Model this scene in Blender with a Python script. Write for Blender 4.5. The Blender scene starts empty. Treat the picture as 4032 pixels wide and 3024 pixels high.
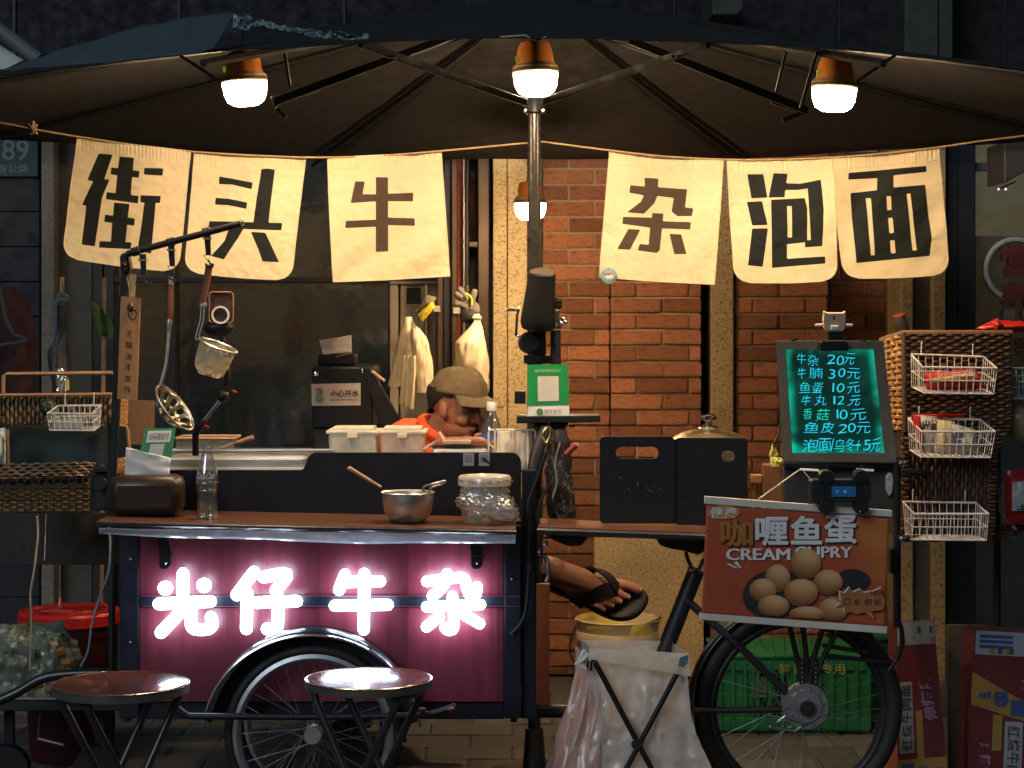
import bpy, bmesh, math, random
from mathutils import Vector, Matrix, noise
random.seed(7)
sc = bpy.context.scene
COL = sc.collection
# ---------------------------------------------------------------- camera, world, sun, exposure
F, H, YH = 8000.0, 1.578, 1240.0           # focal length in photo pixels, eye height, horizon row (photo 4032 x 3024)
cam_d = bpy.data.cameras.new('camera')
cam = bpy.data.objects.new('camera', cam_d); COL.objects.link(cam)
cam.location = (0, 0, H); cam.rotation_euler = (math.radians(90), 0, 0)
cam_d.sensor_width = 36.0; cam_d.lens = F / 4032 * 36
cam_d.shift_y = (YH - 1512) / 4032; cam_d.clip_end = 500; cam_d.clip_start = 0.05
sc.camera = cam
W = bpy.data.worlds.new('World'); sc.world = W; W.use_nodes = True
wn = W.node_tree; bg = wn.nodes['Background']
sky = wn.nodes.new('ShaderNodeTexSky'); sky.sky_type = 'NISHITA'; sky.sun_disc = False
sky.sun_elevation = math.radians(32); sky.sun_rotation = math.radians(200); sky.air_density = 2.0; sky.ozone_density = 4.0
wn.links.new(sky.outputs[0], bg.inputs[0]); bg.inputs[1].default_value = 0.016
sun_d = bpy.data.lights.new('street_glow', 'SUN'); sun_d.energy = 0.92; sun_d.angle = math.radians(25); sun_d.color = (0.78, 0.9, 1.0)
sun = bpy.data.objects.new('street_glow', sun_d); COL.objects.link(sun)
sun.rotation_euler = Vector((0.42, 0.80, -0.44)).to_track_quat('-Z', 'Y').to_euler()
vs = sc.view_settings
vs.view_transform = 'Standard'; vs.look = 'None'; vs.exposure = 0.0; vs.gamma = 1.0; vs.use_curve_mapping = False
sc.render.engine = 'CYCLES'
cy = sc.cycles
cy.use_denoising = True; cy.sample_clamp_indirect = 4.0; cy.max_bounces = 6; cy.diffuse_bounces = 3; cy.glossy_bounces = 4; cy.transparent_max_bounces = 12
cy.caustics_reflective = False; cy.caustics_refractive = False; cy.blur_glossy = 0.5

# ---------------------------------------------------------------- helpers
def P(x, y, D): return Vector(((x - 2016) * D / F, D, H - (y - YH) * D / F))
def px(D): return D / F
def PD(x, y, Z): return P(x, y, (H - Z) * F / (y - YH))          # a point on the level Z
def Pl(lst, D): return [P(a[0], a[1], a[2] if len(a) > 2 else D) for a in lst]
def quadmap(tl, tr, br, bl):
    a, b, c, d = [P(*t) if isinstance(t, tuple) else t for t in (tl, tr, br, bl)]
    return lambda u, v: (a * (1 - u) + b * u) * (1 - v) + (d * (1 - u) + c * u) * v
def thing(name, label, cat, loc=(0, 0, 0), group=None):
    o = bpy.data.objects.new(name, None); COL.objects.link(o); o.location = loc
    o.empty_display_size = 0.05
    o['label'] = label; o['category'] = cat
    if group: o['group'] = group
    return o
def tag(o, label, cat, group=None):
    o['label'] = label; o['category'] = cat
    if group: o['group'] = group
    return o
def wloc(o):
    L = Vector((0, 0, 0))
    while o is not None: L = L + o.location; o = o.parent
    return L
class MB:
    def __init__(s): s.v = []; s.f = []
    def add(s, vs_, fs):
        n = len(s.v); s.v += [Vector(v) for v in vs_]; s.f += [tuple(i + n for i in f) for f in fs]; return s
    def box(s, c, d, R=None):
        c = Vector(c); vs_ = []
        for z in (-1, 1):
            for y in (-1, 1):
                for x in (-1, 1):
                    v = Vector((x * d[0] / 2, y * d[1] / 2, z * d[2] / 2)); vs_.append(c + (R @ v if R else v))
        return s.add(vs_, [(0, 2, 3, 1), (4, 5, 7, 6), (0, 1, 5, 4), (2, 6, 7, 3), (0, 4, 6, 2), (1, 3, 7, 5)])
    def rect(s, x0, y0, x1, y1, D, t):      # photo rectangle whose front is at D, t deep
        a, b = P(x0, y0, D), P(x1, y1, D)
        return s.box(((a.x + b.x) / 2, D + t / 2, (a.z + b.z) / 2), (abs(b.x - a.x), t, abs(a.z - b.z)))
    def poly(s, pts, D, t, off=None):       # photo outline extruded t backwards
        q = Pl(pts, D); n = len(q); o = Vector(off) if off else Vector((0, t, 0))
        ar = sum(q[i].x * q[(i + 1) % n].z - q[(i + 1) % n].x * q[i].z for i in range(n))
        if ar < 0: q.reverse()
        return s.add(q + [v + o for v in q], [tuple(range(n)), tuple(range(2 * n - 1, n - 1, -1))] +
                     [(i, i + n, (i + 1) % n + n, (i + 1) % n) for i in range(n)])
    def quad(s, a, b, c, d): return s.add([a, b, c, d], [(0, 1, 2, 3)])
    def tube(s, p, r, n=8, closed=False, caps=True, sx=1.0):
        p = [Vector(q) for q in p]; m = len(p)
        rr = r if isinstance(r, (list, tuple)) else [r] * m
        prev = None; ring = []
        for i in range(m):
            a = p[(i - 1) % m] if (i > 0 or closed) else p[i]; b = p[(i + 1) % m] if (i < m - 1 or closed) else p[i]
            t = (b - a)
            t = t.normalized() if t.length > 1e-9 else Vector((0, 0, 1))
            if prev is None:
                u = t.cross(Vector((0, 1, 0)));
                if u.length < 0.1: u = t.cross(Vector((1, 0, 0)))
            else: u = prev - t * prev.dot(t)
            u.normalize(); prev = u; w = t.cross(u)
            ring.append([p[i] + (u * math.cos(2 * math.pi * k / n) * sx + w * math.sin(2 * math.pi * k / n)) * rr[i] for k in range(n)])
        vs_ = [v for q in ring for v in q]; fs = []
        for i in range(m if closed else m - 1):
            j = (i + 1) % m
            for k in range(n): fs.append((i * n + k, i * n + (k + 1) % n, j * n + (k + 1) % n, j * n + k))
        if caps and not closed:
            fs.append(tuple(range(n - 1, -1, -1))); fs.append(tuple((m - 1) * n + k for k in range(n)))
        return s.add(vs_, fs)
    def lathe(s, c, prof, n=24, R=None, arc=None, cap=True):
        c = Vector(c); vs_ = []; fs = []; m = len(prof)
        for r, h in prof:
            for k in range(n):
                a = 2 * math.pi * k / n; v = Vector((r * math.cos(a), r * math.sin(a), h)); vs_.append(c + (R @ v if R else v))
        for i in range(m - 1):
            for k in range(n): fs.append((i * n + k, i * n + (k + 1) % n, (i + 1) * n + (k + 1) % n, (i + 1) * n + k))
        if cap:
            if prof[0][0] > 1e-5: fs.append(tuple(range(n - 1, -1, -1)))
            if prof[-1][0] > 1e-5: fs.append(tuple((m - 1) * n + k for k in range(n)))
        return s.add(vs_, fs)
    def ball(s, c, r, n=14, m=9, R=None):
        r = (r, r, r) if not isinstance(r, (list, tuple)) else r
        c = Vector(c); vs_ = [c + (R @ Vector((0, 0, r[2])) if R else Vector((0, 0, r[2])))]; fs = []
        for i in range(1, m):
            t = math.pi * i / m
            for k in range(n):
                a = 2 * math.pi * k / n
                v = Vector((r[0] * math.sin(t) * math.cos(a), r[1] * math.sin(t) * math.sin(a), r[2] * math.cos(t))); vs_.append(c + (R @ v if R else v))
        vs_.append(c + (R @ Vector((0, 0, -r[2])) if R else Vector((0, 0, -r[2]))))
        for k in range(n): fs.append((0, 1 + k, 1 + (k + 1) % n))
        for i in range(m - 2):
            for k in range(n): fs.append((1 + i * n + k, 1 + (i + 1) * n + k, 1 + (i + 1) * n + (k + 1) % n, 1 + i * n + (k + 1) % n))
        e = len(vs_) - 1
        for k in range(n): fs.append((e, 1 + (m - 2) * n + (k + 1) % n, 1 + (m - 2) * n + k))
        return s.add(vs_, fs)
    def caps(s, p, r, n=10):                # round-ended stroke
        s.tube(p, r, n)
        rr = r if isinstance(r, (list, tuple)) else [r] * len(p)
        s.ball(p[0], rr[0], n, 6); s.ball(p[-1], rr[-1], n, 6); return s
    def grid(s, fn, nu, nv):
        vs_ = [fn(i / nu, j / nv) for j in range(nv + 1) for i in range(nu + 1)]
        return s.add(vs_, [(j * (nu + 1) + i, (j + 1) * (nu + 1) + i, (j + 1) * (nu + 1) + i + 1, j * (nu + 1) + i + 1) for j in range(nv) for i in range(nu)])
    def build(s, name, mat, parent=None, bev=0.0, smooth=False, solid=0.0, kind=None, sub=0, flip=True):
        L = wloc(parent) if parent else Vector((0, 0, 0))
        m = bpy.data.meshes.new(name); m.from_pydata([v - L for v in s.v], [], s.f)
        if flip:
            b = bmesh.new(); b.from_mesh(m); bmesh.ops.recalc_face_normals(b, faces=b.faces); b.to_mesh(m); b.free()
        if mat: m.materials.append(mat)
        if smooth:
            m.polygons.foreach_set('use_smooth', [True] * len(m.polygons))
            m.set_sharp_from_angle(angle=math.radians(40 if smooth is True else smooth))
        o = bpy.data.objects.new(name, m); COL.objects.link(o)
        if parent: o.parent = parent
        if solid: md = o.modifiers.new('thick', 'SOLIDIFY'); md.thickness = solid
        if bev: md = o.modifiers.new('bevel', 'BEVEL'); md.width = bev; md.segments = 2; md.limit_method = 'ANGLE'; md.harden_normals = False
        if sub: md = o.modifiers.new('sub', 'SUBSURF'); md.levels = sub; md.render_levels = sub
        if kind: o['kind'] = kind
        return o
def inst(src, parent, M=None, name=None):
    c = src.copy(); COL.objects.link(c); c.parent = parent
    if M is not None: c.matrix_local = M
    if name: c.name = name
    return c
def copy_tree(o, parent=None):
    c = o.copy(); COL.objects.link(c); c.parent = parent
    for ch in list(o.children): copy_tree(ch, c)
    return c
def struct(o): o['kind'] = 'structure'; return o
def arc(c, r, a0, a1, n, D=None):           # points of a circle in the picture-parallel plane, angles in degrees, 0 right, 90 up
    return [Vector((c[0] + r * math.cos(math.radians(a0 + (a1 - a0) * i / n)), c[1], c[2] + r * math.sin(math.radians(a0 + (a1 - a0) * i / n)))) for i in range(n + 1)]
def spline(p, k=6):
    p = [Vector(q) for q in p]; out = []
    for i in range(len(p) - 1):
        a = p[max(i - 1, 0)]; b = p[i]; c = p[i + 1]; d = p[min(i + 2, len(p) - 1)]
        for j in range(k):
            t = j / k
            out.append(0.5 * ((2 * b) + (c - a) * t + (2 * a - 5 * b + 4 * c - d) * t * t + (3 * b - 3 * c + d - a) * t ** 3))
    out.append(p[-1]); return out
def nz(x, y, z=0.0, s=1.0): return noise.noise(Vector((x * s, y * s, z * s)))

# ---------------------------------------------------------------- text
_tc = {}
def text_mesh(sx, bold=0.0):
    k = (sx, bold)
    if k not in _tc:
        c = bpy.data.curves.new('lettering', 'FONT'); c.body = sx; c.resolution_u = 3; c.offset = bold; c.fill_mode = 'FRONT'
        o = bpy.data.objects.new('lettering', c); COL.objects.link(o)
        m = bpy.data.meshes.new_from_object(o.evaluated_get(bpy.context.evaluated_depsgraph_get()))
        vs_ = [(v.co.x, v.co.y) for v in m.vertices]; fs = [tuple(p.vertices) for p in m.polygons]
        COL.objects.unlink(o); bpy.data.objects.remove(o); bpy.data.curves.remove(c); bpy.data.meshes.remove(m)
        _tc[k] = (vs_, fs)
    return _tc[k]
def lettering(name, sx, mp, u0, v0, u1, v1, mat, parent, bold=0.0, rot=0, fit=True, lift=0.0025, shear=0.0, nrm=None, fat=0.0):
    """text set into the box u0..u1, v0..v1 of the map mp(u, v), raised by lift off its surface"""
    vs_, fs = text_mesh(sx, bold)
    xs = [v[0] for v in vs_]; ys = [v[1] for v in vs_]
    x0, x1, y0, y1 = min(xs), max(xs), min(ys), max(ys)
    n = nrm or (mp(1, 0) - mp(0, 0)).cross(mp(0, 1) - mp(0, 0)).normalized()
    if n.y > 0: n = -n
    mb = MB(); out = []
    shifts = [(0, 0)] + ([(fat * math.cos(k * math.pi / 4), fat * math.sin(k * math.pi / 4)) for k in range(8)] if fat else [])
    for x, y, sh in [(x, y, sh) for sh in range(len(shifts)) for x, y in vs_]:
        a = (x - x0) / (x1 - x0); b = 1 - (y - y0) / (y1 - y0); a += shear * (0.5 - b)
        if rot == 90: a, b = 1 - b, a
        elif rot == -90: a, b = b, 1 - a
        elif rot == 180: a, b = 1 - a, 1 - b
        out.append(mp(u0 + (u1 - u0) * (a + shifts[sh][0]), v0 + (v1 - v0) * (b + shifts[sh][1])) + n * (lift + .00012 * sh))
    nv_ = len(vs_); mb.add(out, [tuple(i + k * nv_ for i in f) for k in range(len(shifts)) for f in fs])
    return mb.build(name, mat, parent, flip=False)

# ---------------------------------------------------------------- materials
_m = {}
def M(name, rgb, rough=0.5, metal=0.0, var=0.18, vs_=9.0, bump=0.0, bs=60.0, em=None, es=0.0, trans=0.0, alpha=1.0, coat=0.0, stretch=None, sub=0.0, rvar=0.15, rnd=0.0, ior=1.45, spec=0.5, dirt=0.0):
    if name in _m: return _m[name]
    m = bpy.data.materials.new(name); m.use_nodes = True; nt = m.node_tree; N = nt.nodes; L = nt.links
    b = N['Principled BSDF']
    tc = N.new('ShaderNodeTexCoord'); mp_ = N.new('ShaderNodeMapping'); L.new(tc.outputs['Object'], mp_.inputs[0])
    if stretch: mp_.inputs['Scale'].default_value = stretch
    n1 = N.new('ShaderNodeTexNoise'); n1.inputs['Scale'].default_value = vs_; n1.inputs['Detail'].default_value = 5; n1.inputs['Roughness'].default_value = 0.65
    L.new(mp_.outputs[0], n1.inputs['Vector'])
    cr = N.new('ShaderNodeMapRange'); cr.inputs[1].default_value = 0.25; cr.inputs[2].default_value = 0.75
    cr.inputs[3].default_value = 1 - var; cr.inputs[4].default_value = 1 + var; L.new(n1.outputs[0], cr.inputs[0])
    fac = cr.outputs[0]
    if rnd:
        oi = N.new('ShaderNodeObjectInfo'); r2 = N.new('ShaderNodeMapRange'); r2.inputs[3].default_value = 1 - rnd; r2.inputs[4].default_value = 1 + rnd
        L.new(oi.outputs['Random'], r2.inputs[0]); mu = N.new('ShaderNodeMath'); mu.operation = 'MULTIPLY'
        L.new(fac, mu.inputs[0]); L.new(r2.outputs[0], mu.inputs[1]); fac = mu.outputs[0]
    mx = N.new('ShaderNodeVectorMath'); mx.operation = 'SCALE'; mx.inputs[0].default_value = rgb; L.new(fac, mx.inputs['Scale'])
    colout = mx.outputs[0]
    if dirt:
        n3 = N.new('ShaderNodeTexNoise'); n3.inputs['Scale'].default_value = 4.0; n3.inputs['Detail'].default_value = 8; L.new(tc.outputs['Object'], n3.inputs['Vector'])
        rp = N.new('ShaderNodeMapRange'); rp.inputs[1].default_value = 0.5; rp.inputs[2].default_value = 0.72; rp.inputs[4].default_value = dirt; L.new(n3.outputs[0], rp.inputs[0])
        mm = N.new('ShaderNodeMix'); mm.data_type = 'RGBA'; L.new(rp.outputs[0], mm.inputs[0]); L.new(colout, mm.inputs[6]); mm.inputs[7].default_value = (0.035, 0.025, 0.018, 1)
        colout = mm.outputs[2]
    L.new(colout, b.inputs['Base Color'])
    b.inputs['Metallic'].default_value = metal; b.inputs['IOR'].default_value = ior
    b.inputs['Specular IOR Level'].default_value = spec
    rr = N.new('ShaderNodeMapRange'); rr.inputs[1].default_value = 0.3; rr.inputs[2].default_value = 0.7
    rr.inputs[3].default_value = max(0.02, rough - rvar * rough); rr.inputs[4].default_value = min(1, rough + rvar * rough * 2)
    n2 = N.new('ShaderNodeTexNoise'); n2.inputs['Scale'].default_value = vs_ * 2.3; n2.inputs['Detail'].default_value = 4; L.new(mp_.outputs[0], n2.inputs['Vector'])
    L.new(n2.outputs[0], rr.inputs[0]); L.new(rr.outputs[0], b.inputs['Roughness'])
    if bump:
        nb = N.new('ShaderNodeTexNoise'); nb.inputs['Scale'].default_value = bs; nb.inputs['Detail'].default_value = 4; L.new(mp_.outputs[0], nb.inputs['Vector'])
        bu = N.new('ShaderNodeBump'); bu.inputs['Strength'].default_value = min(1, bump); bu.inputs['Distance'].default_value = 0.004; L.new(nb.outputs[0], bu.inputs['Height']); L.new(bu.outputs[0], b.inputs['Normal'])
    if em: b.inputs['Emission Color'].default_value = (*em, 1); b.inputs['Emission Strength'].default_value = es
    if trans: b.inputs['Transmission Weight'].default_value = trans
    if alpha < 1: b.inputs['Alpha'].default_value = alpha
    if coat: b.inputs['Coat Weight'].default_value = coat; b.inputs['Coat Roughness'].default_value = 0.08
    if sub: b.inputs['Subsurface Weight'].default_value = sub; b.inputs['Subsurface Radius'].default_value = (0.02, 0.008, 0.004)
    _m[name] = m; return m
def see_through(name, rgb, gloss=0.12, opacity=0.25, rough=0.08, transl=0.0):   # thin clear or milky plastic and glass sheets
    if name in _m: return _m[name]
    m = bpy.data.materials.new(name); m.use_nodes = True; nt = m.node_tree; N = nt.nodes; L = nt.links; N.remove(N['Principled BSDF'])
    out = N['Material Output']
    tr = N.new('ShaderNodeBsdfTransparent'); di = N.new('ShaderNodeBsdfDiffuse'); tl = N.new('ShaderNodeBsdfTranslucent'); gl = N.new('ShaderNodeBsdfGlossy')
    di.inputs[0].default_value = (*rgb, 1); tl.inputs[0].default_value = (*rgb, 1); gl.inputs['Roughness'].default_value = rough
    tcn = N.new('ShaderNodeTexCoord'); nn = N.new('ShaderNodeTexNoise'); nn.inputs['Scale'].default_value = 22; nn.inputs['Detail'].default_value = 6
    L.new(tcn.outputs['Object'], nn.inputs['Vector']); mr = N.new('ShaderNodeMapRange'); mr.inputs[1].default_value = 0.3; mr.inputs[2].default_value = 0.7
    mr.inputs[3].default_value = opacity * 0.75; mr.inputs[4].default_value = min(1, opacity * 1.25); L.new(nn.outputs[0], mr.inputs[0])
    bu = N.new('ShaderNodeBump'); bu.inputs['Strength'].default_value = 0.25; bu.inputs['Distance'].default_value = 0.003; L.new(nn.outputs[0], bu.inputs['Height'])
    for s in (di, tl, gl): L.new(bu.outputs[0], s.inputs['Normal'])
    a = N.new('ShaderNodeMixShader'); a.inputs[0].default_value = transl; L.new(di.outputs[0], a.inputs[1]); L.new(tl.outputs[0], a.inputs[2])
    c = N.new('ShaderNodeMixShader'); L.new(mr.outputs[0], c.inputs[0]); L.new(tr.outputs[0], c.inputs[1]); L.new(a.outputs[0], c.inputs[2])
    lw = N.new('ShaderNodeLayerWeight'); lw.inputs[0].default_value = 0.35
    ma = N.new('ShaderNodeMath'); ma.operation = 'MULTIPLY_ADD'; L.new(lw.outputs['Facing'], ma.inputs[0]); ma.inputs[1].default_value = gloss * 1.5; ma.inputs[2].default_value = gloss * 0.35
    d = N.new('ShaderNodeMixShader'); L.new(ma.outputs[0], d.inputs[0]); L.new(c.outputs[0], d.inputs[1]); L.new(gl.outputs[0], d.inputs[2])
    L.new(d.outputs[0], out.inputs[0]); _m[name] = m; return m
def emit(name, rgb, s):
    if name in _m: return _m[name]
    m = bpy.data.materials.new(name); m.use_nodes = True; N = m.node_tree.nodes; N.remove(N['Principled BSDF'])
    e = N.new('ShaderNodeEmission'); e.inputs[0].default_value = (*rgb, 1); e.inputs[1].default_value = s
    m.node_tree.links.new(e.outputs[0], N['Material Output'].inputs[0]); _m[name] = m; return m

BLACK = M('black_plastic', (0.008, 0.009, 0.012), 0.45, var=0.3, spec=.35)
BLKM = M('black_metal', (0.016, 0.017, 0.021), 0.33, metal=0.0, coat=0.3)
NAVY = M('navy_frame_paint', (0.007, 0.009, 0.018), 0.42, spec=.4)
STEEL = M('brushed_steel', (0.66, 0.65, 0.63), 0.34, metal=1.0, var=0.08, stretch=(1, 1, 12))
CHROME = M('chrome', (0.72, 0.72, 0.72), 0.12, metal=1.0, var=0.05)
WHITE = M('white_plastic', (0.78, 0.77, 0.74), 0.45, var=0.05, sub=0.1)
OFFW = M('cream_plastic', (0.72, 0.66, 0.54), 0.45, var=0.1, dirt=0.3)
PAPER = M('paper', (0.75, 0.72, 0.68), 0.8, var=0.06, bump=0.2)
GREEN = M('green_card', (0.012, 0.25, 0.065), 0.4, var=0.06)
WOODC = M('counter_wood', (0.11, 0.046, 0.028), 0.32, var=0.4, vs_=5, stretch=(1.2, 14, 1), coat=0.25, bump=0.05)
WICK = M('brown_wicker', (0.075, 0.04, 0.024), 0.5, var=0.35, vs_=30, rnd=0.35)
WICK_LIT = M('lit_wicker', (0.36, 0.19, 0.075), 0.5, var=0.3, vs_=30, rnd=0.2)  # brighter wicker for the cabinet side, lamp light put into its colour
REDP = M('red_plastic', (0.5, 0.018, 0.016), 0.35, var=0.1)
GRANITE = None
def granite(name, c0, c1, sc_=90):
    if name in _m: return _m[name]
    m = M(name, c0, 0.55, bump=0.15, bs=140); nt = m.node_tree; N = nt.nodes; L = nt.links; b = N['Principled BSDF']
    tc = N['Texture Coordinate']; v = N.new('ShaderNodeTexNoise'); v.inputs['Scale'].default_value = sc_; v.inputs['Detail'].default_value = 3; v.inputs['Roughness'].default_value = 0.8
    v2 = N.new('ShaderNodeTexNoise'); v2.inputs['Scale'].default_value = 3.0; v2.inputs['Detail'].default_value = 4
    L.new(tc.outputs['Object'], v.inputs['Vector']); L.new(tc.outputs['Object'], v2.inputs['Vector'])
    r = N.new('ShaderNodeValToRGB'); e = r.color_ramp.elements; e[0].position = 0.38; e[0].color = (*c1, 1); e[1].position = 0.62; e[1].color = (*c0, 1)
    e2 = r.color_ramp.elements.new(0.47); e2.color = tuple(c0[i] * 0.75 + c1[i] * 0.25 for i in range(3)) + (1,)
    L.new(v.outputs[0], r.inputs[0]); mr = N.new('ShaderNodeMapRange'); mr.inputs[1].default_value = 0.3; mr.inputs[2].default_value = 0.7; mr.inputs[3].default_value = 0.75; mr.inputs[4].default_value = 1.15
    L.new(v2.outputs[0], mr.inputs[0]); s = N.new('ShaderNodeVectorMath'); s.operation = 'SCALE'; L.new(r.outputs[0], s.inputs[0]); L.new(mr.outputs[0], s.inputs['Scale'])
    L.new(s.outputs[0], b.inputs['Base Color']); return m
# ================================================================ ground
ASPH = M('asphalt', (0.045, 0.045, 0.047), 0.75, var=0.3, vs_=40, bump=0.5, bs=220)
g = MB().grid(lambda u, v: Vector((-60 + 120 * u, -30 + 36.2 * v, -0.012)), 4, 4).build('street', ASPH); struct(g)
g2 = MB().grid(lambda u, v: Vector((-60 + 120 * u, 6.2 + 40 * v, -0.008)), 4, 4).build('pavement_bed', M('joint_sand', (0.05, 0.045, 0.04), 0.9, bump=0.4)); struct(g2)
pave = bpy.data.objects.new('pavement', None); COL.objects.link(pave); struct(pave)
PAV = M('paver_stone', (0.07, 0.07, 0.07), 0.5, var=0.35, vs_=14, bump=0.35, bs=80, rnd=0.25)
def brick_mesh(name, mat, seed, rough=0.035):
    b = bmesh.new(); bmesh.ops.create_cube(b, size=1.0)
    bmesh.ops.bevel(b, geom=b.edges[:], offset=0.035, segments=1, affect='EDGES', clamp_overlap=True)
    for v in b.verts:
        v.co.x += random.uniform(-1, 1) * rough * 0.4; v.co.z += random.uniform(-1, 1) * rough; v.co.y += random.uniform(-1, 1) * rough
    m = bpy.data.meshes.new(name); b.to_mesh(m); b.free(); m.materials.append(mat); return m
PM = [brick_mesh('paver', PAV, i, 0.015) for i in range(3)]
ny = 0; npv = 0
for j in range(13):
    yy = 6.30 + j * 0.205
    half = 0.5 * (yy / F) * 4200
    off = 0.155 * (j % 2)
    for i in range(-8, 9):
        xx = i * 0.31 + off
        if abs(xx) > half + 0.1 or yy > 8.8: continue
        o = bpy.data.objects.new('paver', random.choice(PM)); COL.objects.link(o); o.parent = pave
        o.scale = (0.302, 0.197, 0.05); o.location = (xx, yy, -0.025 + random.uniform(-0.002, 0.002))
        o.rotation_euler = (random.uniform(-.006, .006), random.uniform(-.006, .006), random.uniform(-.008, .008)); npv += 1
# ================================================================ building
MORTAR = M('mortar', (0.36, 0.27, 0.17), 0.9, var=0.2, vs_=30, bump=0.6, bs=150)
BRICK = M('brick_clay', (0.37, 0.148, 0.075), 0.8, var=0.28, vs_=18, bump=0.9, bs=55, rnd=0.38, dirt=0.5)
BM = [brick_mesh('brick', BRICK, i) for i in range(6)]
DW = 8.9; PITCH = 63.2
def brick_panel(name, label, x0, x1, D, y_top, y_bot, phase, depth=0.35):
    a = P(x0, y_top, D); b = P(x1, y_bot, D)
    t = thing(name, label, 'wall', ((a.x + b.x) / 2, D, max(0, b.z)))
    MB().box(((a.x + b.x) / 2, D + 0.012 + depth / 2, (a.z + b.z) / 2), (b.x - a.x - .016, depth, a.z - b.z)).build('mortar_bed', MORTAR, t)
    L = wloc(t); n = 0; y = 1171.0
    while y > y_top: y -= PITCH
    r = int(round((y - 1171) / PITCH))
    while y < y_bot - 5:
        yt = max(y, y_top); yb = min(y + PITCH, y_bot)
        w = 206 * 8.9 / D; xs = x0 + (phase + (r % 2) * 0.5) * w - 2 * w
        while xs < x1:
            l = max(xs, x0); rr = min(xs + w, x1)
            if rr - l > 16:
                p = P((l + rr) / 2, (yt + yb) / 2, D)
                o = bpy.data.objects.new('brick', random.choice(BM)); COL.objects.link(o); o.parent = t
                o.scale = ((rr - l - 8.5) * px(D), 0.06, (yb - yt - 9) * px(D))
                o.location = Vector((p.x, D + 0.03 - random.uniform(0.0, 0.007), p.z)) - L
                o.rotation_euler = (random.uniform(-.01, .01), random.uniform(-.008, .008), random.uniform(-.012, .012)); n += 1
            xs += w
        y += PITCH; r += 1
    return t
GY = YH + H * F / DW                       # ground row at the wall
brick_panel('brick_wall', 'red brick wall between granite pillar and projecting brick pier', 2132, 2403, DW, 560, GY, 0.02)
brick_panel('brick_pier', 'projecting red brick pier behind the black wind guard', 2402, 2764, DW - 0.05, 560, 2098, 0.0, 0.40)
brick_panel('brick_wall', 'red brick wall running behind the lit green menu board', 2892, 3262, DW, 560, GY - 2, 0.35)
brick_panel('brick_wall', 'shadowed recessed brick wall behind the wicker cabinet', 3266, 3530, DW + 0.28, 600, 1240 + H * F / (DW + .28) - 2, 0.2)
GR1 = granite('yellow_granite', (0.66, 0.50, 0.26), (0.28, 0.19, 0.09))
GR2 = granite('brown_granite', (0.40, 0.29, 0.15), (0.14, 0.095, 0.055), 70)
GR3 = granite('grey_granite', (0.16, 0.15, 0.125), (0.08, 0.07, 0.06))
# dark gap and granite strip right of the pier
t = thing('granite_strip', 'narrow brown granite strip beside the brick pier', 'pillar', P(2842, 2600, DW))
MB().rect(2798, 560, 2888, GY, DW - 0.03, 0.35).build('slab', GR2, t, bev=0.004)
MB().rect(2768, 560, 2796, GY, DW + 0.10, 0.25).build('joint_channel', M('dark_gap', (0.012, 0.011, 0.01), 0.8), t)
# plinth slab under the pier
t = thing('granite_plinth', 'speckled yellow granite plinth slab below the brick pier', 'plinth', P(2560, GY, DW - .09))
MB().rect(2340, 2104, 2772, GY, DW - 0.09, 0.45).build('slab', GR1, t, bev=0.006)
MB().rect(2340, 2094, 2772, 2105, DW - 0.10, 0.45).build('cap_edge', GR1, t, bev=0.003)
# granite door pillar
t = thing('granite_pillar', 'pale yellow granite door pillar behind the man in the cap', 'pillar', P(2008, GY, DW - .12))
MB().rect(1942, 420, 1996, GY + 30, DW - 0.14, 0.5).build('slab', GR1, t, bev=0.004)
MB().rect(1999, 420, 2076, GY + 30, DW - 0.14, 0.5).build('slab', GR1, t, bev=0.004)
t = thing('drain_pipe', 'dark drain pipe with pale edge between granite pillar and brick', 'pipe', P(2100, GY, DW - .05))
MB().tube([P(2094, 400, DW - .05), P(2094, GY, DW - .05)], 0.018, 12).build('pipe', BLKM, t, smooth=True)
MB().rect(2112, 400, 2128, GY, DW - .02, .1).build('edge_strip', GR1, t, bev=.003)
# right pillars
for (x0, x1, D, mt, lb) in ((3532, 3548, DW + .05, M('bronze_trim', (0.06, 0.045, 0.03), .4), 'thin bronze trim strip beside grey and tan granite pillars'),
                            (3548, 3596, DW - .12, GR2, 'narrow tan granite pillar face next to the recessed brick wall'),
                            (3598, 3672, DW - .05, GR3, 'grey recessed granite pillar face right of the narrow tan one'),
                            (3674, 3724, DW - .14, GR2, 'tan granite pillar face bordering the dark shop window')):
    tag(MB().rect(x0, 500, x1, 1240 + H * F / D, D, .5).build('granite_pillar' if mt is not M('bronze_trim', (0, 0, 0)) else 'wall_trim', mt, bev=.004), lb, 'pillar')
# right shop window
DARKF = M('dark_blue_frame', (0.012, 0.015, 0.024), 0.35)
GLASS = see_through('shop_glass', (0.05, 0.07, 0.08), 0.35, 0.25, 0.05)
t = thing('shop_window', 'dark shop window with faint red lettering and white ring at right', 'window', P(3900, GY, DW))
MB().rect(3726, 450, 3842, GY, DW - .02, .25).build('frame', DARKF, t, bev=.006)
MB().rect(3770, 450, 3774, GY, DW - .026, .02).build('frame_groove', BLACK, t)
MB().rect(3842, 450, 4300, GY, DW + .06, .012).build('pane', GLASS, t)
MB().rect(3842, 640, 4300, 672, DW + .03, .03).build('transom', M('blue_grey_trim', (.05, .07, .09), .5), t, bev=.003)
MB().rect(3842, 930, 4300, 1900, DW + .10, .02).build('backing_film', M('teal_film', (0.085, 0.12, 0.13), .5, var=.25), t)
qm = quadmap((3842, 930, DW + .05), (4300, 930, DW + .05), (4300, 1900, DW + .05), (3842, 1900, DW + .05))
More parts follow.
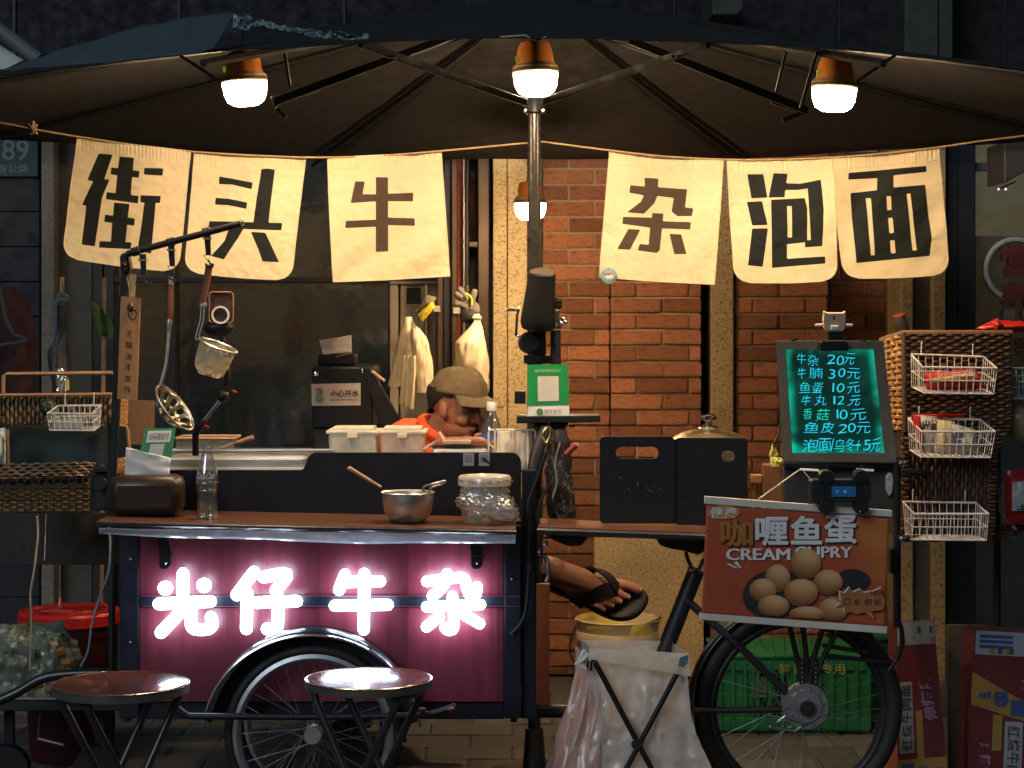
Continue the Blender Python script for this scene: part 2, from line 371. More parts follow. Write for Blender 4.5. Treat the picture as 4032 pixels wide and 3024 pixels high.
ring = [P(4000 + 118 * math.cos(a), 1060 + 118 * math.sin(a), DW + .05) for a in [math.radians(118 + k * 170 / 30) for k in range(31)]]
MB().tube(ring, 0.012, 8).build('ring', M('ring_white', (.4, .42, .4), .5), t, smooth=True)
RT = M('dull_red_print', (0.16, 0.02, 0.03), .6)
lettering('red_character', '营', qm, .215, .035, .55, .165, RT, t, .02)
lettering('red_character', '养', qm, .215, .185, .55, .31, RT, t, .02)
for cx_, s_ in ((3975, '特鲜'), (4050, '一品')):
    d = MB(); d.lathe(P(cx_, 1238, DW + .05), [(0.0, 0), (0.033, 0), (0.033, .003), (0, .003)], 24, Matrix.Rotation(math.pi / 2, 3, 'X')); d.build('round_sticker', M('sticker_brown', (.13, .1, .09), .6), t)
    q2 = quadmap((cx_ - 22, 1218, DW + .045), (cx_ + 22, 1218, DW + .045), (cx_ + 22, 1258, DW + .045), (cx_ - 22, 1258, DW + .045))
    lettering('sticker_text', s_, q2, 0, 0, 1, 1, M('sticker_text', (.5, .45, .4), .6), t)
# small dark box at the upper right
t = thing('wall_unit', 'boxy metal wall unit hanging at upper right with two tiny lamps', 'wall unit', P(4000, 720, 8.2))
MB().poly([(3952, 560), (4100, 500), (4100, 640), (3955, 722)], 8.2, .3).build('housing', M('grey_metal_box', (.05, .045, .04), .4), t, bev=.006)
for x_ in (3932, 3960): MB().ball(P(x_, 745, 8.2), .005).build('indicator', emit('pink_led', (1, .55, .7), 1.5), t)
MB().tube([P(3930, 745, 8.21), P(4000, 715, 8.25)], .003).build('indicator_arm', BLACK, t)
# left part: dark wall, number plate, grey pillar, dark window
t = thing('dark_wall', 'dark slate wall behind the green house number plate', 'wall', P(0, GY, DW))
DS = M('dark_slate', (0.010, 0.012, 0.018), .6, var=.25, bump=.2)
MB().rect(-1400, 380, 158, GY, DW - .02, .4).build('backing', DS, t)
for k in range(15):
    y_ = 700 + k * 138
    MB().rect(-500, y_, 156, y_ + 132, DW - .03, .02).build('cladding_panel', DS, t, bev=.003)
t = thing('number_plate', 'dark green house number plate reading 89', 'sign', P(40, 700, DW - .04))
MB().rect(-150, 508, 150, 696, DW - .05, .015).build('plate', M('plate_green', (.008, .045, .045), .5), t, bev=.003)
q = quadmap((0, 508, DW - .05), (150, 508, DW - .05), (150, 696, DW - .05), (0, 696, DW - .05))
TW = M('plate_white', (.15, .19, .19), .6)
lettering('number', '89', q, .06, .22, .76, .66, TW, t, .012)
lettering('street_name', '春公路', q, -.08, .74, .76, .92, TW, t)
tag(MB().rect(162, 500, 212, GY, DW - .12, .5).build('granite_pillar', GR3, bev=.004), 'dark grey pillar beside the green number plate', 'pillar')
tag(MB().rect(214, 500, 362, GY, DW - .03, .5).build('granite_pillar', M('olive_render', (.05, .052, .045), .7), bev=.004), 'wide dark olive pillar between grey pillar and shop window', 'pillar')
t = thing('shop_front', 'dark glazed shop front behind the cart with dim interior', 'shop front', P(1000, GY, DW))
FR = M('bronze_aluminium', (0.10, 0.066, 0.045), .35, metal=.4)
FRD = M('dark_aluminium', (0.02, 0.021, 0.026), .35)
for x0, x1 in ((364, 402), (408, 446), (652, 690)): MB().rect(x0, 500, x1, GY, DW - .03, .12).build('mullion', FRD, t, bev=.004)
MB().rect(446, 1090, 1528, 1112, DW - .02, .08).build('transom', FRD, t, bev=.003)
MB().rect(446, 450, 1528, GY, DW + .03, .01).build('pane', GLASS, t)
MB().rect(380, 300, 1940, GY + 40, DW + 1.5, .05).build('interior_wall', M('interior_wall', (.06, .06, .062), .8), t)
MB().rect(360, 300, 378, GY + 40, DW + .1, 1.45).build('interior_side', M('interior_wall', (0, 0, 0)), t)
q = quadmap((700, 1000, DW + 1.49), (1500, 1000, DW + 1.49), (1500, 1700, DW + 1.49), (700, 1700, DW + 1.49))
RT2 = M('old_red_print', (.14, .015, .012), .7)
for s_, u in (('街', .08), ('面', .52), ('小', .75)): lettering('wall_character', s_, q, u, .34, u + .18, .55, RT2, t, .02)
MB().rect(620, 1760, 1528, 1790, DW + 1.0, .4).build('interior_shelf', M('shelf_dark', (.04, .035, .03), .6), t)
for k in range(9): MB().lathe(P(720 + k * 88, 1762, DW + 1.2), [(.05, 0), (.055, .06), (.03, .16), (.03, .2)], 14).build('stored_jar', M('jar_dull%d' % (k % 3), ((.1, .05, .03), (.05, .06, .07), (.12, .1, .06))[k % 3], .4), t, smooth=True)
# interior door leaf and jambs
t = thing('door_frame', 'bronze aluminium door frame with red edging beside granite pillar', 'door frame', P(1820, GY, DW))
for x0, x1, D, mt in ((1722, 1744, DW - .05, FR), (1746, 1776, DW - .02, FRD), (1778, 1800, DW - .06, FR), (1822, 1830, DW - .07, STEEL), (1832, 1846, DW - .02, FRD), (1882, 1928, DW - .02, FR)):
    MB().rect(x0, 420, x1, GY, D, .12).build('jamb', mt, t, bev=.004)
MB().rect(1800, 420, 1821, GY, DW - .03, .1).build('red_edging', M('red_couplet', (.2, .03, .02), .7, var=.6, vs_=25), t, bev=.002)
MB().rect(1846, 420, 1882, GY, DW + .25, .02).build('back_panel', FRD, t)
d = MB(); d.lathe(P(1864, 830, DW + .2), [(0.0, 0), (0.16, 0), (0.16, .01), (0, .01)], 32, Matrix.Rotation(math.pi / 2, 3, 'X')); d.build('round_sign', M('dull_red_disc', (.1, .02, .018), .5, var=.5), t)
MB().rect(1722, 950, 1930, 972, DW - .01, .1).build('header', FR, t, bev=.003)
for x_, y_ in ((1712, 1203), (1790, 1210)): MB().rect(x_ - 7, y_, x_ + 22, y_ + 26, DW - .09, .03).build('hinge', M('hinge_white', (.6, .57, .5), .4), t, bev=.004)
t = thing('white_fridge', 'cream fridge cabinet with small dark panel inside the doorway', 'fridge', P(1625, GY, DW + .3))
CREAM = M('cream_paint', (.5, .43, .32), .5)
MB().rect(1534, 1118, 1568, 2600, DW + .3, .5).build('side_panel', CREAM, t, bev=.006)
MB().rect(1576, 1118, 1720, 2600, DW + .32, .5).build('door', CREAM, t, bev=.006)
MB().rect(1534, 1106, 1720, 1119, DW + .28, .55).build('top_rail', M('fridge_rail', (.3, .27, .2), .5), t)
MB().rect(1602, 1132, 1656, 1196, DW + .31, .02).build('dark_panel', BLACK, t, bev=.002)
MB().rect(1672, 1120, 1684, 1500, DW + .30, .02).build('handle', CHROME, t, bev=.002)
tag(MB().rect(4302, 380, 5600, GY, DW - .03, .4).build('dark_wall', DS, bev=.004), 'plain dark wall beyond the right shop window', 'wall')
# facade above the canopy
t = thing('upper_facade', 'dark navy facade with grey blocks above the umbrella', 'facade', P(2016, 480, DW - .2))
MB().rect(-1400, -900, 5600, 470, DW + .35, .4).build('wall', M('navy_facade', (.003, .004, .007), .7, var=.3, bump=.2), t)
for k in range(8): MB().rect(-600 + k * 650, -400, -590 + k * 650, 400, DW + .34, .02).build('seam', DARKF, t)
GB = M('grey_block', (.035, .04, .036), .6, var=.3)
MB().rect(3562, -300, 3696, 420, DW, .3).build('grey_column', GB, t, bev=.006)
MB().rect(3699, -300, 3752, 420, DW + .01, .3).build('grey_column', GB, t, bev=.006)
MB().poly([(2804, -80), (2930, -80), (2930, 36), (2905, 60), (2804, 60)], DW - .25, .5).build('stone_bracket', GB, t, bev=.01)
MB().tube(spline(Pl([(1950, 40), (2060, 8), (2200, -4), (2330, 30)], DW - .1)), .02).build('cable', BLACK, t, smooth=True)
t = thing('neighbour_awning', 'pale blue awning corner on a grey tube at upper left', 'awning', P(0, 250, 8.1))
MB().poly([(-120, 120), (0, 178), (92, 236), (40, 262), (-120, 330)], 8.2, .02).build('fabric', M('pale_awning', (.5, .6, .6), .6), t)
MB().tube(Pl([(-150, 40), (0, 120), (150, 235)], 8.1), .03, 12).build('beam', M('beam_grey', (.12, .14, .16), .5), t, smooth=True)
# ================================================================ umbrella canopy on its pole
CAN = M('black_canopy_cloth', (0.0105, 0.0095, 0.0092), .8, var=.15, vs_=6, bump=.15, bs=400)
CANB = M('slate_canopy_cloth', (0.045, 0.068, 0.08), .7, var=.15, vs_=6, bump=.15, bs=400)
um = thing('patio_umbrella', 'large black octagonal umbrella on a black pole over the cart', 'umbrella', P(2104, 1240 + H * F / 6.78, 6.78))
ZE = 2.245
oct_ = [Vector((-.76, 5.0, 2.225)), Vector((.915, 5.0, 2.225)), Vector((2.14, 6.15, ZE)), Vector((2.14, 7.62, ZE)), Vector((1.0, 8.66, ZE)), Vector((-.85, 8.66, ZE)), Vector((-2.03, 7.62, ZE)), Vector((-2.03, 6.15, ZE))]
apex = Vector((.075, 6.85, 2.66))
for i in range(8):
    a, b = oct_[i], oct_[(i + 1) % 8]
    def fn(u, v, a=a, b=b, i=i):
        e = a * (1 - u) + b * u
        e = e + Vector((0, 0, (.035 if i == 0 else .0) * math.sin(math.pi * u)))
        p = e * (1 - v) + apex * v
        p.z -= .012 * math.sin(math.pi * v) * .6 + .02 * math.sin(math.pi * u) * math.sin(math.pi * v)
        p.z += .006 * nz(p.x, p.y, 3, 5)
        return p
    MB().grid(fn, 14, 16).build('canopy_panel', CAN, um, smooth=True, solid=.002)
def canopy_z(x, y):   # height of the cloth near the middle lines, for the ribs
    return 0
RIB = M('rib_black', (.008, .008, .008), .6)
for i in range(8):
    e = oct_[i] + Vector((0, 0, -.012)); p = [e * (1 - t_) + apex * t_ + Vector((0, 0, -.016 - .012 * math.sin(math.pi * t_) * .6)) for t_ in [k / 8 for k in range(8)]]
    MB().tube(p, .011, 6).build('rib', RIB, um)
# pole
def pole(x, y0, y1, D, r, n=16): return [P(x, y0, D), P(x, y1, D)]
POLE = M('pole_anodised', (.035, .032, .03), .25, metal=.4, var=.1)
pl = MB().tube([P(2104, 380, 6.78), Vector((P(2104, 0, 6.78).x, 6.78, 0.02))], .0215, 20).build('pole', POLE, um, smooth=True)
MB().tube([P(2119, 430, 6.80), P(2124, 1150, 6.80)], .008, 10).build('inner_pole', BLKM, um, smooth=True)
MB().lathe((P(2104, 0, 6.78).x, 6.78, 0), [(.02, .0), (.19, .0), (.2, .02), (.18, .045), (.04, .06), (.03, .2)], 32).build('base', BLKM, um, smooth=True)
hubc = P(2104, 390, 6.78)
MB().lathe(hubc - Vector((0, 0, .03)), [(.026, -.02), (.036, -.015), (.036, .03), (.028, .045)], 20).build('hub', BLACK, um, smooth=True)
for x_ in (2069, 2138): MB().ball(P(x_, 434, 6.75), .009).build('bolt', CHROME, um)
# scissor struts below the cloth, each a flat bar
def bar(a, b, w=.02, d=.012, mt=RIB, nm='strut'):
    a, b = P(*a), P(*b); t_ = (b - a); l = t_.length; t_.normalize(); s = t_.cross(Vector((0, 1, 0))).normalized(); n_ = s.cross(t_)
    R = Matrix((t_, n_, s)).transposed()
    return MB().box((a + b) / 2, (l, d, w), R).build(nm, mt, um, bev=.002)
bar((2072, 405, 6.15), (1420, 172, 5.4), .022); bar((1080, 402, 5.6), (1760, 150, 5.9), .022)
bar((2142, 400, 6.15), (2790, 172, 5.4), .022); bar((3180, 436, 5.6), (2480, 160, 5.9), .022)
for x_, y_ in ((1556, 222), (2650, 226)): MB().ball(P(x_, y_, 5.52), .006).build('rivet', CHROME, um)
TAN = M('bare_tube', (.09, .07, .05), .5)
for a, b in (((706, 216, 5.3), (862, 318, 5.35)), ((1118, 190, 5.5), (1142, 335, 5.55)), ((3098, 190, 5.5), (3056, 362, 5.55)), ((3216, 205, 5.25), (3152, 424, 5.3)), ((3534, 212, 5.25), (3374, 320, 5.3))):
    MB().tube([P(*a), P(*b)], .0042, 8).build('stay_rod', TAN, um)
bar((1075, 398, 6.0), (1250, 340, 6.08), .03, .014, TAN, 'strut_end'); bar((1090, 425, 6.0), (1128, 462, 6.0), .012, .012, TAN, 'strut_tip')
bar((3080, 474, 6.0), (3170, 440, 6.0), .014, .012, TAN, 'strut_tip'); bar((3040, 392, 6.0), (3160, 432, 6.0), .026, .014, M('strut_grey', (.06, .055, .05), .5), 'strut_end')
# pale strips painted in as lamp light caught on the black cloth edge
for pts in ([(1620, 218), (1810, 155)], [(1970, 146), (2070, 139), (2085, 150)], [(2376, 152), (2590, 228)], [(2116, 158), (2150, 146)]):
    MB().tube(Pl(pts, 5.02), .0022, 6).build('edge_glint', M('glint_cream', (.5, .42, .3), .6), um)
# slate blue tarpaulin draped over the left front corner
lo = [(-120, 290), (30, 276), (300, 254), (560, 232), (800, 206), (842, 188)]; hi = [(-120, 292), (30, 270), (300, 176), (560, 98), (800, 58), (930, 46)]
def tarp(u, v):
    def at(tab):
        k = u * (len(tab) - 1); i = min(len(tab) - 2, int(k)); f_ = k - i; return tab[i][0] * (1 - f_) + tab[i + 1][0] * f_, tab[i][1] * (1 - f_) + tab[i + 1][1] * f_
    a, b = at(lo), at(hi); x = a[0] * (1 - v) + b[0] * v; y = a[1] * (1 - v) + b[1] * v; Dl = 5.75 - .80 * u; p = P(x, y, Dl - .03 + .42 * v * u)
    p.z += .004 * nz(x * .01, y * .01, 3); p.y += .015 * nz(x * .006, y * .012, 1); return p
tag(MB().grid(tarp, 60, 14).build('tarpaulin', CANB, smooth=True, solid=.002), 'slate blue tarpaulin draped over the left front umbrella corner', 'tarpaulin')
# crumpled plastic strip lying along the front edge of the canopy
def crum(u, v):
    x = 918 + 540 * u; y = 52 + 84 * u + (30 * math.sin(3.1 * u)) * .6 + v * (62 * (1 - u) * (1.0 if u < .12 else .55) + 34 * u * u)
    p = P(x, y, 5.16 + .1 * v * 0); p.y += .02 * nz(x, y, 0, .03) + .012 * nz(x, y, 2, .09); p.z += .010 * nz(x, y, 5, .05); return p
tag(MB().grid(crum, 60, 8).build('plastic_sheet', M('crumpled_sheet', (.16, .22, .25), .35, bump=.8, bs=40), smooth=True, solid=.001), 'crumpled pale blue plastic strip lying along the umbrella edge', 'plastic sheet')
# ================================================================ lamps
ORANGE = M('orange_lamp_plastic', (.62, .2, .03), .4, sub=.1)
GLOBE = emit('warm_bulb', (1.0, .71, .42), 200.0)
COLLAR = M('lamp_collar', (.45, .30, .15), .35)
GLOBE2 = emit('dim_warm_bulb', (1.0, .68, .37), 190.0)
for m_, k_ in ((GLOBE, 205.0), (GLOBE2, 235.0)):      # the diodes sit in the cap and shine downwards through the globe
    N_ = m_.node_tree.nodes; L_ = m_.node_tree.links; ge = N_.new('ShaderNodeNewGeometry'); sx_ = N_.new('ShaderNodeSeparateXYZ'); L_.new(ge.outputs['Normal'], sx_.inputs[0])
    mr_ = N_.new('ShaderNodeMapRange'); mr_.inputs[1].default_value = 0.25; mr_.inputs[2].default_value = -0.95; mr_.inputs[3].default_value = k_ * .32; mr_.inputs[4].default_value = k_ * 2.2; L_.new(sx_.outputs[2], mr_.inputs[0])
    L_.new(mr_.outputs[0], N_['Emission'].inputs[1])
def lamp(x, y, D, label, hang, tiltx=0, sc2=1.0):
    c = P(x, y, D)      # centre of the collar
    t = thing('camping_lamp', label, 'lamp', c, 'hanging lamps under the umbrella')
    s = sc2 * px(6.3)
    R = Matrix.Rotation(math.radians(tiltx), 3, 'Y')
    def lt(prof, nm, mt, n=32): return MB().lathe(c, [(r * s, h * s) for r, h in prof], n, R).build(nm, mt, t, smooth=True)
    lt([(70, 20), (76, 22), (68, 74), (60, 98), (54, 106), (0, 109)], 'cap', ORANGE)
    lt([(80, 2), (88, 4), (90, 10), (80, 22), (60, 23)], 'collar', COLLAR)
    for k in range(40):
        a = math.radians(k * 9); p = c + R @ Vector((82 * s * math.cos(a), 82 * s * math.sin(a), 24 * s))
        if k < 1: ref = MB().box((0, 0, 0), (4 * s, 4 * s, 8 * s)).build('collar_tooth', COLLAR, t); ref.location = p - c
        else: inst(ref, t, Matrix.Translation(p - c))
    lt([(82, 1), (91, 0), (92, -8), (88, -14)], 'ring', M('lamp_ring', (.2, .14, .08), .3))
    lt([(86, -6), (87, -22), (82, -62), (70, -88), (48, -102), (0, -106)], 'globe', GLOBE if D < 7 else GLOBE2)
    MB().box(c + R @ Vector((-72 * s, -30 * s, 40 * s)), (10 * s, 14 * s, 22 * s), R).build('switch', M('switch_lime', (.6, .6, .03), .4, em=(.6, 1, .05), es=.15), t, bev=.001)
    MB().tube(spline([c + R @ Vector((-26 * s, 0, 105 * s)), c + R @ Vector((0, 0, 122 * s)), c + R @ Vector((26 * s, 0, 105 * s))]), .0025, 6).build('handle', BLACK, t)
    MB().tube([c + R @ Vector((0, 0, 120 * s)), P(*hang)], .0018, 6).build('hook_cord', BLACK, t)
lamp(962, 312, 6.3, 'lit orange capped lamp hanging left, above the 街 and 头 banners', (955, 120, 6.28), -4)
lamp(2108, 274, 6.3, 'lit orange capped lamp hanging in front of the pole top', (2100, 80, 6.28), -2)
lamp(3286, 334, 6.3, 'lit orange capped lamp hanging above the 泡 and 面 banners', (3290, 120, 6.28), 3)
lamp(2088, 792, 8.0, 'lit orange capped lamp behind the pole near the brick wall', (2096, 540, 8.0), 0, .9)
# ================================================================ rope and banners
DB = 7.0
ROPE = M('jute_rope', (.42, .28, .15), .85, var=.3, vs_=120)
r1 = spline(Pl([(-60, 470), (60, 494), (130, 508), (305, 538), (520, 570), (750, 596), (1000, 612), (1240, 620), (1480, 614), (1740, 594), (2104, 560)], DB))
tag(MB().tube(r1, .0034, 8).build('rope', ROPE, smooth=True), 'jute rope strung left of the pole carrying three banners', 'rope', 'banner ropes')
r2 = spline(Pl([(2100, 553), (2400, 592), (2620, 616), (2850, 628), (3060, 628), (3275, 620), (3480, 604), (3694, 580), (3860, 556), (4150, 520)], DB))
tag(MB().tube(r2, .0034, 8).build('rope', ROPE, smooth=True), 'jute rope strung right of the pole carrying three banners', 'rope', 'banner ropes')
t = thing('rope_knot', 'knotted twine bow on the rope left of the first banner', 'knot', P(128, 506, DB))
for k in range(4):
    a = k * 1.7; MB().tube(spline(Pl([(128, 506), (128 + 16 * math.cos(a), 490 - 14 * abs(math.sin(a))), (134 + 8 * math.cos(a), 506), (118 + 10 * k, 530)], DB - .006 - .003 * k)), .0022, 6).build('twine_loop', ROPE, t)
def z1(l): return [(x / 1.58, y / 1.58) for x, y in l]
def z2(l): return [(1300 + x / 1.58, y / 1.58) for x, y in l]
def z3(l): return [(2632 + x / 1.58, y / 1.58) for x, y in l]
G = {
 '街': ([z1([(615, 958), (700, 965), (648, 1118), (682, 1120), (632, 1238), (588, 1530), (510, 1520), (540, 1278), (515, 1275), (585, 1125), (548, 1120)]),
        z1([(748, 978), (836, 985), (812, 1225), (722, 1215)]), z1([(698, 1045), (870, 1068), (866, 1105), (694, 1085)]), z1([(668, 1198), (862, 1222), (860, 1264), (662, 1238)]),
        z1([(714, 1262), (806, 1272), (776, 1515), (690, 1510)]), z1([(656, 1338), (840, 1362), (834, 1402), (650, 1378)]), z1([(622, 1502), (818, 1510), (810, 1548), (616, 1538)]),
        z1([(905, 1048), (1018, 1052), (1012, 1092), (902, 1086)]), z1([(880, 1218), (1002, 1222), (996, 1262), (970, 1262), (940, 1575), (860, 1560), (905, 1260), (878, 1258)])], []),
 '头': ([z1([(1365, 1100), (1440, 1112), (1570, 1138), (1565, 1175), (1440, 1145), (1362, 1142)]), z1([(1342, 1232), (1420, 1238), (1538, 1262), (1532, 1298), (1420, 1275), (1338, 1270)]),
        z1([(1628, 1055), (1665, 1050), (1708, 1058), (1668, 1398), (1578, 1395), (1600, 1240)]), z1([(1305, 1378), (1755, 1390), (1750, 1432), (1300, 1415)]),
        z1([(1430, 1420), (1525, 1405), (1480, 1480), (1392, 1612), (1318, 1592), (1400, 1500)]), z1([(1565, 1445), (1650, 1450), (1736, 1630), (1635, 1625), (1610, 1550)])], []),
 '牛': ([z2([(288, 1105), (358, 1105), (358, 1562), (285, 1565)]), z2([(160, 1133), (216, 1133), (200, 1212), (300, 1212), (300, 1250), (132, 1263)]), z2([(345, 1208), (514, 1200), (512, 1250), (345, 1250)]),
        z2([(102, 1378), (290, 1368), (360, 1355), (524, 1360), (524, 1403), (360, 1398), (290, 1408), (98, 1418)])], []),
 '杂': ([[(2484, 730), (2541, 735), (2540, 700), (2592, 704), (2590, 738), (2704, 747), (2696, 818), (2728, 822), (2722, 850), (2668, 850), (2646, 832), (2655, 778), (2588, 770), (2575, 800), (2535, 840), (2472, 835), (2525, 795), (2538, 768), (2480, 757)],
        [(2455, 855), (2568, 858), (2570, 840), (2612, 842), (2608, 872), (2718, 877), (2714, 903), (2606, 898), (2596, 985), (2585, 995), (2512, 985), (2520, 962), (2555, 965), (2562, 895), (2452, 880)],
        [(2475, 903), (2520, 905), (2480, 982), (2432, 980)], [(2637, 922), (2680, 925), (2700, 1000), (2655, 1000)]], []),
 '泡': ([z3([(495, 1085), (590, 1085), (612, 1228), (518, 1232)]), z3([(490, 1258), (580, 1255), (612, 1398), (520, 1402)]), z3([(520, 1425), (615, 1423), (582, 1658), (492, 1650)]),
        z3([(655, 1080), (740, 1082), (730, 1142), (820, 1145), (945, 1120), (960, 1300), (952, 1530), (848, 1538), (850, 1500), (885, 1495), (868, 1170), (805, 1180), (725, 1180), (720, 1225), (625, 1228)]),
        z3([(640, 1245), (845, 1235), (860, 1300), (858, 1505), (735, 1518), (735, 1612), (970, 1598), (972, 1638), (760, 1655), (645, 1665)])], [z3([(735, 1280), (768, 1280), (770, 1480), (738, 1480)])]),
 '面': ([z3([(1122, 1078), (1600, 1035), (1602, 1068), (1398, 1090), (1395, 1170), (1592, 1152), (1600, 1230), (1632, 1480), (1622, 1590), (1168, 1635), (1150, 1400), (1138, 1202), (1300, 1185), (1305, 1105), (1122, 1115)])],
        [z3([(1228, 1230), (1262, 1230), (1285, 1590), (1255, 1592)]), z3([(1478, 1205), (1505, 1202), (1545, 1558), (1515, 1562)]), z3([(1352, 1220), (1385, 1218), (1390, 1305), (1360, 1312)]), z3([(1365, 1355), (1395, 1352), (1403, 1450), (1370, 1455)]), z3([(1375, 1495), (1408, 1492), (1415, 1575), (1382, 1580)])]),
}
def sdf(pl, x, y):      # signed distance to a polygon, negative inside
    d = 1e9; ins = False; n = len(pl)
    for i in range(n):
        ax, ay = pl[i]; bx, by = pl[(i + 1) % n]; ex, ey = bx - ax, by - ay; wx, wy = x - ax, y - ay
        tt = max(0, min(1, (wx * ex + wy * ey) / (ex * ex + ey * ey + 1e-9))); dx, dy = wx - ex * tt, wy - ey * tt
        d = min(d, dx * dx + dy * dy)
        if (ay > y) != (by > y) and x < (bx - ax) * (y - ay) / (by - ay) + ax: ins = not ins
    d = math.sqrt(d); return -d if ins else d
def cloth_mat(name, ink):
    m = M(name, (.74, .63, .42), .85, var=.10, vs_=4, bump=.04, bs=300, sub=0.0); nt = m.node_tree; N = nt.nodes; L = nt.links; b = N['Principled BSDF']
    at = N.new('ShaderNodeAttribute'); at.attribute_name = 'ink'
    mr = N.new('ShaderNodeMapRange'); mr.inputs[1].default_value = .4; mr.inputs[2].default_value = 2.6; mr.inputs[3].default_value = 1; mr.inputs[4].default_value = 0; L.new(at.outputs['Fac'], mr.inputs[0])
    src = b.inputs['Base Color'].links[0].from_socket
    # fine weave streaks
    tc = N['Texture Coordinate']; wv = N.new('ShaderNodeTexNoise'); wv.inputs['Scale'].default_value = 30; wv.inputs['Detail'].default_value = 8; L.new(tc.outputs['Object'], wv.inputs['Vector'])
    mx = N.new('ShaderNodeMix'); mx.data_type = 'RGBA'; L.new(mr.outputs[0], mx.inputs[0]); L.new(src, mx.inputs[6]); mx.inputs[7].default_value = (*ink, 1)
    L.new(mx.outputs[2], b.inputs['Base Color'])
    rr = N.new('ShaderNodeMix'); L.new(mr.outputs[0], rr.inputs[0]); rr.inputs[2].default_value = .9; rr.inputs[3].default_value = .72; b.inputs['Specular IOR Level'].default_value = .25; L.new(rr.outputs[0], b.inputs['Roughness'])
    tl = N.new('ShaderNodeBsdfTranslucent'); L.new(mx.outputs[2], tl.inputs[0]); ms = N.new('ShaderNodeMixShader'); ms.inputs[0].default_value = .18
    L.new(b.outputs[0], ms.inputs[1]); L.new(tl.outputs[0], ms.inputs[2]); L.new(ms.outputs[0], N['Material Output'].inputs[0])
    return m
CL1 = cloth_mat('canvas_black_ink', (.012, .015, .015)); CL2 = cloth_mat('canvas_lit_ink', (.075, .048, .036))  # second ink is the black one, browned to hold the lamp light
HEM = M('hem_canvas', (.66, .56, .38), .9, var=.12, vs_=60, bump=.5, bs=200)
import bisect
def rope_y(x, tab):
    xs = [a for a, b in tab]; i = max(1, min(len(tab) - 1, bisect.bisect(xs, x))); (xa, ya), (xb, yb) = tab[i - 1], tab[i]; k = (x - xa) / (xb - xa); return ya + (yb - ya) * k
RT_ = [(v.x / DB * F + 2016, YH - (v.z - H) / DB * F) for v in r1] ; RT_R = [(v.x / DB * F + 2016, YH - (v.z - H) / DB * F) for v in r2]
def banner(ch, tl, tr, br, bl, rad, mt, seed, label, D, tab):
    t = thing('banner', label, 'banner', P((bl[0] + br[0]) / 2, max(bl[1], br[1]), D), 'cloth banners on the rope')
    nu, nv = 96, 104; polys, holes = G[ch]; ink = []; vs_ = []; idx = {}; fs = []
    def pos(u, v):
        x = (tl[0] * (1 - u) + tr[0] * u) * (1 - v) + (bl[0] * (1 - u) + br[0] * u) * v
        yt = rope_y(x, tab) - 3; yb = bl[1] * (1 - u) + br[1] * u + 6 * math.sin(math.pi * u) * (1 if rad else .3)
        return x, yt + (yb - yt) * v
    w = math.dist(bl, br); h = math.dist(tl, bl)
    for j in range(nv + 1):
        for i in range(nu + 1):
            u, v = i / nu, j / nv
            # rounded lower corners: pull the outline in
            if rad and v > 1 - rad / h:
                k = (v - (1 - rad / h)) / (rad / h); ins_ = rad * (1 - math.sqrt(max(0, 1 - k * k))) / w
                u = ins_ + u * (1 - 2 * ins_)
            x, y = pos(u, v)
            d = min((sdf(p, x, y) for p in polys))
            for hh in holes: d = max(d, -sdf(hh, x, y))
            ink.append(max(-20, min(20, d)))
            gath = (.5 + .5 * nz(x * .05, seed, 0, 1)) * max(0, 1 - v * 7)
            off = .0045 * gath * math.sin(x * .42 + 3 * nz(x * .02, seed)) + .024 * nz(x * .0035 + y * .0022, y * .0025, seed * 1.7) + .008 * nz(x * .010 + y * .010, y * .003 - x * .003, seed + 4) + .0012 * nz(x * .04 + y * .03, y * .015, seed)
            off += .0012 * nz(x * .09, y * .09, seed + 9) * (1 if (u < .07 or u > .93 or v > .93) else .15)
            off += .0045 * (abs(nz(x * .006 + y * .011, y * .004 - x * .004, seed + 11)) - .15) + .003 * (abs(nz(x * .016 - y * .010, y * .012, seed + 15)) - .15) + .0016 * nz(x * .03, y * .05, seed + 20)
            off += .03 * v * v * (.5 - abs(u - .5)) - .012 * v
            p = P(x, y, D); p.y += off - .001; vs_.append(p)
    for j in range(nv):
        for i in range(nu): a = j * (nu + 1) + i; fs.append((a, a + nu + 1, a + nu + 2, a + 1))
    mb = MB(); mb.add(vs_, fs); o = mb.build('cloth', mt, t, smooth=180, flip=False)
    at = o.data.attributes.new('ink', 'FLOAT', 'POINT'); at.data.foreach_set('value', ink)
    # hem along the edges and the rod pocket seam
    ed = [j * (nu + 1) for j in range(0, nv + 1, 2)] + [nv * (nu + 1) + i for i in range(1, nu + 1)] + [j * (nu + 1) + nu for j in range(nv, -1, -2)]
    MB().tube([vs_[k] + Vector((0, -.001, 0)) for k in ed], .0019, 5).build('hem', HEM, t, smooth=True)
    sj = int(nv * .115); MB().tube([vs_[sj * (nu + 1) + i] + Vector((0, -.0004, 0)) for i in range(2, nu - 1)], .0009, 4).build('pocket_seam', HEM, t)
    return t
banner('街', (305, 536), (752, 596), (706, 1072), (246, 1012), 60, CL1, 1.3, 'cream banner with black 街, first left of the pole rope', DB + .008, RT_)
banner('头', (766, 597), (1203, 618), (1150, 1104), (728, 1070), 58, CL1, 2.9, 'cream banner with black 头 beside the 街 banner', DB + .010, RT_)
banner('牛', (1289, 617), (1737, 594), (1772, 1088), (1313, 1110), 0, CL2, 4.1, 'square cornered cream banner with lamp-browned 牛 left of pole', DB + .008, RT_)
banner('杂', (2401, 592), (2848, 628), (2812, 1120), (2358, 1092), 0, CL2, 5.7, 'square cornered cream banner with lamp-browned 杂 right of pole', DB + .008, RT_R)
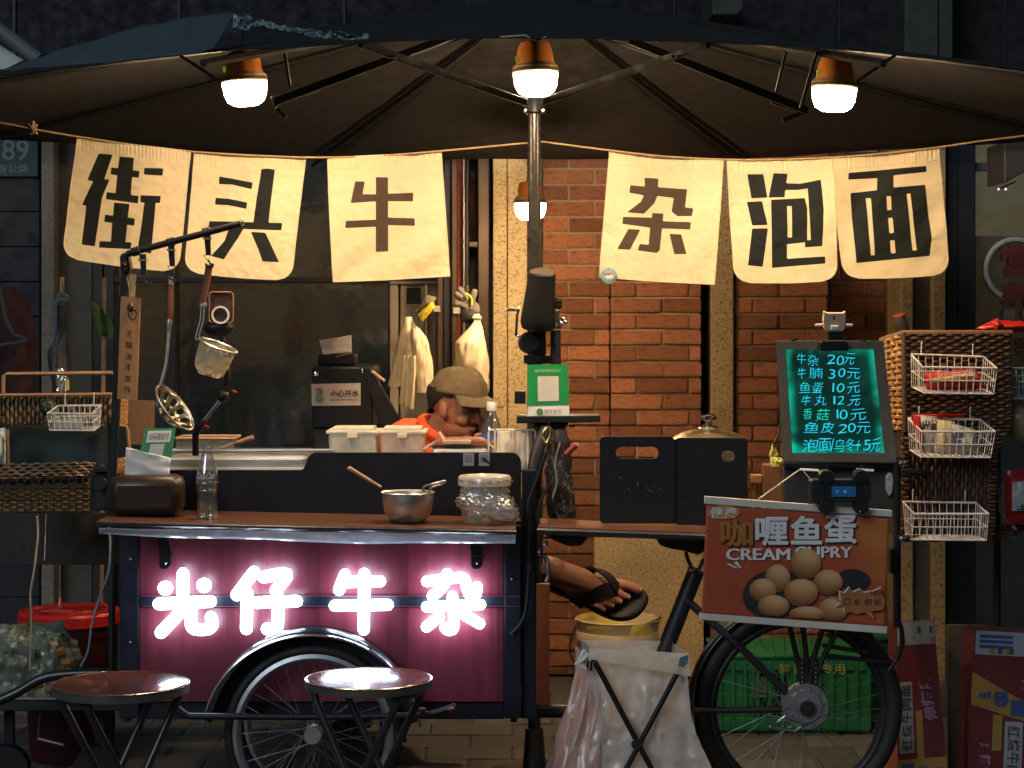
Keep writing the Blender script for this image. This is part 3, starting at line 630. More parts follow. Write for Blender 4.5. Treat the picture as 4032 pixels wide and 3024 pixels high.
banner('泡', (2862, 628), (3278, 619), (3297, 1104), (2888, 1112), 62, CL1, 6.6, 'cream banner with black 泡 between the 杂 and 面 banners', DB + .004, RT_R)
banner('面', (3272, 620), (3695, 580), (3737, 1080), (3318, 1096), 62, CL1, 8.2, 'cream banner with black 面 at the right rope end', DB + .014, RT_R)
t = thing('badge', 'round blue badge pinned to the corner of the 杂 banner', 'badge', P(2397, 1087, DB - .02))
Rb = Matrix.Rotation(math.pi / 2, 3, 'X')
MB().lathe(P(2397, 1087, DB - .012), [(0, .006), (.022, .004), (.028, 0), (.028, -.003), (0, -.003)], 28, Rb).build('disc', M('badge_blue', (.16, .26, .34), .3, var=.7, vs_=60), t, smooth=True)
MB().ball(P(2400, 1092, DB - .018), (.016, .004, .010)).build('white_motif', M('badge_white', (.6, .56, .5), .5, var=.5, vs_=200), t)
MB().ball(P(2398, 1080, DB - .019), (.009, .004, .004)).build('red_motif', M('badge_red', (.4, .08, .03), .5), t)
# ================================================================ vendor tricycle with its box, counter and rear wheel
DP = 6.30                                   # front panel
def panel_mat():
    m = M('mahogany_panel', (.15, .020, .036), .38, var=.3, vs_=4, stretch=(9, 9, .5), coat=.08, bump=.05, bs=40); nt = m.node_tree; N = nt.nodes; L = nt.links; b = N['Principled BSDF']
    src = b.inputs['Base Color'].links[0].from_socket
    tc = N['Texture Coordinate']; sp = N.new('ShaderNodeSeparateXYZ'); L.new(tc.outputs['Object'], sp.inputs[0])
    mu = N.new('ShaderNodeMath'); mu.operation = 'MULTIPLY'; mu.inputs[1].default_value = 7.3; L.new(sp.outputs[0], mu.inputs[0])
    fl = N.new('ShaderNodeMath'); fl.operation = 'FLOOR'; L.new(mu.outputs[0], fl.inputs[0]); wn_ = N.new('ShaderNodeTexWhiteNoise'); wn_.noise_dimensions = '1D'; L.new(fl.outputs[0], wn_.inputs['W'])
    mr = N.new('ShaderNodeMapRange'); mr.inputs[3].default_value = .68; mr.inputs[4].default_value = 1.25; L.new(wn_.outputs[0], mr.inputs[0])
    s = N.new('ShaderNodeVectorMath'); s.operation = 'SCALE'; L.new(src, s.inputs[0]); L.new(mr.outputs[0], s.inputs['Scale']); L.new(s.outputs[0], b.inputs['Base Color']); return m
MAH = panel_mat()
tri = thing('vendor_tricycle', 'black cargo tricycle food cart with red wooden box and glowing sign', 'food cart', Vector((P(1260, 0, DP).x, DP, 0)))
MB().rect(548, 2082, 1984, 2346, DP, .018).build('front_panel', MAH, tri, bev=.002)
MB().rect(548, 2392, 1984, 2764, DP, .018).build('front_panel', MAH, tri, bev=.002)
MB().rect(546, 2347, 2052, 2391, DP - .010, .03).build('cross_rail', NAVY, tri, bev=.003)
for y_ in (2346, 2386): MB().rect(560, y_, 2050, y_ + 4, DP - .014, .01).build('rail_lip', M('rail_lip', (.10, .03, .05), .35), tri)
MB().rect(470, 2078, 546, 2830, DP - .012, .04).build('corner_post', NAVY, tri, bev=.004)
MB().rect(1986, 2070, 2052, 2830, DP - .012, .04).build('corner_post', NAVY, tri, bev=.004)
MB().rect(2054, 1850, 2112, 2830, DP + .02, .05).build('side_post', NAVY, tri, bev=.004)
MB().rect(2112, 2300, 2164, 2800, DP + .35, .03).build('inner_board', M('inner_board', (.28, .10, .06), .5), tri)
a, b = P(470, 2090, DP), P(2112, 2830, DP)
MB().box((a.x + .012, DP + .42, (a.z + b.z) / 2 - .02), (.02, .76, a.z - b.z)).build('side_panel', NAVY, tri, bev=.003)
MB().box((b.x - .07, DP + .42, (a.z + b.z) / 2 - .02), (.02, .76, a.z - b.z)).build('side_panel', NAVY, tri, bev=.003)
MB().box(((a.x + b.x) / 2, DP + .80, (a.z + b.z) / 2), (b.x - a.x, .02, a.z - b.z)).build('rear_panel', NAVY, tri)
MB().box(((a.x + b.x) / 2, DP + .42, b.z + .03), (b.x - a.x, .74, .02)).build('floor_panel', NAVY, tri)
MB().rect(545, 2766, 1986, 2832, DP + .02, .03).build('bottom_rail', NAVY, tri, bev=.003)
for x_, y_ in ((2016, 2130), (2018, 2280), (2018, 2500), (512, 2200), (512, 2530)): MB().ball(P(x_, y_, DP - .014), .005).build('screw', CHROME, tri)
# counter flap, slightly tilted down to the right
ct = [P(380, 2050, 6.05), P(2032, 2084, 6.05), P(2032, 2036, 6.46), P(470, 2004, 6.46)]
th = Vector((0, 0, -.018))
MB().add([*ct, *[p + th for p in ct]], [(0, 1, 2, 3), (7, 6, 5, 4), (0, 4, 5, 1), (1, 5, 6, 2), (2, 6, 7, 3), (3, 7, 4, 0)]).build('counter_top', WOODC, tri, bev=.003)
def trim(u, v):
    x = 390 + 1640 * u; top = 2066 + 30 * u - 4; w_ = 11 + 20 * math.sin(math.pi * min(1, u * 1.02)) * (.55 + .45 * nz(u * 4, 1)) + 8 * u
    y = top + (16 + 10 * nz(u * 3.3, 7)) * (1 - v) + v * (26 + w_ * 1.15)
    p = P(x, y, 6.055 + .02 * v); p.y += .006 * nz(u * 30, v * 3, 2); return p
MB().grid(trim, 80, 3).build('edge_trim', see_through('peeling_edge_film', (.86, .90, .95), .2, .85, .2, .75), tri, smooth=True, solid=.001)
MB().tube([P(384, 2062, 6.045), P(2034, 2097, 6.045)], .0062, 6).build('edge_band', BLKM, tri)
for x_, dx in ((650, 1), (1878, -.2)):       # folding counter brackets
    br = MB().poly([(x_ - 36, 2088), (x_ + 10, 2092), (x_ + 26, 2190), (x_ - 22, 2192)], DP - .05, .035).build('flap_bracket', BLKM, tri, bev=.003)
    MB().poly([(x_ - 24, 2178), (x_ + 22, 2178), (x_ + 22, 2226), (x_ + 8, 2242), (x_ - 16, 2242), (x_ - 24, 2226)], DP - .04, .03).build('bracket_plate', BLKM, br, bev=.003)
    MB().tube([P(x_ + 8, 2090, 6.24), P(x_ + 32, 2192, 6.25)], .0018, 6).build('stay_wire', CHROME, br)
    MB().ball(P(x_ + 2, 2216, DP - .045), .005).build('rivet', CHROME, br)
for x_ in (578, 608): MB().rect(x_, 2088, x_ + 22, 2096, 6.2, .02).build('clip', CHROME, tri, bev=.002)
# dark splash board behind the counter, high on the right
def rnd_c(cx, cy, r, a0, a1, n=6): return [(cx + r * math.cos(math.radians(a0 + (a1 - a0) * k / n)), cy - r * math.sin(math.radians(a0 + (a1 - a0) * k / n))) for k in range(n + 1)]
sp = [(630, 2040), (630, 1851), (1178, 1851)] + rnd_c(1180, 1826, 25, -90, -20, 4)[:3] + rnd_c(1246, 1822, 40, 180, 90) + rnd_c(2012, 1822, 40, 90, 0) + [(2052, 2050)]
MB().poly(sp, 6.465, .016).build('splash_board', M('navy_board', (.005, .006, .011), .5, spec=.3), tri, bev=.002)
# steel work top with inset tank
z_top = P(0, 1785, 6.62).z - .02
MB().box(((P(560, 0, 6.7).x + P(2050, 0, 6.7).x) / 2, 6.80, z_top - .06), (P(2050, 0, 6.7).x - P(560, 0, 6.7).x, .60, .012)).build('work_top', STEEL, tri)
tk = quadmap((648, 1772, 6.58), (1302, 1772, 6.58), (1302, 1850, 6.58), (648, 1850, 6.58))
MB().rect(648, 1786, 1216, 1862, 6.60, .30).build('steel_tank', STEEL, tri, bev=.02)
MB().tube(Pl([(645, 1777, 6.58), (1310, 1774, 6.58)], 6.58) + Pl([(1320, 1772, 6.9), (650, 1772, 6.9)], 6.9), .006, 8, closed=True).build('tank_rim', STEEL, tri, smooth=True)
# neon letters on standoffs
NEON = emit('neon_white', (.66, .80, 1.0), 17.0)
TUBE_R = 24 * px(DP - .045); DN = DP - .045
def zb(l): return [P(300 + x / 1.8433, 1700 + y / 1.8433, DN) for x, y in l]
def zc(l): return [P(900 + x / 1.8433, 2224 + y / 1.8433, DN) for x, y in l]
NE = [
 ('光', zb, [[(775, 1030), (775, 1240)], [(645, 1135), (650, 1135)], [(925, 1115), (930, 1116)], [(600, 1250), (975, 1232)], [(765, 1270), (735, 1330), (615, 1458)], [(835, 1260), (832, 1380), (850, 1425), (900, 1436), (960, 1430), (988, 1400), (978, 1345)]], 1.0),
 ('仔', zb, [[(1290, 1018), (1165, 1185)], [(1240, 1170), (1235, 1430)], [(1360, 1055), (1530, 1032), (1450, 1150)], [(1450, 1150), (1466, 1250), (1460, 1400), (1435, 1445), (1385, 1430)], [(1310, 1240), (1600, 1230)]], 1.0),
 ('牛', zc, [[(845, 70), (802, 182)], [(860, 125), (1100, 120)], [(985, 65), (980, 470)], [(770, 296), (1155, 290)]], .95),
 ('杂', zc, [[(1585, 65), (1560, 150), (1480, 228)], [(1438, 120), (1620, 98), (1705, 98), (1728, 160), (1750, 215), (1788, 222), (1803, 160)], [(1438, 305), (1828, 290)], [(1625, 228), (1635, 440), (1600, 475), (1572, 455)], [(1530, 375), (1437, 450)], [(1715, 365), (1822, 428)]], .9)]
def flatten(mb, cy_, k):
    for v in mb.v: v.y = cy_ + (v.y - cy_) * k
for ch, fn, strokes, k in NE:
    mb = MB()
    for s_ in strokes:
        mb.caps(spline(fn(s_), 5) if len(s_) > 2 else fn(s_), TUBE_R * k * (1.2 if len(s_) == 2 and abs(s_[0][0] - s_[1][0]) < 8 and abs(s_[0][1] - s_[1][1]) < 8 else 1.0), 12)
    flatten(mb, DN, .42)
    o = mb.build('neon_character', NEON, tri, smooth=True); o['label'] = 'glowing white sign character ' + ch
    ps = fn([s_[0] for s_ in strokes[:3]])
    for p in ps: MB().tube([p, Vector((p.x, DP + .002, p.z))], .004, 6).build('standoff', CHROME, o)
PKT = M('sign_bracket_pink', (.5, .12, .15), .4)
for a, b in (((510, 2306), (600, 2300)), ((520, 2316), (600, 2311)), ((716, 2364), (720, 2280))): pass
# wheels
def wheel(cx, cy_, D, r_px, tyre_px, rim_px, nsp, name, rimmat, hub_r, hub_w, parent):
    c = P(cx, cy_, D); r = r_px * px(D); tr_ = tyre_px * px(D) / 2; rr = rim_px * px(D)
    RX = Matrix.Rotation(math.pi / 2, 3, 'X')
    w = bpy.data.objects.new(name, None); COL.objects.link(w); w.parent = parent; w.location = c - wloc(parent)
    n = 72; tp = [c + Vector(((r - tr_) * math.cos(2 * math.pi * k / n), 0, (r - tr_) * math.sin(2 * math.pi * k / n))) for k in range(n)]
    MB().tube(tp, tr_, 12, closed=True).build('tyre', M('tyre_rubber', (.012, .012, .014), .6, bump=.4, bs=120), w, smooth=True)
    for k in range(0):
        pass
    MB().lathe(c, [(rr, -.013), (rr - .012, -.016), (rr - .022, -.010), (rr - .026, 0), (rr - .022, .010), (rr - .012, .016), (rr, .013), (rr, -.013)], 72, RX, cap=False).build('rim', rimmat, w, smooth=True)
    hb = MB().lathe(c, [(0, -hub_w * 1.5), (.006, -hub_w * 1.5), (.006, -hub_w), (hub_r, -hub_w), (hub_r, -hub_w * .8), (hub_r * .55, -hub_w * .7), (hub_r * .55, hub_w * .7), (hub_r, hub_w * .8), (hub_r, hub_w), (0, hub_w)], 24, RX).build('hub', STEEL, w, smooth=True)
    SPK = M('spoke_steel', (.2, .2, .21), .4, metal=.6)
    for k in range(nsp):
        a = 2 * math.pi * k / nsp; side = 1 if k % 2 else -1; lead = math.radians(62 if (k // 2) % 2 else -62)
        p0 = c + Vector((hub_r * .9 * math.cos(a + lead), side * hub_w * .85, hub_r * .9 * math.sin(a + lead))); p1 = c + Vector(((rr - .02) * math.cos(a), 0, (rr - .02) * math.sin(a)))
        MB().tube([p0, p1], .0013, 5, caps=False).build('spoke', SPK, w)
    return w
RIMA = M('aluminium_rim', (.42, .43, .45), .3, metal=.8)
FW = 6.22
wheel(1234, 2889, FW, 352, 44, 316, 32, 'front_wheel', RIMA, .026, .03, tri)
cf = P(1234, 2889, FW); rf = 424 * px(FW)
def fend(u, v, c=None):
    c = c or cf; a = math.radians(8 + 164 * u); w_ = (v - .5); r_ = rf - .018 * (2 * w_) ** 2
    return c + Vector((r_ * math.cos(a), -.01 + w_ * .085, r_ * math.sin(a)))
fd = MB().grid(fend, 48, 8).build('fender', M('fender_blue_black', (.02, .024, .034), .22, coat=.6), tri, smooth=True, solid=.003)
MB().tube([cf + Vector(((rf + .001) * math.cos(math.radians(6 + 168 * k / 48)), -.055, (rf - .02) * math.sin(math.radians(6 + 168 * k / 48)))) for k in range(49)], .0045, 8).build('fender_bead', CHROME, fd, smooth=True)
MB().add([cf + Vector((rf * .99 * math.cos(math.radians(8 + 164 * k / 40)) * s_, .03, rf * .99 * math.sin(math.radians(8 + 164 * k / 40)) * s_)) for s_ in (1, .70) for k in range(41)], [(k, k + 1, k + 42, k + 41) for k in range(40)]).build('wheel_arch', NAVY, tri, solid=.004)
wheel(1234 + 8, 2840, 7.0, 312, 40, 282, 20, 'front_wheel', RIMA, .026, .03, tri)
MB().tube([cf, Vector((cf.x, 7.0, cf.z))], .012, 10).build('axle', BLKM, tri)
# side guard tube
MB().tube(spline(Pl([(700, 2790), (735, 2814), (800, 2820), (1300, 2822), (1640, 2816), (1720, 2806), (1795, 2780)], 6.12), 5), .0105, 12).build('guard_tube', BLKM, tri, smooth=True)
for x_ in (790, 1650): MB().tube([P(x_, 2818, 6.125), P(x_ + 20, 2800, 6.34)], .007, 8).build('guard_mount', BLKM, tri)
for x_ in (1662, 1778): MB().ball(P(x_, 2796, 6.10), (.014, .010, .009)).build('red_cap', M('dull_red_cap', (.16, .015, .015), .5), tri)
# chassis from box to rear wheel, seat tube and saddle
DB2 = 6.44; hubr = P(3158, 2788, DB2)
def rod(a, b, r, nm, mt=BLKM, n=12): return MB().tube([P(*a), P(*b)], r, n).build(nm, mt, tri, smooth=True)
rod((2040, 2800, 6.6), (2700, 2800, DB2), .022, 'main_tube')
rod((2744, 2240, DB2), (2586, 2640, DB2), .027, 'seat_tube'); rod((2586, 2640, DB2), (2570, 2860, DB2), .027, 'seat_tube')
for s_ in (-.05, .05):
    rod((2640, 2800, DB2 + s_ * .6), (3158, 2790, DB2 + s_), .011, 'chain_stay')
    rod((2700, 2360, DB2 + s_ * .5), (2897, 2532, DB2 + s_), .0125, 'seat_stay'); rod((2897, 2532, DB2 + s_), (3158, 2788, DB2 + s_), .0125, 'seat_stay')
    for x0, x1, x2 in ((3104, 3140, 3160), (3158, 3176, 3174), (3248, 3202, 3186), (3318, 3236, 3206)):
        MB().tube([P(x0, 2440, DB2 + s_ * 1.3), P(x1, 2600, DB2 + s_), P(x2, 2700, DB2 + s_)], .009, 8).build('rack_strut', BLKM, tri, smooth=True)
    rod((3164, 2690, DB2 + s_), (3160, 2790, DB2 + s_), .010, 'rack_strut')
    rod((3236, 2540, DB2 + s_), (3420, 2570, DB2 + s_), .007, 'rack_bar'); rod((3250, 2580, DB2 + s_), (3500, 2610, DB2 + s_), .007, 'rack_bar')
sd = MB().poly([(2586, 2112), (2600, 2084), (2660, 2082), (2770, 2078), (2790, 2140), (2760, 2190), (2700, 2172), (2640, 2162), (2596, 2150)], DB2 - .06, .12).build('saddle', M('saddle_black', (.010, .010, .012), .5), tri, bev=.03, smooth=True)
MB().tube(spline(Pl([(2700, 2172), (2716, 2220), (2744, 2250), (2770, 2200)], DB2)), .006, 8).build('saddle_rail', BLKM, sd, smooth=True)
MB().tube(Pl([(2730, 2246), (2790, 2262)], DB2 - .035), .010, 10).build('seat_clamp', BLKM, sd, smooth=True)
MB().ball(P(2722, 2240, DB2 - .04), .012).build('clamp_bolt', CHROME, sd)
wheel(3142, 2788, DB2, 412, 72, 352, 36, 'rear_wheel', M('rim_black', (.02, .02, .022), .35), .035, .04, tri)
cr = P(3142, 2788, DB2)
MB().grid(lambda u, v: cr + Vector(((.352 - .012 * (2 * v - 1) ** 2) * math.cos(math.radians(48 + 150 * u)), (v - .5) * .085, (.352 - .012 * (2 * v - 1) ** 2) * math.sin(math.radians(48 + 150 * u)))), 40, 8).build('rear_fender', M('fender_black', (.010, .010, .012), .3, coat=.3), tri, smooth=True, solid=.003)
RXm = Matrix.Rotation(math.pi / 2, 3, 'X')
db = MB().lathe(P(3170, 2780, DB2 - .052), [(.0, .022), (.026, .022), (.029, .016), (.050, .016), (.056, .010), (.072, .010), (.075, 0), (.075, -.014), (0, -.014)], 40, RXm).build('drum_brake', M('cast_aluminium', (.20, .20, .21), .45, metal=.5, var=.3), tri, smooth=True)
for k in range(10):
    a = math.radians(k * 36); p = P(3170, 2780, DB2 - .068); MB().tube([p + Vector((.05 * math.cos(a), 0, .05 * math.sin(a))), p + Vector((.073 * math.cos(a + .2), .004, .073 * math.sin(a + .2)))], .003, 6).build('cooling_fin', M('cast_aluminium', (0, 0, 0)), db)
MB().tube([P(3030, 2860, DB2 - .07), P(3090, 2820, DB2 - .07), P(3170, 2850, DB2 - .07), P(3130, 2880, DB2 - .07)], .005, 8, closed=True).build('brake_arm', CHROME, db)
MB().lathe(P(3178, 2788, DB2 - .075), [(.0, .02), (.013, .02), (.015, .012), (.024, .012), (.024, 0), (0, 0)], 18, RXm).build('axle_nut', BLKM, tri, smooth=True)
for x_ in (3158, 3212): 
    MB().rect(x_ - 10, 2600, x_ + 10, 2700, DB2 - .062, .006).build('slotted_plate', BLKM, tri, bev=.002)
    for k in range(5): MB().ball(P(x_, 2612 + k * 18, DB2 - .064), .0028, 8, 5).build('slot', M('slot_pale', (.3, .28, .22), .5), tri)
# chain as single links
lk = MB().tube([Vector((.007 * math.cos(a), 0, .0042 * math.sin(a))) for a in [k * math.pi / 4 for k in range(8)]], .0022, 5, closed=True).build('chain_link', BLKM, tri)
chp = []
for k in range(36): chp.append(P(2660 + 380 * k / 36, 2684 + 8 * k / 36, DB2 - .045))
for k in range(40): chp.append(P(2690 + 330 * k / 40, 2858 + 14 * math.sin(3 * k / 40) + 6 * k / 40, DB2 - .045))
lk.location = chp[0] - wloc(tri)
for k, p in enumerate(chp[1:]): inst(lk, tri, Matrix.Translation(p - wloc(tri)) @ Matrix.Rotation(.6 if k % 2 else 0, 4, 'X'))
# rear upright frame carrying board and cabinet
rod((3532, 1800, 6.42), (3532, 2470, 6.42), .013, 'rear_upright')
MB().tube(spline(Pl([(3526, 2430), (3550, 2480), (3546, 2560), (3500, 2640)], 6.42)), .008, 10).build('bent_stay', BLKM, tri, smooth=True)
MB().rect(3508, 2160, 3545, 2260, 6.40, .05).build('upright_sleeve', BLACK, tri, bev=.004)
for y_ in (2120, 1826): MB().ball(P(3552, y_, 6.40), .012).build('upright_knob', CHROME, tri)
# right hand shelf
sh = [P(2118, 2072, 6.10), P(2790, 2096, 6.10), P(2790, 2070, 6.46), P(2118, 2040, 6.46)]; th = Vector((0, 0, -.026))
MB().add([*sh, *[p + th for p in sh]], [(0, 1, 2, 3), (7, 6, 5, 4), (0, 4, 5, 1), (1, 5, 6, 2), (2, 6, 7, 3), (3, 7, 4, 0)]).build('side_shelf', WOODC, tri, bev=.003)
MB().tube([P(2114, 2092, 6.09), P(2790, 2116, 6.09)], .010, 6).build('shelf_edge_band', BLKM, tri)
MB().poly([(2140, 2104), (2320, 2112), (2290, 2150), (2236, 2152), (2180, 2128)], 6.35, .06).build('brake_housing', BLKM, tri, bev=.008)
MB().tube(spline(Pl([(2150, 1780), (2110, 1900), (2080, 1990), (2086, 2100), (2072, 2400), (2010, 2500)], 6.27)), .006, 8).build('cable', BLACK, tri, smooth=True)
MB().tube(spline(Pl([(2168, 1900), (2120, 2010), (2132, 2180), (2126, 2240)], 6.2)), .004, 8).build('cable', BLACK, tri, smooth=True)
for x_, y_ in ((2128, 2170), (2150, 2140)): MB().ball(P(x_, y_, 6.24), .008).build('lever_bolt', CHROME, tri)
MB().tube(spline(Pl([(2122, 2180), (2150, 2200), (2160, 2260), (2150, 2290)], 6.22)), .007, 8).build('brake_lever', CHROME, tri, smooth=True)
# ================================================================ things on the counter
CZ = lambda x: P(x, 2040 + (x - 400) * .02, 6.2)   # about the counter surface
def on_counter(x, D):                               # height of the tilted counter top at photo column x, depth D
    X = (x - 2016) * D / F; k = (X - ct[0].x) / (ct[1].x - ct[0].x); return ct[0].z + (ct[1].z - ct[0].z) * k + .0005
def tissue(pts, D, nm, mt, parent, amp=.006):
    tl_, tr_, br_, bl_ = pts; f_ = quadmap((*tl_, D), (*tr_, D), (*br_, D), (*bl_, D))
    def fn(u, v): p = f_(u, v); p.y += amp * nz(u * 3, v * 3, D * 9) + amp * .6 * math.sin(u * 9 + v * 2); p.z += amp * .4 * nz(u * 4, 3, D); return p
    return MB().grid(fn, 18, 14).build(nm, mt, parent, smooth=True, solid=.0008)
D = 6.25; z0 = on_counter(580, D)
t = thing('tissue_box', 'dark rounded wooden tissue box with white tissue on the counter', 'tissue box', Vector(((580 - 2016) * px(D), D, z0)))
a, b = P(438, 1868, D), P(722, 2008, D)
MB().box(((a.x + b.x) / 2, D, (a.z + z0) / 2), (b.x - a.x, .13, a.z - z0)).build('box', M('walnut_dark', (.030, .018, .013), .32, var=.3, vs_=6, stretch=(2, 8, 14)), t, bev=.03, smooth=True)
tissue([(496, 1762), (672, 1804), (668, 1874), (490, 1876)], D, 'tissue', PAPER, t)
D = 6.40
def card(name, label, quad, D, parts, grp=None, leanD=.02):
    t = thing(name, label, 'sign', P(quad[2][0] * .5 + quad[3][0] * .5, quad[3][1], D), grp)
    tl_, tr_, br_, bl_ = quad; mp = quadmap((*tl_, D + leanD), (*tr_, D + leanD), (*br_, D), (*bl_, D)); return t, mp
def sheet(mp, u0, v0, u1, v1, mat, nm, parent, th_=.003, lift=0):
    n_ = (mp(1, 0) - mp(0, 0)).cross(mp(0, 1) - mp(0, 0)).normalized(); n_ = -n_ if n_.y > 0 else n_
    q = [mp(u0, v0), mp(u1, v0), mp(u1, v1), mp(u0, v1)]; q = [p + n_ * lift for p in q]; k = [p - n_ * th_ for p in q]
    return MB().add(q + k, [(0, 3, 2, 1), (4, 5, 6, 7), (0, 1, 5, 4), (1, 2, 6, 5), (2, 3, 7, 6), (3, 0, 4, 7)]).build(nm, mat, parent)
WPR = M('white_print', (.75, .75, .72), .6)
DPR = M('dark_print', (.03, .04, .035), .6)
t, mp = card('payment_card', 'green and white payment card standing behind the tissue', [(572, 1688), (692, 1684), (668, 1850), (536, 1850)], 6.42, None)
sheet(mp, 0, 0, 1, 1, GREEN, 'card', t, .004); sheet(mp, .12, .06, .88, .34, WPR, 'white_band', t, .001, .0015); sheet(mp, .28, .38, .72, .85, M('grey_square', (.55, .55, .53), .6), 'code_field', t, .001, .0015)
lettering('text', '扫码微信付', mp, .18, .11, .82, .29, DPR, t, lift=.004)
# glass cola bottle
GLS = see_through('bottle_glass', (.35, .36, .33), .55, .10, .05)
D = 6.18; zb_ = on_counter(816, D)
t = thing('glass_bottle', 'empty contoured glass cola bottle on the counter', 'bottle', Vector(((816 - 2016) * px(D), D, zb_)))
s_ = (zb_ * 0 + P(0, 1745, D).z - zb_) / 255
MB().lathe(wloc(t), [(r * s_, h * s_) for r, h in ((0, 2), (34, 0), (38, 6), (36, 30), (33, 70), (34, 95), (38, 120), (38, 135), (34, 160), (26, 190), (18, 215), (15, 235), (17, 240), (17, 252), (13, 255))], 28).build('glass', GLS, t, smooth=True)
qm = lambda u, v: wloc(t) + Vector(((u - .5) * 74 * s_, -math.sqrt(max(0, 39 ** 2 - ((u - .5) * 74) ** 2)) * s_, (158 - v * 28) * s_))
lettering('script_label', 'Coca-Cola', qm, .1, 0, .9, .8, M('bottle_white', (.75, .75, .72), .5), t, .01, shear=.15, nrm=Vector((0, -1, 0)))
for h_, r_ in ((122, 38.5), (96, 34.5), (240, 17.5)): MB().tube([wloc(t) + Vector((r_ * s_ * math.cos(a), r_ * s_ * math.sin(a), h_ * s_)) for a in [k * math.pi / 12 for k in range(24)]], .0009, 5, closed=True).build('rib_line', see_through('bottle_rib', (.6, .6, .58), .6, .45, .1), t)
# steel bowl with chopstick and ladle handle
D = 6.2; zb_ = on_counter(1610, D); c = Vector(((1606 - 2016) * px(D), D, zb_)); s_ = px(D)
t = thing('steel_bowl', 'small brushed steel bowl with wooden stick handle and ear', 'bowl', c)
MB().lathe(c, [(r * s_, h * s_) for r, h in ((0, 0), (62, 0), (72, 6), (92, 40), (100, 80), (102, 112), (108, 116), (106, 118), (99, 114), (96, 80), (88, 42), (70, 10), (0, 8))], 40).build('bowl', STEEL, t, smooth=True)
MB().tube([P(1500, 1918, 6.2), P(1372, 1842, 6.16)], [.0042, .0062], 10).build('stick_handle', M('beech', (.5, .33, .2), .5), t, smooth=True)
MB().tube(spline([P(1668, 1932, 6.10), P(1668, 1918, 6.08), P(1710, 1904, 6.06), P(1752, 1894, 6.06), P(1740, 1906, 6.08), P(1696, 1922, 6.08), P(1690, 1948, 6.1)]), .0032, 8).build('ear_handle', STEEL, t, smooth=True)
for x_, y_ in ((1652, 1952), (1690, 1952)): MB().ball(P(x_, y_, 6.115), .005).build('rivet', STEEL, t)
# plastic jar of garlic in a bag
D = 6.22; zb_ = on_counter(1910, D); c = Vector(((1908 - 2016) * px(D), D, zb_)); s_ = px(D)
t = thing('plastic_jar', 'clear plastic jar with white lid wrapped in a crinkled bag', 'jar', c)
JR = see_through('jar_plastic', (.75, .68, .58), .3, .28, .15, .3)
MB().lathe(c, [(r * s_, h * s_) for r, h in ((0, 1), (84, 0), (90, 8), (94, 90), (97, 148))], 36).build('jar', JR, t, smooth=True)
MB().lathe(c, [(r * s_, h * s_) for r, h in ((98, 146), (104, 148), (104, 178), (98, 186), (70, 184), (66, 180), (0, 180))], 36).build('lid', see_through('lid_plastic', (.78, .74, .66), .25, .7, .2, .3), t, smooth=True)
for k in range(22):
    a = random.random() * 6.28; r_ = random.uniform(10, 68); MB().ball(c + Vector((r_ * math.cos(a), r_ * math.sin(a), 14 + 16 * random.random() + (k % 2) * 14)) * s_ if False else c + Vector((r_ * math.cos(a) * s_, r_ * math.sin(a) * s_, (14 + 18 * random.random() + (k % 2) * 16) * s_)), (.012, .010, .009)).build('garlic_clove', M('garlic', (.55, .42, .24), .6, rnd=.2), t, smooth=True)
def bagfn(u, v):
    a = 2 * math.pi * u; h = 8 + 165 * v; r = 98 + 10 * math.sin(v * 7) + (26 * (1 - v) ** 1.2 * max(0, math.cos(a - .2)) * (1.6 if v < .6 else .5))
    r += 12 * abs(nz(math.cos(a) * 3, math.sin(a) * 3, v * 5)) + 14 * abs(nz(math.cos(a) * 7 + v * 4, math.sin(a) * 7, v * 9)) - 4
    hh = h + 12 * math.sin(a * 2 + 1) * (1 - v) * .5 + (18 + 28 * math.cos(a + 2.6)) * (1 - v)
    return c + Vector((r * math.cos(a) * s_, r * math.sin(a) * s_, max(2, hh) * s_))
MB().grid(bagfn, 90, 36).build('bag', see_through('crinkle_film', (.95, .92, .86), .7, .55, .18, .4), t, smooth=True)
# stickers on the splash board
for x_ in (1824, 1886):
    t = thing('sticker', 'pale square sticker on the splash board left of the smeared one' if x_ < 1850 else 'pale square sticker with black smear on the splash board', 'sticker', P(x_ + 20, 1834, 6.46), 'stickers on the splash board')
    if x_ > 1850: MB().poly([(1894, 1806), (1906, 1800), (1918, 1812), (1940, 1828), (1930, 1830), (1908, 1818)], 6.455, .002).build('smear', BLACK, t)
    mp = quadmap((x_, 1785, 6.462), (x_ + 42, 1785, 6.462), (x_ + 42, 1834, 6.462), (x_, 1834, 6.462))
    sheet(mp, 0, 0, 1, 1, M('sticker_pale', (.30, .33, .36), .5), 'label', t, .001, .001)
    sheet(mp, .12, .1, .88, .72, M('sticker_grey', (.16, .17, .19), .5, var=.6, vs_=120), 'field', t, .001, .002)
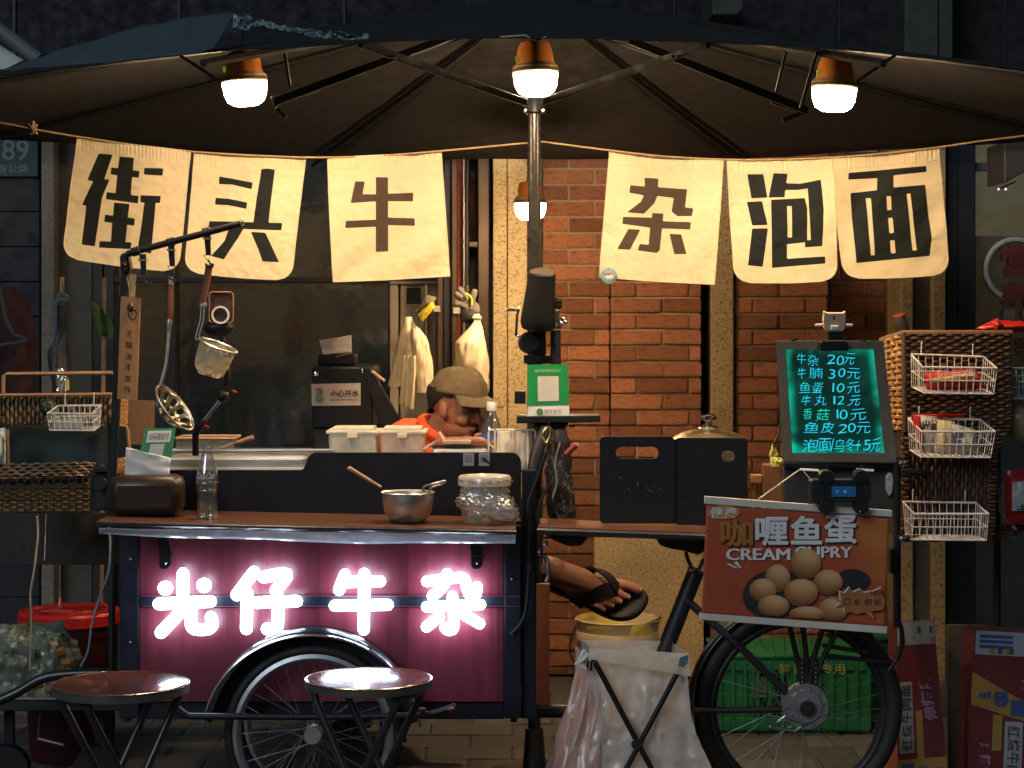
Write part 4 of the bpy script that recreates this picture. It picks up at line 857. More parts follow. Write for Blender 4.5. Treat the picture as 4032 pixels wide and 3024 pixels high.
# two white food tubs
TUB = see_through('milky_plastic', (1.0, .94, .80), .15, .95, .3, .45)
for x0, x1, lb in ((1296, 1496, 'white lidded food tub, left of the pair, next to the steel tank'), (1498, 1680, 'white lidded food tub with pinkish contents next to the man')):
    D = 6.78; zt = P(0, 1704, D).z; zb_ = P(0, 1812, D).z; xa, xb = (x0 - 2016) * px(D), (x1 - 2016) * px(D)
    t = thing('food_tub', lb, 'tub', ((xa + xb) / 2, D, zb_), 'white food tubs')
    w_ = xb - xa; mb = MB()
    for (k, z) in ((.80, zb_), (.9, zb_ + .004), (1.0, zt)): pass
    mb.add([Vector((xa + w_ * .05 * 1, D - .07, zb_)), Vector((xb - w_ * .05, D - .07, zb_)), Vector((xb - w_ * .05, D + .07, zb_)), Vector((xa + w_ * .05, D + .07, zb_)), Vector((xa + .004, D - .08, zt)), Vector((xb - .004, D - .08, zt)), Vector((xb - .004, D + .08, zt)), Vector((xa + .004, D + .08, zt))], [(3, 2, 1, 0), (4, 5, 6, 7), (0, 1, 5, 4), (1, 2, 6, 5), (2, 3, 7, 6), (3, 0, 4, 7)])
    mb.build('tub', TUB if x0 < 1400 else see_through('pink_milky_plastic', (1.0, .80, .66), .15, .95, .3, .45), t, bev=.01)
    ld = MB().box(((xa + xb) / 2, D, zt + .006), (w_ + .006, .168, .012)).build('lid', TUB, t, bev=.004)
    MB().box(((xa + xb) / 2, D, zt + .016), (w_ * .82, .13, .012)).build('lid_panel', TUB, ld, bev=.004)
    MB().box((xa + w_ * .5, D - .086, zt - .004), (w_ * .2, .006, .018)).build('clip', TUB, ld, bev=.002)
# clear tray with spoon on the tank
D = 6.72; t = thing('acrylic_tray', 'small clear tray with tan rim and wooden spoon on the tank', 'tray', P(850, 1772, D))
zt, zb_ = P(0, 1722, D).z, P(0, 1772, D).z; xa, xb = (706 - 2016) * px(D), (934 - 2016) * px(D)
CLR = see_through('clear_acrylic', (.5, .5, .48), .5, .16, .08)
MB().add([Vector((x, y, z)) for z in (zb_, zt) for x, y in ((xa, D - .07), (xb, D - .07), (xb, D + .07), (xa, D + .07))], [(3, 2, 1, 0), (0, 1, 5, 4), (1, 2, 6, 5), (2, 3, 7, 6), (3, 0, 4, 7)]).build('tray', CLR, t)
MB().tube([Vector((xa, D - .07, zt)), Vector((xb, D - .07, zt)), Vector((xb, D + .07, zt)), Vector((xa, D + .07, zt))], .005, 8, closed=True).build('rim', M('tan_rim', (.45, .27, .15), .35), t)
MB().tube([P(860, 1768, D - .03), P(940, 1742, D - .03), P(998, 1722, D - .03)], [.004, .008, .009], 8).build('wooden_spoon', M('spoon_wood', (.3, .16, .09), .5), t, smooth=True)
# steel pan with brown lid and tongs in front of the man
D = 6.72; t = thing('steel_pan', 'shallow steel pan holding brown lid and tongs before the man', 'pan', P(1815, 1812, D))
MB().rect(1700, 1762, 1930, 1815, D - .06, .14).build('pan', STEEL, t, bev=.015)
MB().poly([(1690, 1762), (1708, 1738), (1760, 1728), (1900, 1728), (1926, 1744), (1940, 1764)], D - .05, .12).build('lid', M('brown_lid', (.26, .10, .055), .35), t, bev=.008)
MB().rect(1742, 1732, 1856, 1752, D - .062, .02).build('lid_grip', M('tan_grip', (.5, .36, .26), .45), t, bev=.004)
for a, b in (((1668, 1768), (1712, 1740)), ((1920, 1742), (1950, 1768))): MB().tube([P(*a, D - .05), P(*b, D - .06)], .004, 8).build('handle', STEEL, t)
MB().tube([P(1752, 1738, D - .04), P(1728, 1702, D - .03)], .006, 8).build('tongs', M('pale_wood', (.6, .42, .3), .5), t)
MB().rect(1690, 1770, 1702, 1788, D - .065, .01).build('orange_clip', M('orange_clip', (.8, .2, .03), .4), t)
# water bottle
D = 6.95; zb_ = P(0, 1840, D).z; c = Vector(((1936 - 2016) * px(D), D, zb_)); s_ = px(D)
t = thing('water_bottle', 'clear water bottle with white cap and blue label', 'bottle', c)
MB().lathe(c, [(r * s_, h * s_) for r, h in ((0, 2), (38, 0), (44, 10), (44, 110), (42, 140), (36, 165), (26, 190), (18, 208), (17, 224))], 28).build('bottle', see_through('pet_plastic', (.5, .48, .44), .6, .10, .05), t, smooth=True)
MB().lathe(c, [(r * s_, h * s_) for r, h in ((44.8, 96), (45.2, 98), (45.2, 128), (44.6, 130))], 28, cap=False).build('label', M('blue_label', (.02, .12, .42), .4), t, smooth=True)
MB().lathe(c, [(r * s_, h * s_) for r, h in ((19, 222), (20, 224), (20, 254), (18, 257), (0, 257))], 24).build('cap', WHITE, t, smooth=True)
# cup dispenser with stacked cups
D = 6.62; t = thing('cup_holder', 'white wire holder with stacks of paper cups beside the post', 'cup holder', P(2030, 1850, D))
MB().box((P(2030, 0, D).x, D + .02, P(0, 1852, D).z), (.14, .12, .006)).build('shelf_plate', BLACK, t)
for x_, r_ in ((1992, 40), (2062, 38)):
    s_ = px(D); c = Vector((P(x_, 0, D).x, D + .02, P(0, 1850, D).z))
    MB().lathe(c, [(r * s_, h * s_) for r, h in ((0, 152), (r_ * .82, 152), (r_ * .84, 150), (r_ * .98, 40), (r_ * 1.02, 38), (r_ * 1.0, 0), (0, 0))], 28).build('cup_stack', see_through('paper_cup', (1.0, .93, .80), .12, .96, .4, .4), t, smooth=True)
    for k in range(8): MB().tube([c + Vector((r_ * 1.03 * s_ * math.cos(a), r_ * 1.03 * s_ * math.sin(a), (3 + k * 5) * s_)) for a in [j * math.pi / 12 for j in range(24)]], .0016, 5, closed=True).build('cup_rim', _m['paper_cup'], t)
for x0, x1, y0 in ((1924, 1948, 1692), (2010, 2078, 1692), (1948, 2108, 1692)):
    MB().tube(Pl([(x0, 1850), (x0, y0 + 8), (x0 + 8, y0), (x1 - 8, y0), (x1, y0 + 8), (x1, 1850)], D - .045 + .02 * (x0 == 1948)), .0032, 8).build('wire_guard', M('white_wire', (.66, .6, .5), .4), t, smooth=True)
# ================================================================ pole accessories
DPOL = 6.70
t = thing('shaded_spotlight', 'tapered black spotlight housing with tan lens cap clamped to pole', 'spotlight', P(2120, 1340, DPOL))
Rt = Matrix.Rotation(math.radians(10), 3, 'X') @ Matrix.Rotation(math.radians(5), 3, 'Y'); c = P(2114, 1300, DPOL - .05); s_ = px(DPOL)
MB().lathe(c, [(r * s_, h * s_) for r, h in ((40, 0), (60, 6), (68, 30), (66, 60), (58, 150), (54, 205), (55, 222), (52, 226), (0, 226))], 32, Rt).build('housing', M('matt_black', (.008, .009, .010), .5, spec=.3), t, smooth=True)
cl = c + Rt @ Vector((0, 0, 227 * s_)); MB().lathe(cl, [(51 * s_, -.001), (51 * s_, .003), (46 * s_, .005), (0, .006)], 32, Matrix.Rotation(math.radians(22), 3, 'X')).build('lens_cap', M('tan_cap', (.09, .07, .052), .3, var=.05), t, smooth=True)
MB().lathe(P(2082, 1350, DPOL - .03), [(0, .03), (.03, .03), (.036, .02), (.036, -.02), (.03, -.03), (0, -.03)], 24, Matrix.Rotation(math.pi / 2, 3, 'X')).build('pivot', BLACK, t, smooth=True)
MB().rect(2062, 1398, 2166, 1432, DPOL - .03, .06).build('clamp', BLACK, t, bev=.004)
MB().rect(2098, 1300, 2150, 1400, DPOL - .03, .05).build('bracket', BLACK, t, bev=.005)
MB().tube(spline(Pl([(2168, 1128), (2180, 1138), (2168, 1150)], DPOL - .06)), .004, 6).build('loop', BLACK, t)
t = thing('crank_handle', 'silver crank handle sticking out left of the pole', 'handle', P(2060, 1270, DPOL))
MB().tube([P(1994, 1219, DPOL - .02), P(2044, 1217, DPOL - .02)], .0075, 12).build('grip', CHROME, t, smooth=True)
MB().tube(Pl([(2044, 1217), (2036, 1240), (2032, 1320), (2046, 1326), (2100, 1326)], DPOL - .01), .0045, 8).build('arm', CHROME, t, smooth=True)
t = thing('mini_tripod', 'slim black tripod head with chrome knobs right of the pole', 'tripod', P(2195, 1640, 6.68))
MB().tube([P(2192, 1300, 6.66), P(2196, 1640, 6.66)], .013, 12).build('column', NAVY, t, smooth=True)
MB().tube([P(2172, 1300, 6.68), P(2172, 1640, 6.68)], .004, 8).build('thin_rod', BLACK, t)
MB().lathe(P(2192, 1282, 6.66), [(.016, -.01), (.018, 0), (.014, .016), (0, .018)], 18).build('collar', CHROME, t, smooth=True)
MB().ball(P(2190, 1200, 6.66), .02).build('ball_head', BLACK, t, smooth=True)
MB().rect(2176, 1180, 2214, 1192, 6.64, .03).build('plate', BLACK, t, bev=.002)
MB().tube([P(2192, 1184, 6.66), P(2192, 1172, 6.66)], .003, 8).build('screw', CHROME, t)
MB().rect(2178, 1216, 2204, 1272, 6.64, .03).build('neck', M('gunmetal', (.12, .11, .1), .3, metal=.8), t, bev=.006)
for x_, y_ in ((2208, 1272), (2218, 1256), (2226, 1268)): MB().ball(P(x_, y_, 6.63), .008).build('knob', CHROME, t, smooth=True)
t = thing('phone_tray', 'flat black tray clamped across the pole under the payment sign', 'tray', P(2200, 1664, 6.58))
MB().poly([(2034, 1640), (2364, 1636), (2364, 1662), (2034, 1668)], 6.56, .14).build('tray', BLACK, t, bev=.003)
MB().poly([(2100, 1668), (2240, 1664), (2220, 1700), (2128, 1702)], 6.6, .08).build('underside_clamp', BLACK, t, bev=.004)
MB().rect(2240, 1672, 2264, 1682, 6.6, .02).build('tab', BLACK, t)
MB().rect(2026, 1540, 2070, 1590, 6.66, .05).build('side_clamp', BLACK, t, bev=.003)
MB().tube([P(2026, 1556, 6.68), P(2064, 1556, 6.68)], .010, 10).build('clamp_screw', BLACK, t, smooth=True)
t, mp = card('payment_sign', 'upright green and white payment sign on the black tray', [(2076, 1436), (2236, 1434), (2242, 1640), (2078, 1644)], 6.58, None, leanD=.01)
sheet(mp, 0, 0, 1, 1, WPR, 'plate', t, .006); sheet(mp, .0, 0, 1, .77, GREEN, 'green_field', t, .0012, .0014)
sheet(mp, .25, .225, .76, .70, M('light_grey_print', (.55, .54, .52), .6), 'code_field', t, .0012, .0028)
lettering('heading', '推荐使用微信支付', mp, .18, .09, .82, .15, M('pale_green_print', (.45, .6, .4), .6), t, lift=.004)
lettering('caption', '微信支付', mp, .40, .855, .80, .935, DPR, t, lift=.004)
MB().lathe(mp(.29, .895) + Vector((0, -.0025, 0)), [(0, 0), (.0105, 0), (.0105, .001), (0, .001)], 20, Matrix.Rotation(math.pi / 2, 3, 'X')).build('round_mark', GREEN, t)
lettering('tick', '✓', mp, .26, .87, .325, .92, WPR, t, lift=.006)
# camouflage bag hung below the tray
CAMO = M('camouflage_cloth', (.012, .012, .013), .6); nt = CAMO.node_tree
_v = nt.nodes.new('ShaderNodeTexNoise'); _v.inputs['Scale'].default_value = 26; _v.inputs['Distortion'].default_value = 2.5; _v.inputs['Detail'].default_value = 3; nt.links.new(nt.nodes['Texture Coordinate'].outputs['Object'], _v.inputs['Vector'])
_r = nt.nodes.new('ShaderNodeValToRGB'); _r.color_ramp.elements[0].position = .55; _r.color_ramp.elements[0].color = (.010, .010, .012, 1); _r.color_ramp.elements[1].position = .72; _r.color_ramp.elements[1].color = (.22, .21, .19, 1)
nt.links.new(_v.outputs[0], _r.inputs[0]); nt.links.new(_r.outputs[0], nt.nodes['Principled BSDF'].inputs['Base Color'])
def sack(prof, D, dep, nm, mt, parent, amp=.02, seed=0, n=40, m=28, pw=.8):
    """a hanging sack: prof is a list of (row, left, right) in photo pixels"""
    def fn(u, v):
        y = prof[0][0] + (prof[-1][0] - prof[0][0]) * v
        for k in range(len(prof) - 1):
            if prof[k][0] <= y <= prof[k + 1][0] + .01: break
        f_ = (y - prof[k][0]) / (prof[k + 1][0] - prof[k][0] + 1e-6); l = prof[k][1] * (1 - f_) + prof[k + 1][1] * f_; r = prof[k][2] * (1 - f_) + prof[k + 1][2] * f_
        a = 2 * math.pi * u; p = P((l + r) / 2 + (r - l) / 2 * math.cos(a), y, D); w_ = (r - l) / 2 * px(D)
        p.y += -min(dep, w_ * 1.0) * math.sin(a); fold = amp * (nz(math.cos(a) * 1.6 + v, math.sin(a) * 1.6, seed + v * 2.6) + .45 * nz(math.cos(a) * 4 + v * 3, math.sin(a) * 4, seed + v * 7))
        fold += amp * .9 * (abs(nz(math.cos(a) * 2.4 + v * 2, math.sin(a) * 2.4 - v, seed + v * 4)) - .18)
        fade = min(1, v * 5, (1 - v) * 8 + .25)
        p.x += fold * math.cos(a) * fade * .6; p.y -= fold * math.sin(a) * fade; return p
    mb = MB().grid(fn, n, m)
    b0 = [fn(k / n, 1) for k in range(n)]; mb.add(b0, [tuple(range(n))])
    return mb.build(nm, mt, parent, smooth=50)
t = thing('camouflage_bag', 'black patterned drawstring bag hanging between pole and wind guard', 'bag', P(2190, 2030, 6.55))
sack([(1690, 2170, 2230), (1740, 2150, 2242), (1850, 2146, 2250), (1960, 2150, 2266), (2036, 2160, 2270)], 6.55, .05, 'bag', CAMO, t, .012, 3)
MB().tube(spline(Pl([(2206, 1740), (2186, 1820), (2192, 1900), (2176, 1960)], 6.48)), .0025, 6).build('cord', M('grey_cord', (.35, .33, .3), .8), t)
MB().tube([P(2228, 1790, 6.48), P(2268, 1752, 6.48)], .010, 10).build('red_tube', M('dark_red_tube', (.25, .02, .03), .4), t, smooth=True)
MB().lathe(P(2268, 1752, 6.48), [(0, .004), (.009, .004), (.009, -.002), (0, -.002)], 12, Matrix.Rotation(math.pi / 2, 3, 'X')).build('tube_end', M('pink_end', (.7, .35, .3), .5), t)
MB().tube([P(2150, 1690, 6.5), P(2120, 1760, 6.46), P(2090, 1900, 6.42), P(2060, 2010, 6.4)], [.018, .022, .02, .014], 12).build('strap', BLACK, t, smooth=True)
t = thing('brass_hook', 'small brass snap hook dangling below the black tray', 'hook', P(2160, 1750, 6.42))
MB().tube(spline(Pl([(2148, 1738), (2138, 1710), (2152, 1686), (2168, 1690), (2166, 1714), (2154, 1740), (2144, 1744)], 6.42)), .0055, 8).build('hook', M('brass', (.6, .45, .2), .25, metal=1.0), t, smooth=True)
MB().tube([P(2156, 1690, 6.44), P(2160, 1662, 6.5)], .0016, 6).build('cord', BLACK, t)
# ================================================================ right side of the counter
def rr_poly(x0, y0, x1, y1, r): return rnd_c(x0 + r, y0 + r, r, 180, 90, 4) + rnd_c(x1 - r, y0 + r, r, 90, 0, 4) + rnd_c(x1 - r, y1 - r, r, 0, -90, 4) + rnd_c(x0 + r, y1 - r, r, -90, -180, 4)
def slotted(x0, y0, x1, y1, hx0, hy0, hx1, hy1, D, th_, nm, mt, parent):
    mb = MB()     # board with a round-ended hole: outer and inner loops bridged
    out = rr_poly(x0, y0, x1, y1, 16); r = (hy1 - hy0) / 2; inn = rnd_c(hx0 + r, hy0 + r, r, 180, 90, 4) + rnd_c(hx1 - r, hy0 + r, r, 90, 0, 4) + rnd_c(hx1 - r, hy1 - r, r, 0, -90, 4) + rnd_c(hx0 + r, hy1 - r, r, -90, -180, 4)
    n = len(out); o1, i1 = Pl(out, D), Pl(inn, D); k = Vector((0, th_, 0)); o2, i2 = [p + k for p in o1], [p + k for p in i1]; fs = []
    for a in range(n):
        b = (a + 1) % n; fs += [(a, b, n + b, n + a), (2 * n + a, 3 * n + a, 3 * n + b, 2 * n + b), (a, 2 * n + a, 2 * n + b, b), (n + a, n + b, 3 * n + b, 3 * n + a)]
    mb.add(o1 + i1 + o2 + i2, fs); return mb.build(nm, mt, parent, bev=.002)
DG = 6.30
t = thing('wind_guard', 'pair of black wind guard panels with hand slots on the shelf', 'wind guard', P(2650, 2062, DG))
BLP = M('scuffed_black_board', (.007, .008, .010), .45, var=.5, vs_=40)
slotted(2362, 1718, 2654, 2062, 2424, 1760, 2594, 1806, DG, .014, 'panel', BLP, t)
slotted(2658, 1724, 2944, 2068, 2840, 1774, 2894, 1816, DG + .012, .014, 'panel', BLP, t)
MB().rect(2740, 1776, 2812, 1812, DG + .03, .02).build('latch', M('grey_latch', (.07, .075, .08), .3), t, bev=.004)
MB().tube([P(2656, 1730, DG + .008), P(2656, 2060, DG + .008)], .006, 8).build('hinge', BLACK, t)
for k in range(9): MB().ball(P(random.uniform(2440, 2620), random.uniform(1870, 1960), DG), .0014, 6, 4).build('speck', M('flour_speck', (.4, .4, .38), .8), t)
D = 6.62; s_ = px(D); c = Vector((P(2790, 0, D).x, D, P(0, 2050, D).z))
t = thing('stock_pot', 'steel stock pot with domed lid and knob behind the wind guard', 'pot', c)
MB().lathe(c, [(r * s_, h * s_) for r, h in ((0, 0), (136, 0), (140, 10), (140, 318), (144, 320))], 40).build('pot', STEEL, t, smooth=True)
ld = MB().lathe(c, [(r * s_, h * s_) for r, h in ((146, 318), (146, 324), (110, 345), (60, 358), (20, 364), (0, 364))], 40).build('lid', M('oiled_steel', (.55, .45, .3), .3, metal=1.0, var=.2), t, smooth=True)
MB().lathe(c, [(r * s_, h * s_) for r, h in ((36, 360), (40, 366), (30, 374), (14, 378), (14, 392), (30, 398), (32, 410), (22, 418), (0, 420))], 20).build('knob', CHROME, ld, smooth=True)
# ---------------------------------------------------------------- lit menu board
DM = 6.28
t = thing('menu_board', 'framed green glowing menu board with handwritten prices', 'menu board', P(3300, 1815, DM))
fr = [(3056, 1342, DM + .06), (3478, 1342, DM), (3530, 1816, DM), (3084, 1816, DM + .06)]
mo = quadmap(*fr)
FRM = M('board_frame', (.13, .115, .09), .4, metal=.3)
def strip(u0, v0, u1, v1, nm, mt, th_=.03, lift=.012): return sheet(mo, u0, v0, u1, v1, mt, nm, t, th_, lift)
strip(0, 0, 1, .07, 'frame_rail', FRM); strip(0, .93, 1, 1, 'frame_rail', FRM); strip(0, .07, .085, .93, 'frame_rail', FRM); strip(.90, .07, 1, .93, 'frame_rail', FRM)
strip(0.02, .02, .98, .98, 'back_plate', BLACK, .02, 0)
def board_mat():
    m = bpy.data.materials.new('glow_board'); m.use_nodes = True; N = m.node_tree.nodes; L = m.node_tree.links; b = N['Principled BSDF']
    b.inputs['Base Color'].default_value = (.008, .05, .04, 1); b.inputs['Roughness'].default_value = .12
    tc = N.new('ShaderNodeTexCoord'); no = N.new('ShaderNodeTexNoise'); no.inputs['Scale'].default_value = 9; no.inputs['Detail'].default_value = 5; no.inputs['Distortion'].default_value = 1.2; L.new(tc.outputs['Object'], no.inputs['Vector'])
    at = N.new('ShaderNodeAttribute'); at.attribute_name = 'edge'
    mr = N.new('ShaderNodeMapRange'); mr.inputs[1].default_value = .42; mr.inputs[2].default_value = .75; mr.inputs[3].default_value = .015; mr.inputs[4].default_value = .12; L.new(no.outputs[0], mr.inputs[0])
    mu = N.new('ShaderNodeMath'); mu.operation = 'MULTIPLY'; L.new(at.outputs['Fac'], mu.inputs[0]); n2 = N.new('ShaderNodeMapRange'); n2.inputs[1].default_value = .35; n2.inputs[2].default_value = .65; n2.inputs[3].default_value = .1; n2.inputs[4].default_value = 1.25; L.new(no.outputs[0], n2.inputs[0]); L.new(n2.outputs[0], mu.inputs[1])
    ad = N.new('ShaderNodeMath'); ad.operation = 'ADD'; L.new(mu.outputs[0], ad.inputs[0]); L.new(mr.outputs[0], ad.inputs[1])
    b.inputs['Emission Color'].default_value = (.0, .42, .27, 1); L.new(ad.outputs[0], b.inputs['Emission Strength']); return m
n_ = Vector((0, -1, 0)); mi = lambda u, v: mo(.085 + .815 * u, .07 + .86 * v) + n_ * .004
o = MB().grid(mi, 40, 50).build('glowing_pane', board_mat(), t, flip=False)
at = o.data.attributes.new('edge', 'FLOAT', 'POINT')
at.data.foreach_set('value', [max(0, 1 - min(i / 40, 1 - i / 40) * 12) * .9 + max(0, 1 - (1 - j / 50) * 9) * .6 + max(0, 1 - j / 50 * 14) * .35 for j in range(51) for i in range(41)])
CY = emit('cyan_ink', (.03, .72, .95), .95); CYG = emit('teal_ink', (.02, .8, .62), .9)
rows = [(1415, [('牛', 3135, 3170), ('杂', 3178, 3220), ('2', 3254, 3288), ('0', 3292, 3320), ('元', 3322, 3364)], 44), (1470, [('牛', 3137, 3172), ('腩', 3184, 3236), ('3', 3262, 3286), ('0', 3298, 3326), ('元', 3334, 3384)], 42), (1525, [('鱼', 3146, 3190), ('蛋', 3196, 3236), ('1', 3276, 3282), ('0', 3292, 3322), ('元', 3334, 3382)], 42),
        (1575, [('牛', 3152, 3190), ('丸', 3208, 3252), ('1', 3280, 3286), ('2', 3294, 3322), ('元', 3340, 3386)], 40), (1630, [('香', 3160, 3196), ('菇', 3212, 3262), ('1', 3292, 3298), ('0', 3304, 3334), ('元', 3346, 3406)], 44), (1684, [('鱼', 3166, 3222), ('皮', 3232, 3282), ('2', 3298, 3334), ('0', 3336, 3366), ('元', 3370, 3424)], 44),
        (1752, [('泡', 3158, 3220), ('面', 3222, 3270), ('/', 3268, 3282), ('乌', 3282, 3322), ('冬', 3326, 3364), ('+', 3366, 3386), ('5', 3398, 3426), ('元', 3426, 3466)], 50)]
pm = lambda u, v: P(u, v, DM + .06 - .06 * max(0, min(1, (u - 3070) / 440)))
for yc, chars, hh in rows:
    for ch, x0, x1 in chars:
        jy = random.uniform(-3, 3); h_ = hh * (.82 if ch in '0123456789+' else 1)
        tl_ = random.uniform(-.16, .05); bw_ = random.uniform(-.10, .10); pt = lambda u, v, xm=(x0 + x1) / 2, ym=yc + jy, a=tl_, b=bw_, w=x1 - x0: pm(u + 3 * nz(u * .05, v * .05, ym), v + (u - xm) * a + b * (u - xm) ** 2 / w + 3 * nz(u * .05, v * .05, 7))
        lettering('menu_character', ch, pt, x0, yc - h_ / 2 + jy, x1, yc + h_ / 2 + jy, CY if ch not in '香菇' else CYG, t, bold=-.010, lift=.014, shear=random.uniform(.0, .25), nrm=n_)
for x_ in (3128, 3400): MB().tube([P(x_ - 12, 1342, DM), P(x_ + 14, 1336, DM)], .004, 8).build('corner_clip', CHROME, t)
t = thing('phone_clip', 'cream phone clip on a black clamp atop the menu board', 'phone holder', P(3285, 1345, DM))
MB().poly([(3244, 1222), (3256, 1230), (3318, 1230), (3330, 1222), (3332, 1260), (3328, 1296), (3316, 1306), (3256, 1306), (3244, 1296), (3240, 1260)], DM - .02, .02).build('plate', M('cream_clip', (.62, .48, .33), .4), t, bev=.004)
for x0, x1 in ((3212, 3242), (3330, 3358)): MB().rect(x0, 1275, x1, 1286, DM - .01, .012).build('jaw', WHITE, t, bev=.002)
MB().rect(3272, 1282, 3302, 1300, DM - .026, .01).build('foot', WHITE, t, bev=.002)
MB().rect(3281, 1244, 3287, 1260, DM - .022, .004).build('slot', BLACK, t)
MB().rect(3262, 1304, 3318, 1345, DM - .01, .03).build('neck', BLACK, t, bev=.003)
MB().poly([(3228, 1350), (3240, 1340), (3328, 1340), (3342, 1350), (3342, 1382), (3228, 1382)], DM - .035, .05).build('clamp', BLACK, t, bev=.004)
# ---------------------------------------------------------------- stand below the board, power pack
t = thing('equipment_stand', 'grey metal stand below the menu board with white lamp strips', 'stand', P(3300, 2010, 6.36))
MB().rect(3086, 1842, 3522, 2040, 6.36, .03).build('panel', M('stand_grey', (.045, .043, .04), .5), t, bev=.003)
MB().rect(3086, 1822, 3524, 1843, 6.31, .06).build('top_rail', BLACK, t, bev=.003)
for x0, x1 in ((3150, 3224), (3372, 3440)): MB().tube([P(x0, 1848, 6.30), P(x1, 1852, 6.30)], .0035, 8).build('lamp_strip', M('strip_white', (.6, .6, .6), .4, em=(.8, .9, 1), es=.25), t)
for x_ in (3256, 3392): MB().tube([P(x_, 1830, 6.31), P(x_ + 2, 1858, 6.31)], .003, 6).build('hook', CHROME, t)
MB().tube([P(3150, 1848, 6.29), P(2986, 1966, 6.2)], .0022, 6).build('white_string', M('string_white', (.6, .55, .48), .7), t)
MB().tube([P(3158, 1850, 6.29), P(3208, 1906, 6.28)], .002, 6).build('wire', M('grey_cord', (0, 0, 0)), t)
MB().poly([(3488, 1876), (3500, 1860), (3514, 1862), (3520, 1890), (3514, 1940), (3502, 1956), (3488, 1930)], 6.33, .02).build('clear_hook', M('milky_hook', (.4, .42, .42), .3), t, bev=.004)
for x_, y_ in ((3494, 1880), (3506, 1906)): MB().ball(P(x_, y_, 6.33), .004).build('hook_hole', WHITE, t)
t = thing('power_pack', 'black power pack with blue screen and four rubber feet', 'power pack', P(3312, 1990, 5.99))
MB().poly(rr_poly(3192, 1888, 3430, 1978, 14), 6.02, .06).build('case', M('pack_black', (.008, .009, .012), .4), t, bev=.004)
MB().rect(3276, 1916, 3370, 1956, 6.012, .006).build('screen', M('blue_screen', (.01, .05, .12), .2, em=(.01, .08, .25), es=.3), t)
lettering('screen_mark', '◦ ▪', quadmap((3276, 1916, 6.012), (3370, 1916, 6.012), (3370, 1956, 6.012), (3276, 1956, 6.012)), .15, .35, .6, .6, emit('screen_text', (.25, .5, .55), .3), t, lift=.002)
for x_ in (3252, 3388):
    for y_ in (1878, 1992): MB().lathe(P(x_, y_, 6.03), [(0, .02), (.02, .02), (.023, .014), (.023, -.02), (0, -.02)], 20, RXm).build('foot', BLACK, t, smooth=True)
MB().ball(P(3388, 2014, 6.0), .004).build('bolt', CHROME, t)
# ---------------------------------------------------------------- poster
DQ = 6.07
po = quadmap((2782, 1988, DQ), (3502, 2042, DQ), (3486, 2466, DQ), (2763, 2415, DQ))
t = thing('poster', 'orange hanging poster of curry fish balls with white rails', 'poster', P(3130, 2495, DQ))
def pgrid(u, v): p = po(u, v); p.y += .004 * nz(u * 3, v * 2, 1); return p
def poster_mat():
    m = M('poster_orange', (.35, .060, .026), .45, var=.12, vs_=3); nt_ = m.node_tree; N = nt_.nodes; L = nt_.links; b = N['Principled BSDF']
    src = b.inputs['Base Color'].links[0].from_socket; at = N.new('ShaderNodeAttribute'); at.attribute_name = 'tone'
    mx = N.new('ShaderNodeMix'); mx.data_type = 'RGBA'; L.new(at.outputs['Fac'], mx.inputs[0]); L.new(src, mx.inputs[6]); mx.inputs[7].default_value = (.46, .17, .04, 1); L.new(mx.outputs[2], b.inputs['Base Color']); return m
o = MB().grid(pgrid, 60, 40).build('sheet', poster_mat(), t, flip=False, smooth=True, solid=.001)
at = o.data.attributes.new('tone', 'FLOAT', 'POINT')
at.data.foreach_set('value', [min(1, max(0, (i / 60 - .62) * 2.6 - abs(j / 40 - .18) * 1.1 + .5 * nz(i * .08, j * .1, 2))) * .8 for j in range(41) for i in range(61)])
RAIL = M('poster_rail_white', (.56, .50, .44), .5)
MB().poly([(2774, 1954), (3514, 2010), (3513, 2036), (2774, 1984)], DQ - .008, .016).build('rail', RAIL, t, bev=.002)
MB().poly([(2754, 2414), (3494, 2468), (3492, 2496), (2752, 2440)], DQ - .008, .016).build('rail', RAIL, t, bev=.002)
def zp(l): return [(2700 + x / 2.572, 1900 + y / 2.572) for x, y in l]
PRN = {}
def flat(pts, mt, nm, lift, D=DQ): 
    q = [P(x, y, D - lift) for x, y in pts]; mb = MB().add(q, [tuple(range(len(q)))]); return mb.build(nm, mt, t, flip=False)
def ell(cx, cy_, a, b, rot=0, n=36): return [(cx + a * math.cos(k * 2 * math.pi / n) * math.cos(rot) - b * math.sin(k * 2 * math.pi / n) * math.sin(rot), cy_ + a * math.cos(k * 2 * math.pi / n) * math.sin(rot) + b * math.sin(k * 2 * math.pi / n) * math.cos(rot)) for k in range(n)]
flat(zp(ell(382, 302, 172, 70)), M('print_ochre', (.50, .22, .05), .5), 'printed_oval', .0065)
mpx = lambda u, v: P(2700 + u / 2.572, 1900 + v / 2.572, DQ - .008)
PW = M('print_white', (.64, .64, .65), .5); PO = M('print_orange', (.36, .13, .022), .5); PS = M('print_shadow', (.06, .015, .012), .5); PB = M('print_bowl', (.018, .014, .018), .5)
lettering('printed_character', '健', mpx, 250, 250, 380, 365, PW, t, .02, lift=.001, nrm=n_); lettering('printed_character', '康', mpx, 395, 250, 520, 362, PW, t, .02, lift=.001, nrm=n_)
for ch, x0, x1, y0, y1, mt in (('咖', 362, 672, 380, 640, PO), ('喱', 712, 1030, 355, 632, PW), ('鱼', 1072, 1372, 345, 618, PW), ('蛋', 1412, 1724, 335, 610, PW)):
    lettering('printed_character', ch, mpx, x0 + 10, y0 + 12, x1 + 10, y1 + 12, PS, t, .0, lift=-.0016, nrm=n_, fat=.05)
    lettering('printed_character', ch, mpx, x0, y0, x1, y1, mt, t, .0, lift=.0006, nrm=n_, fat=.032)
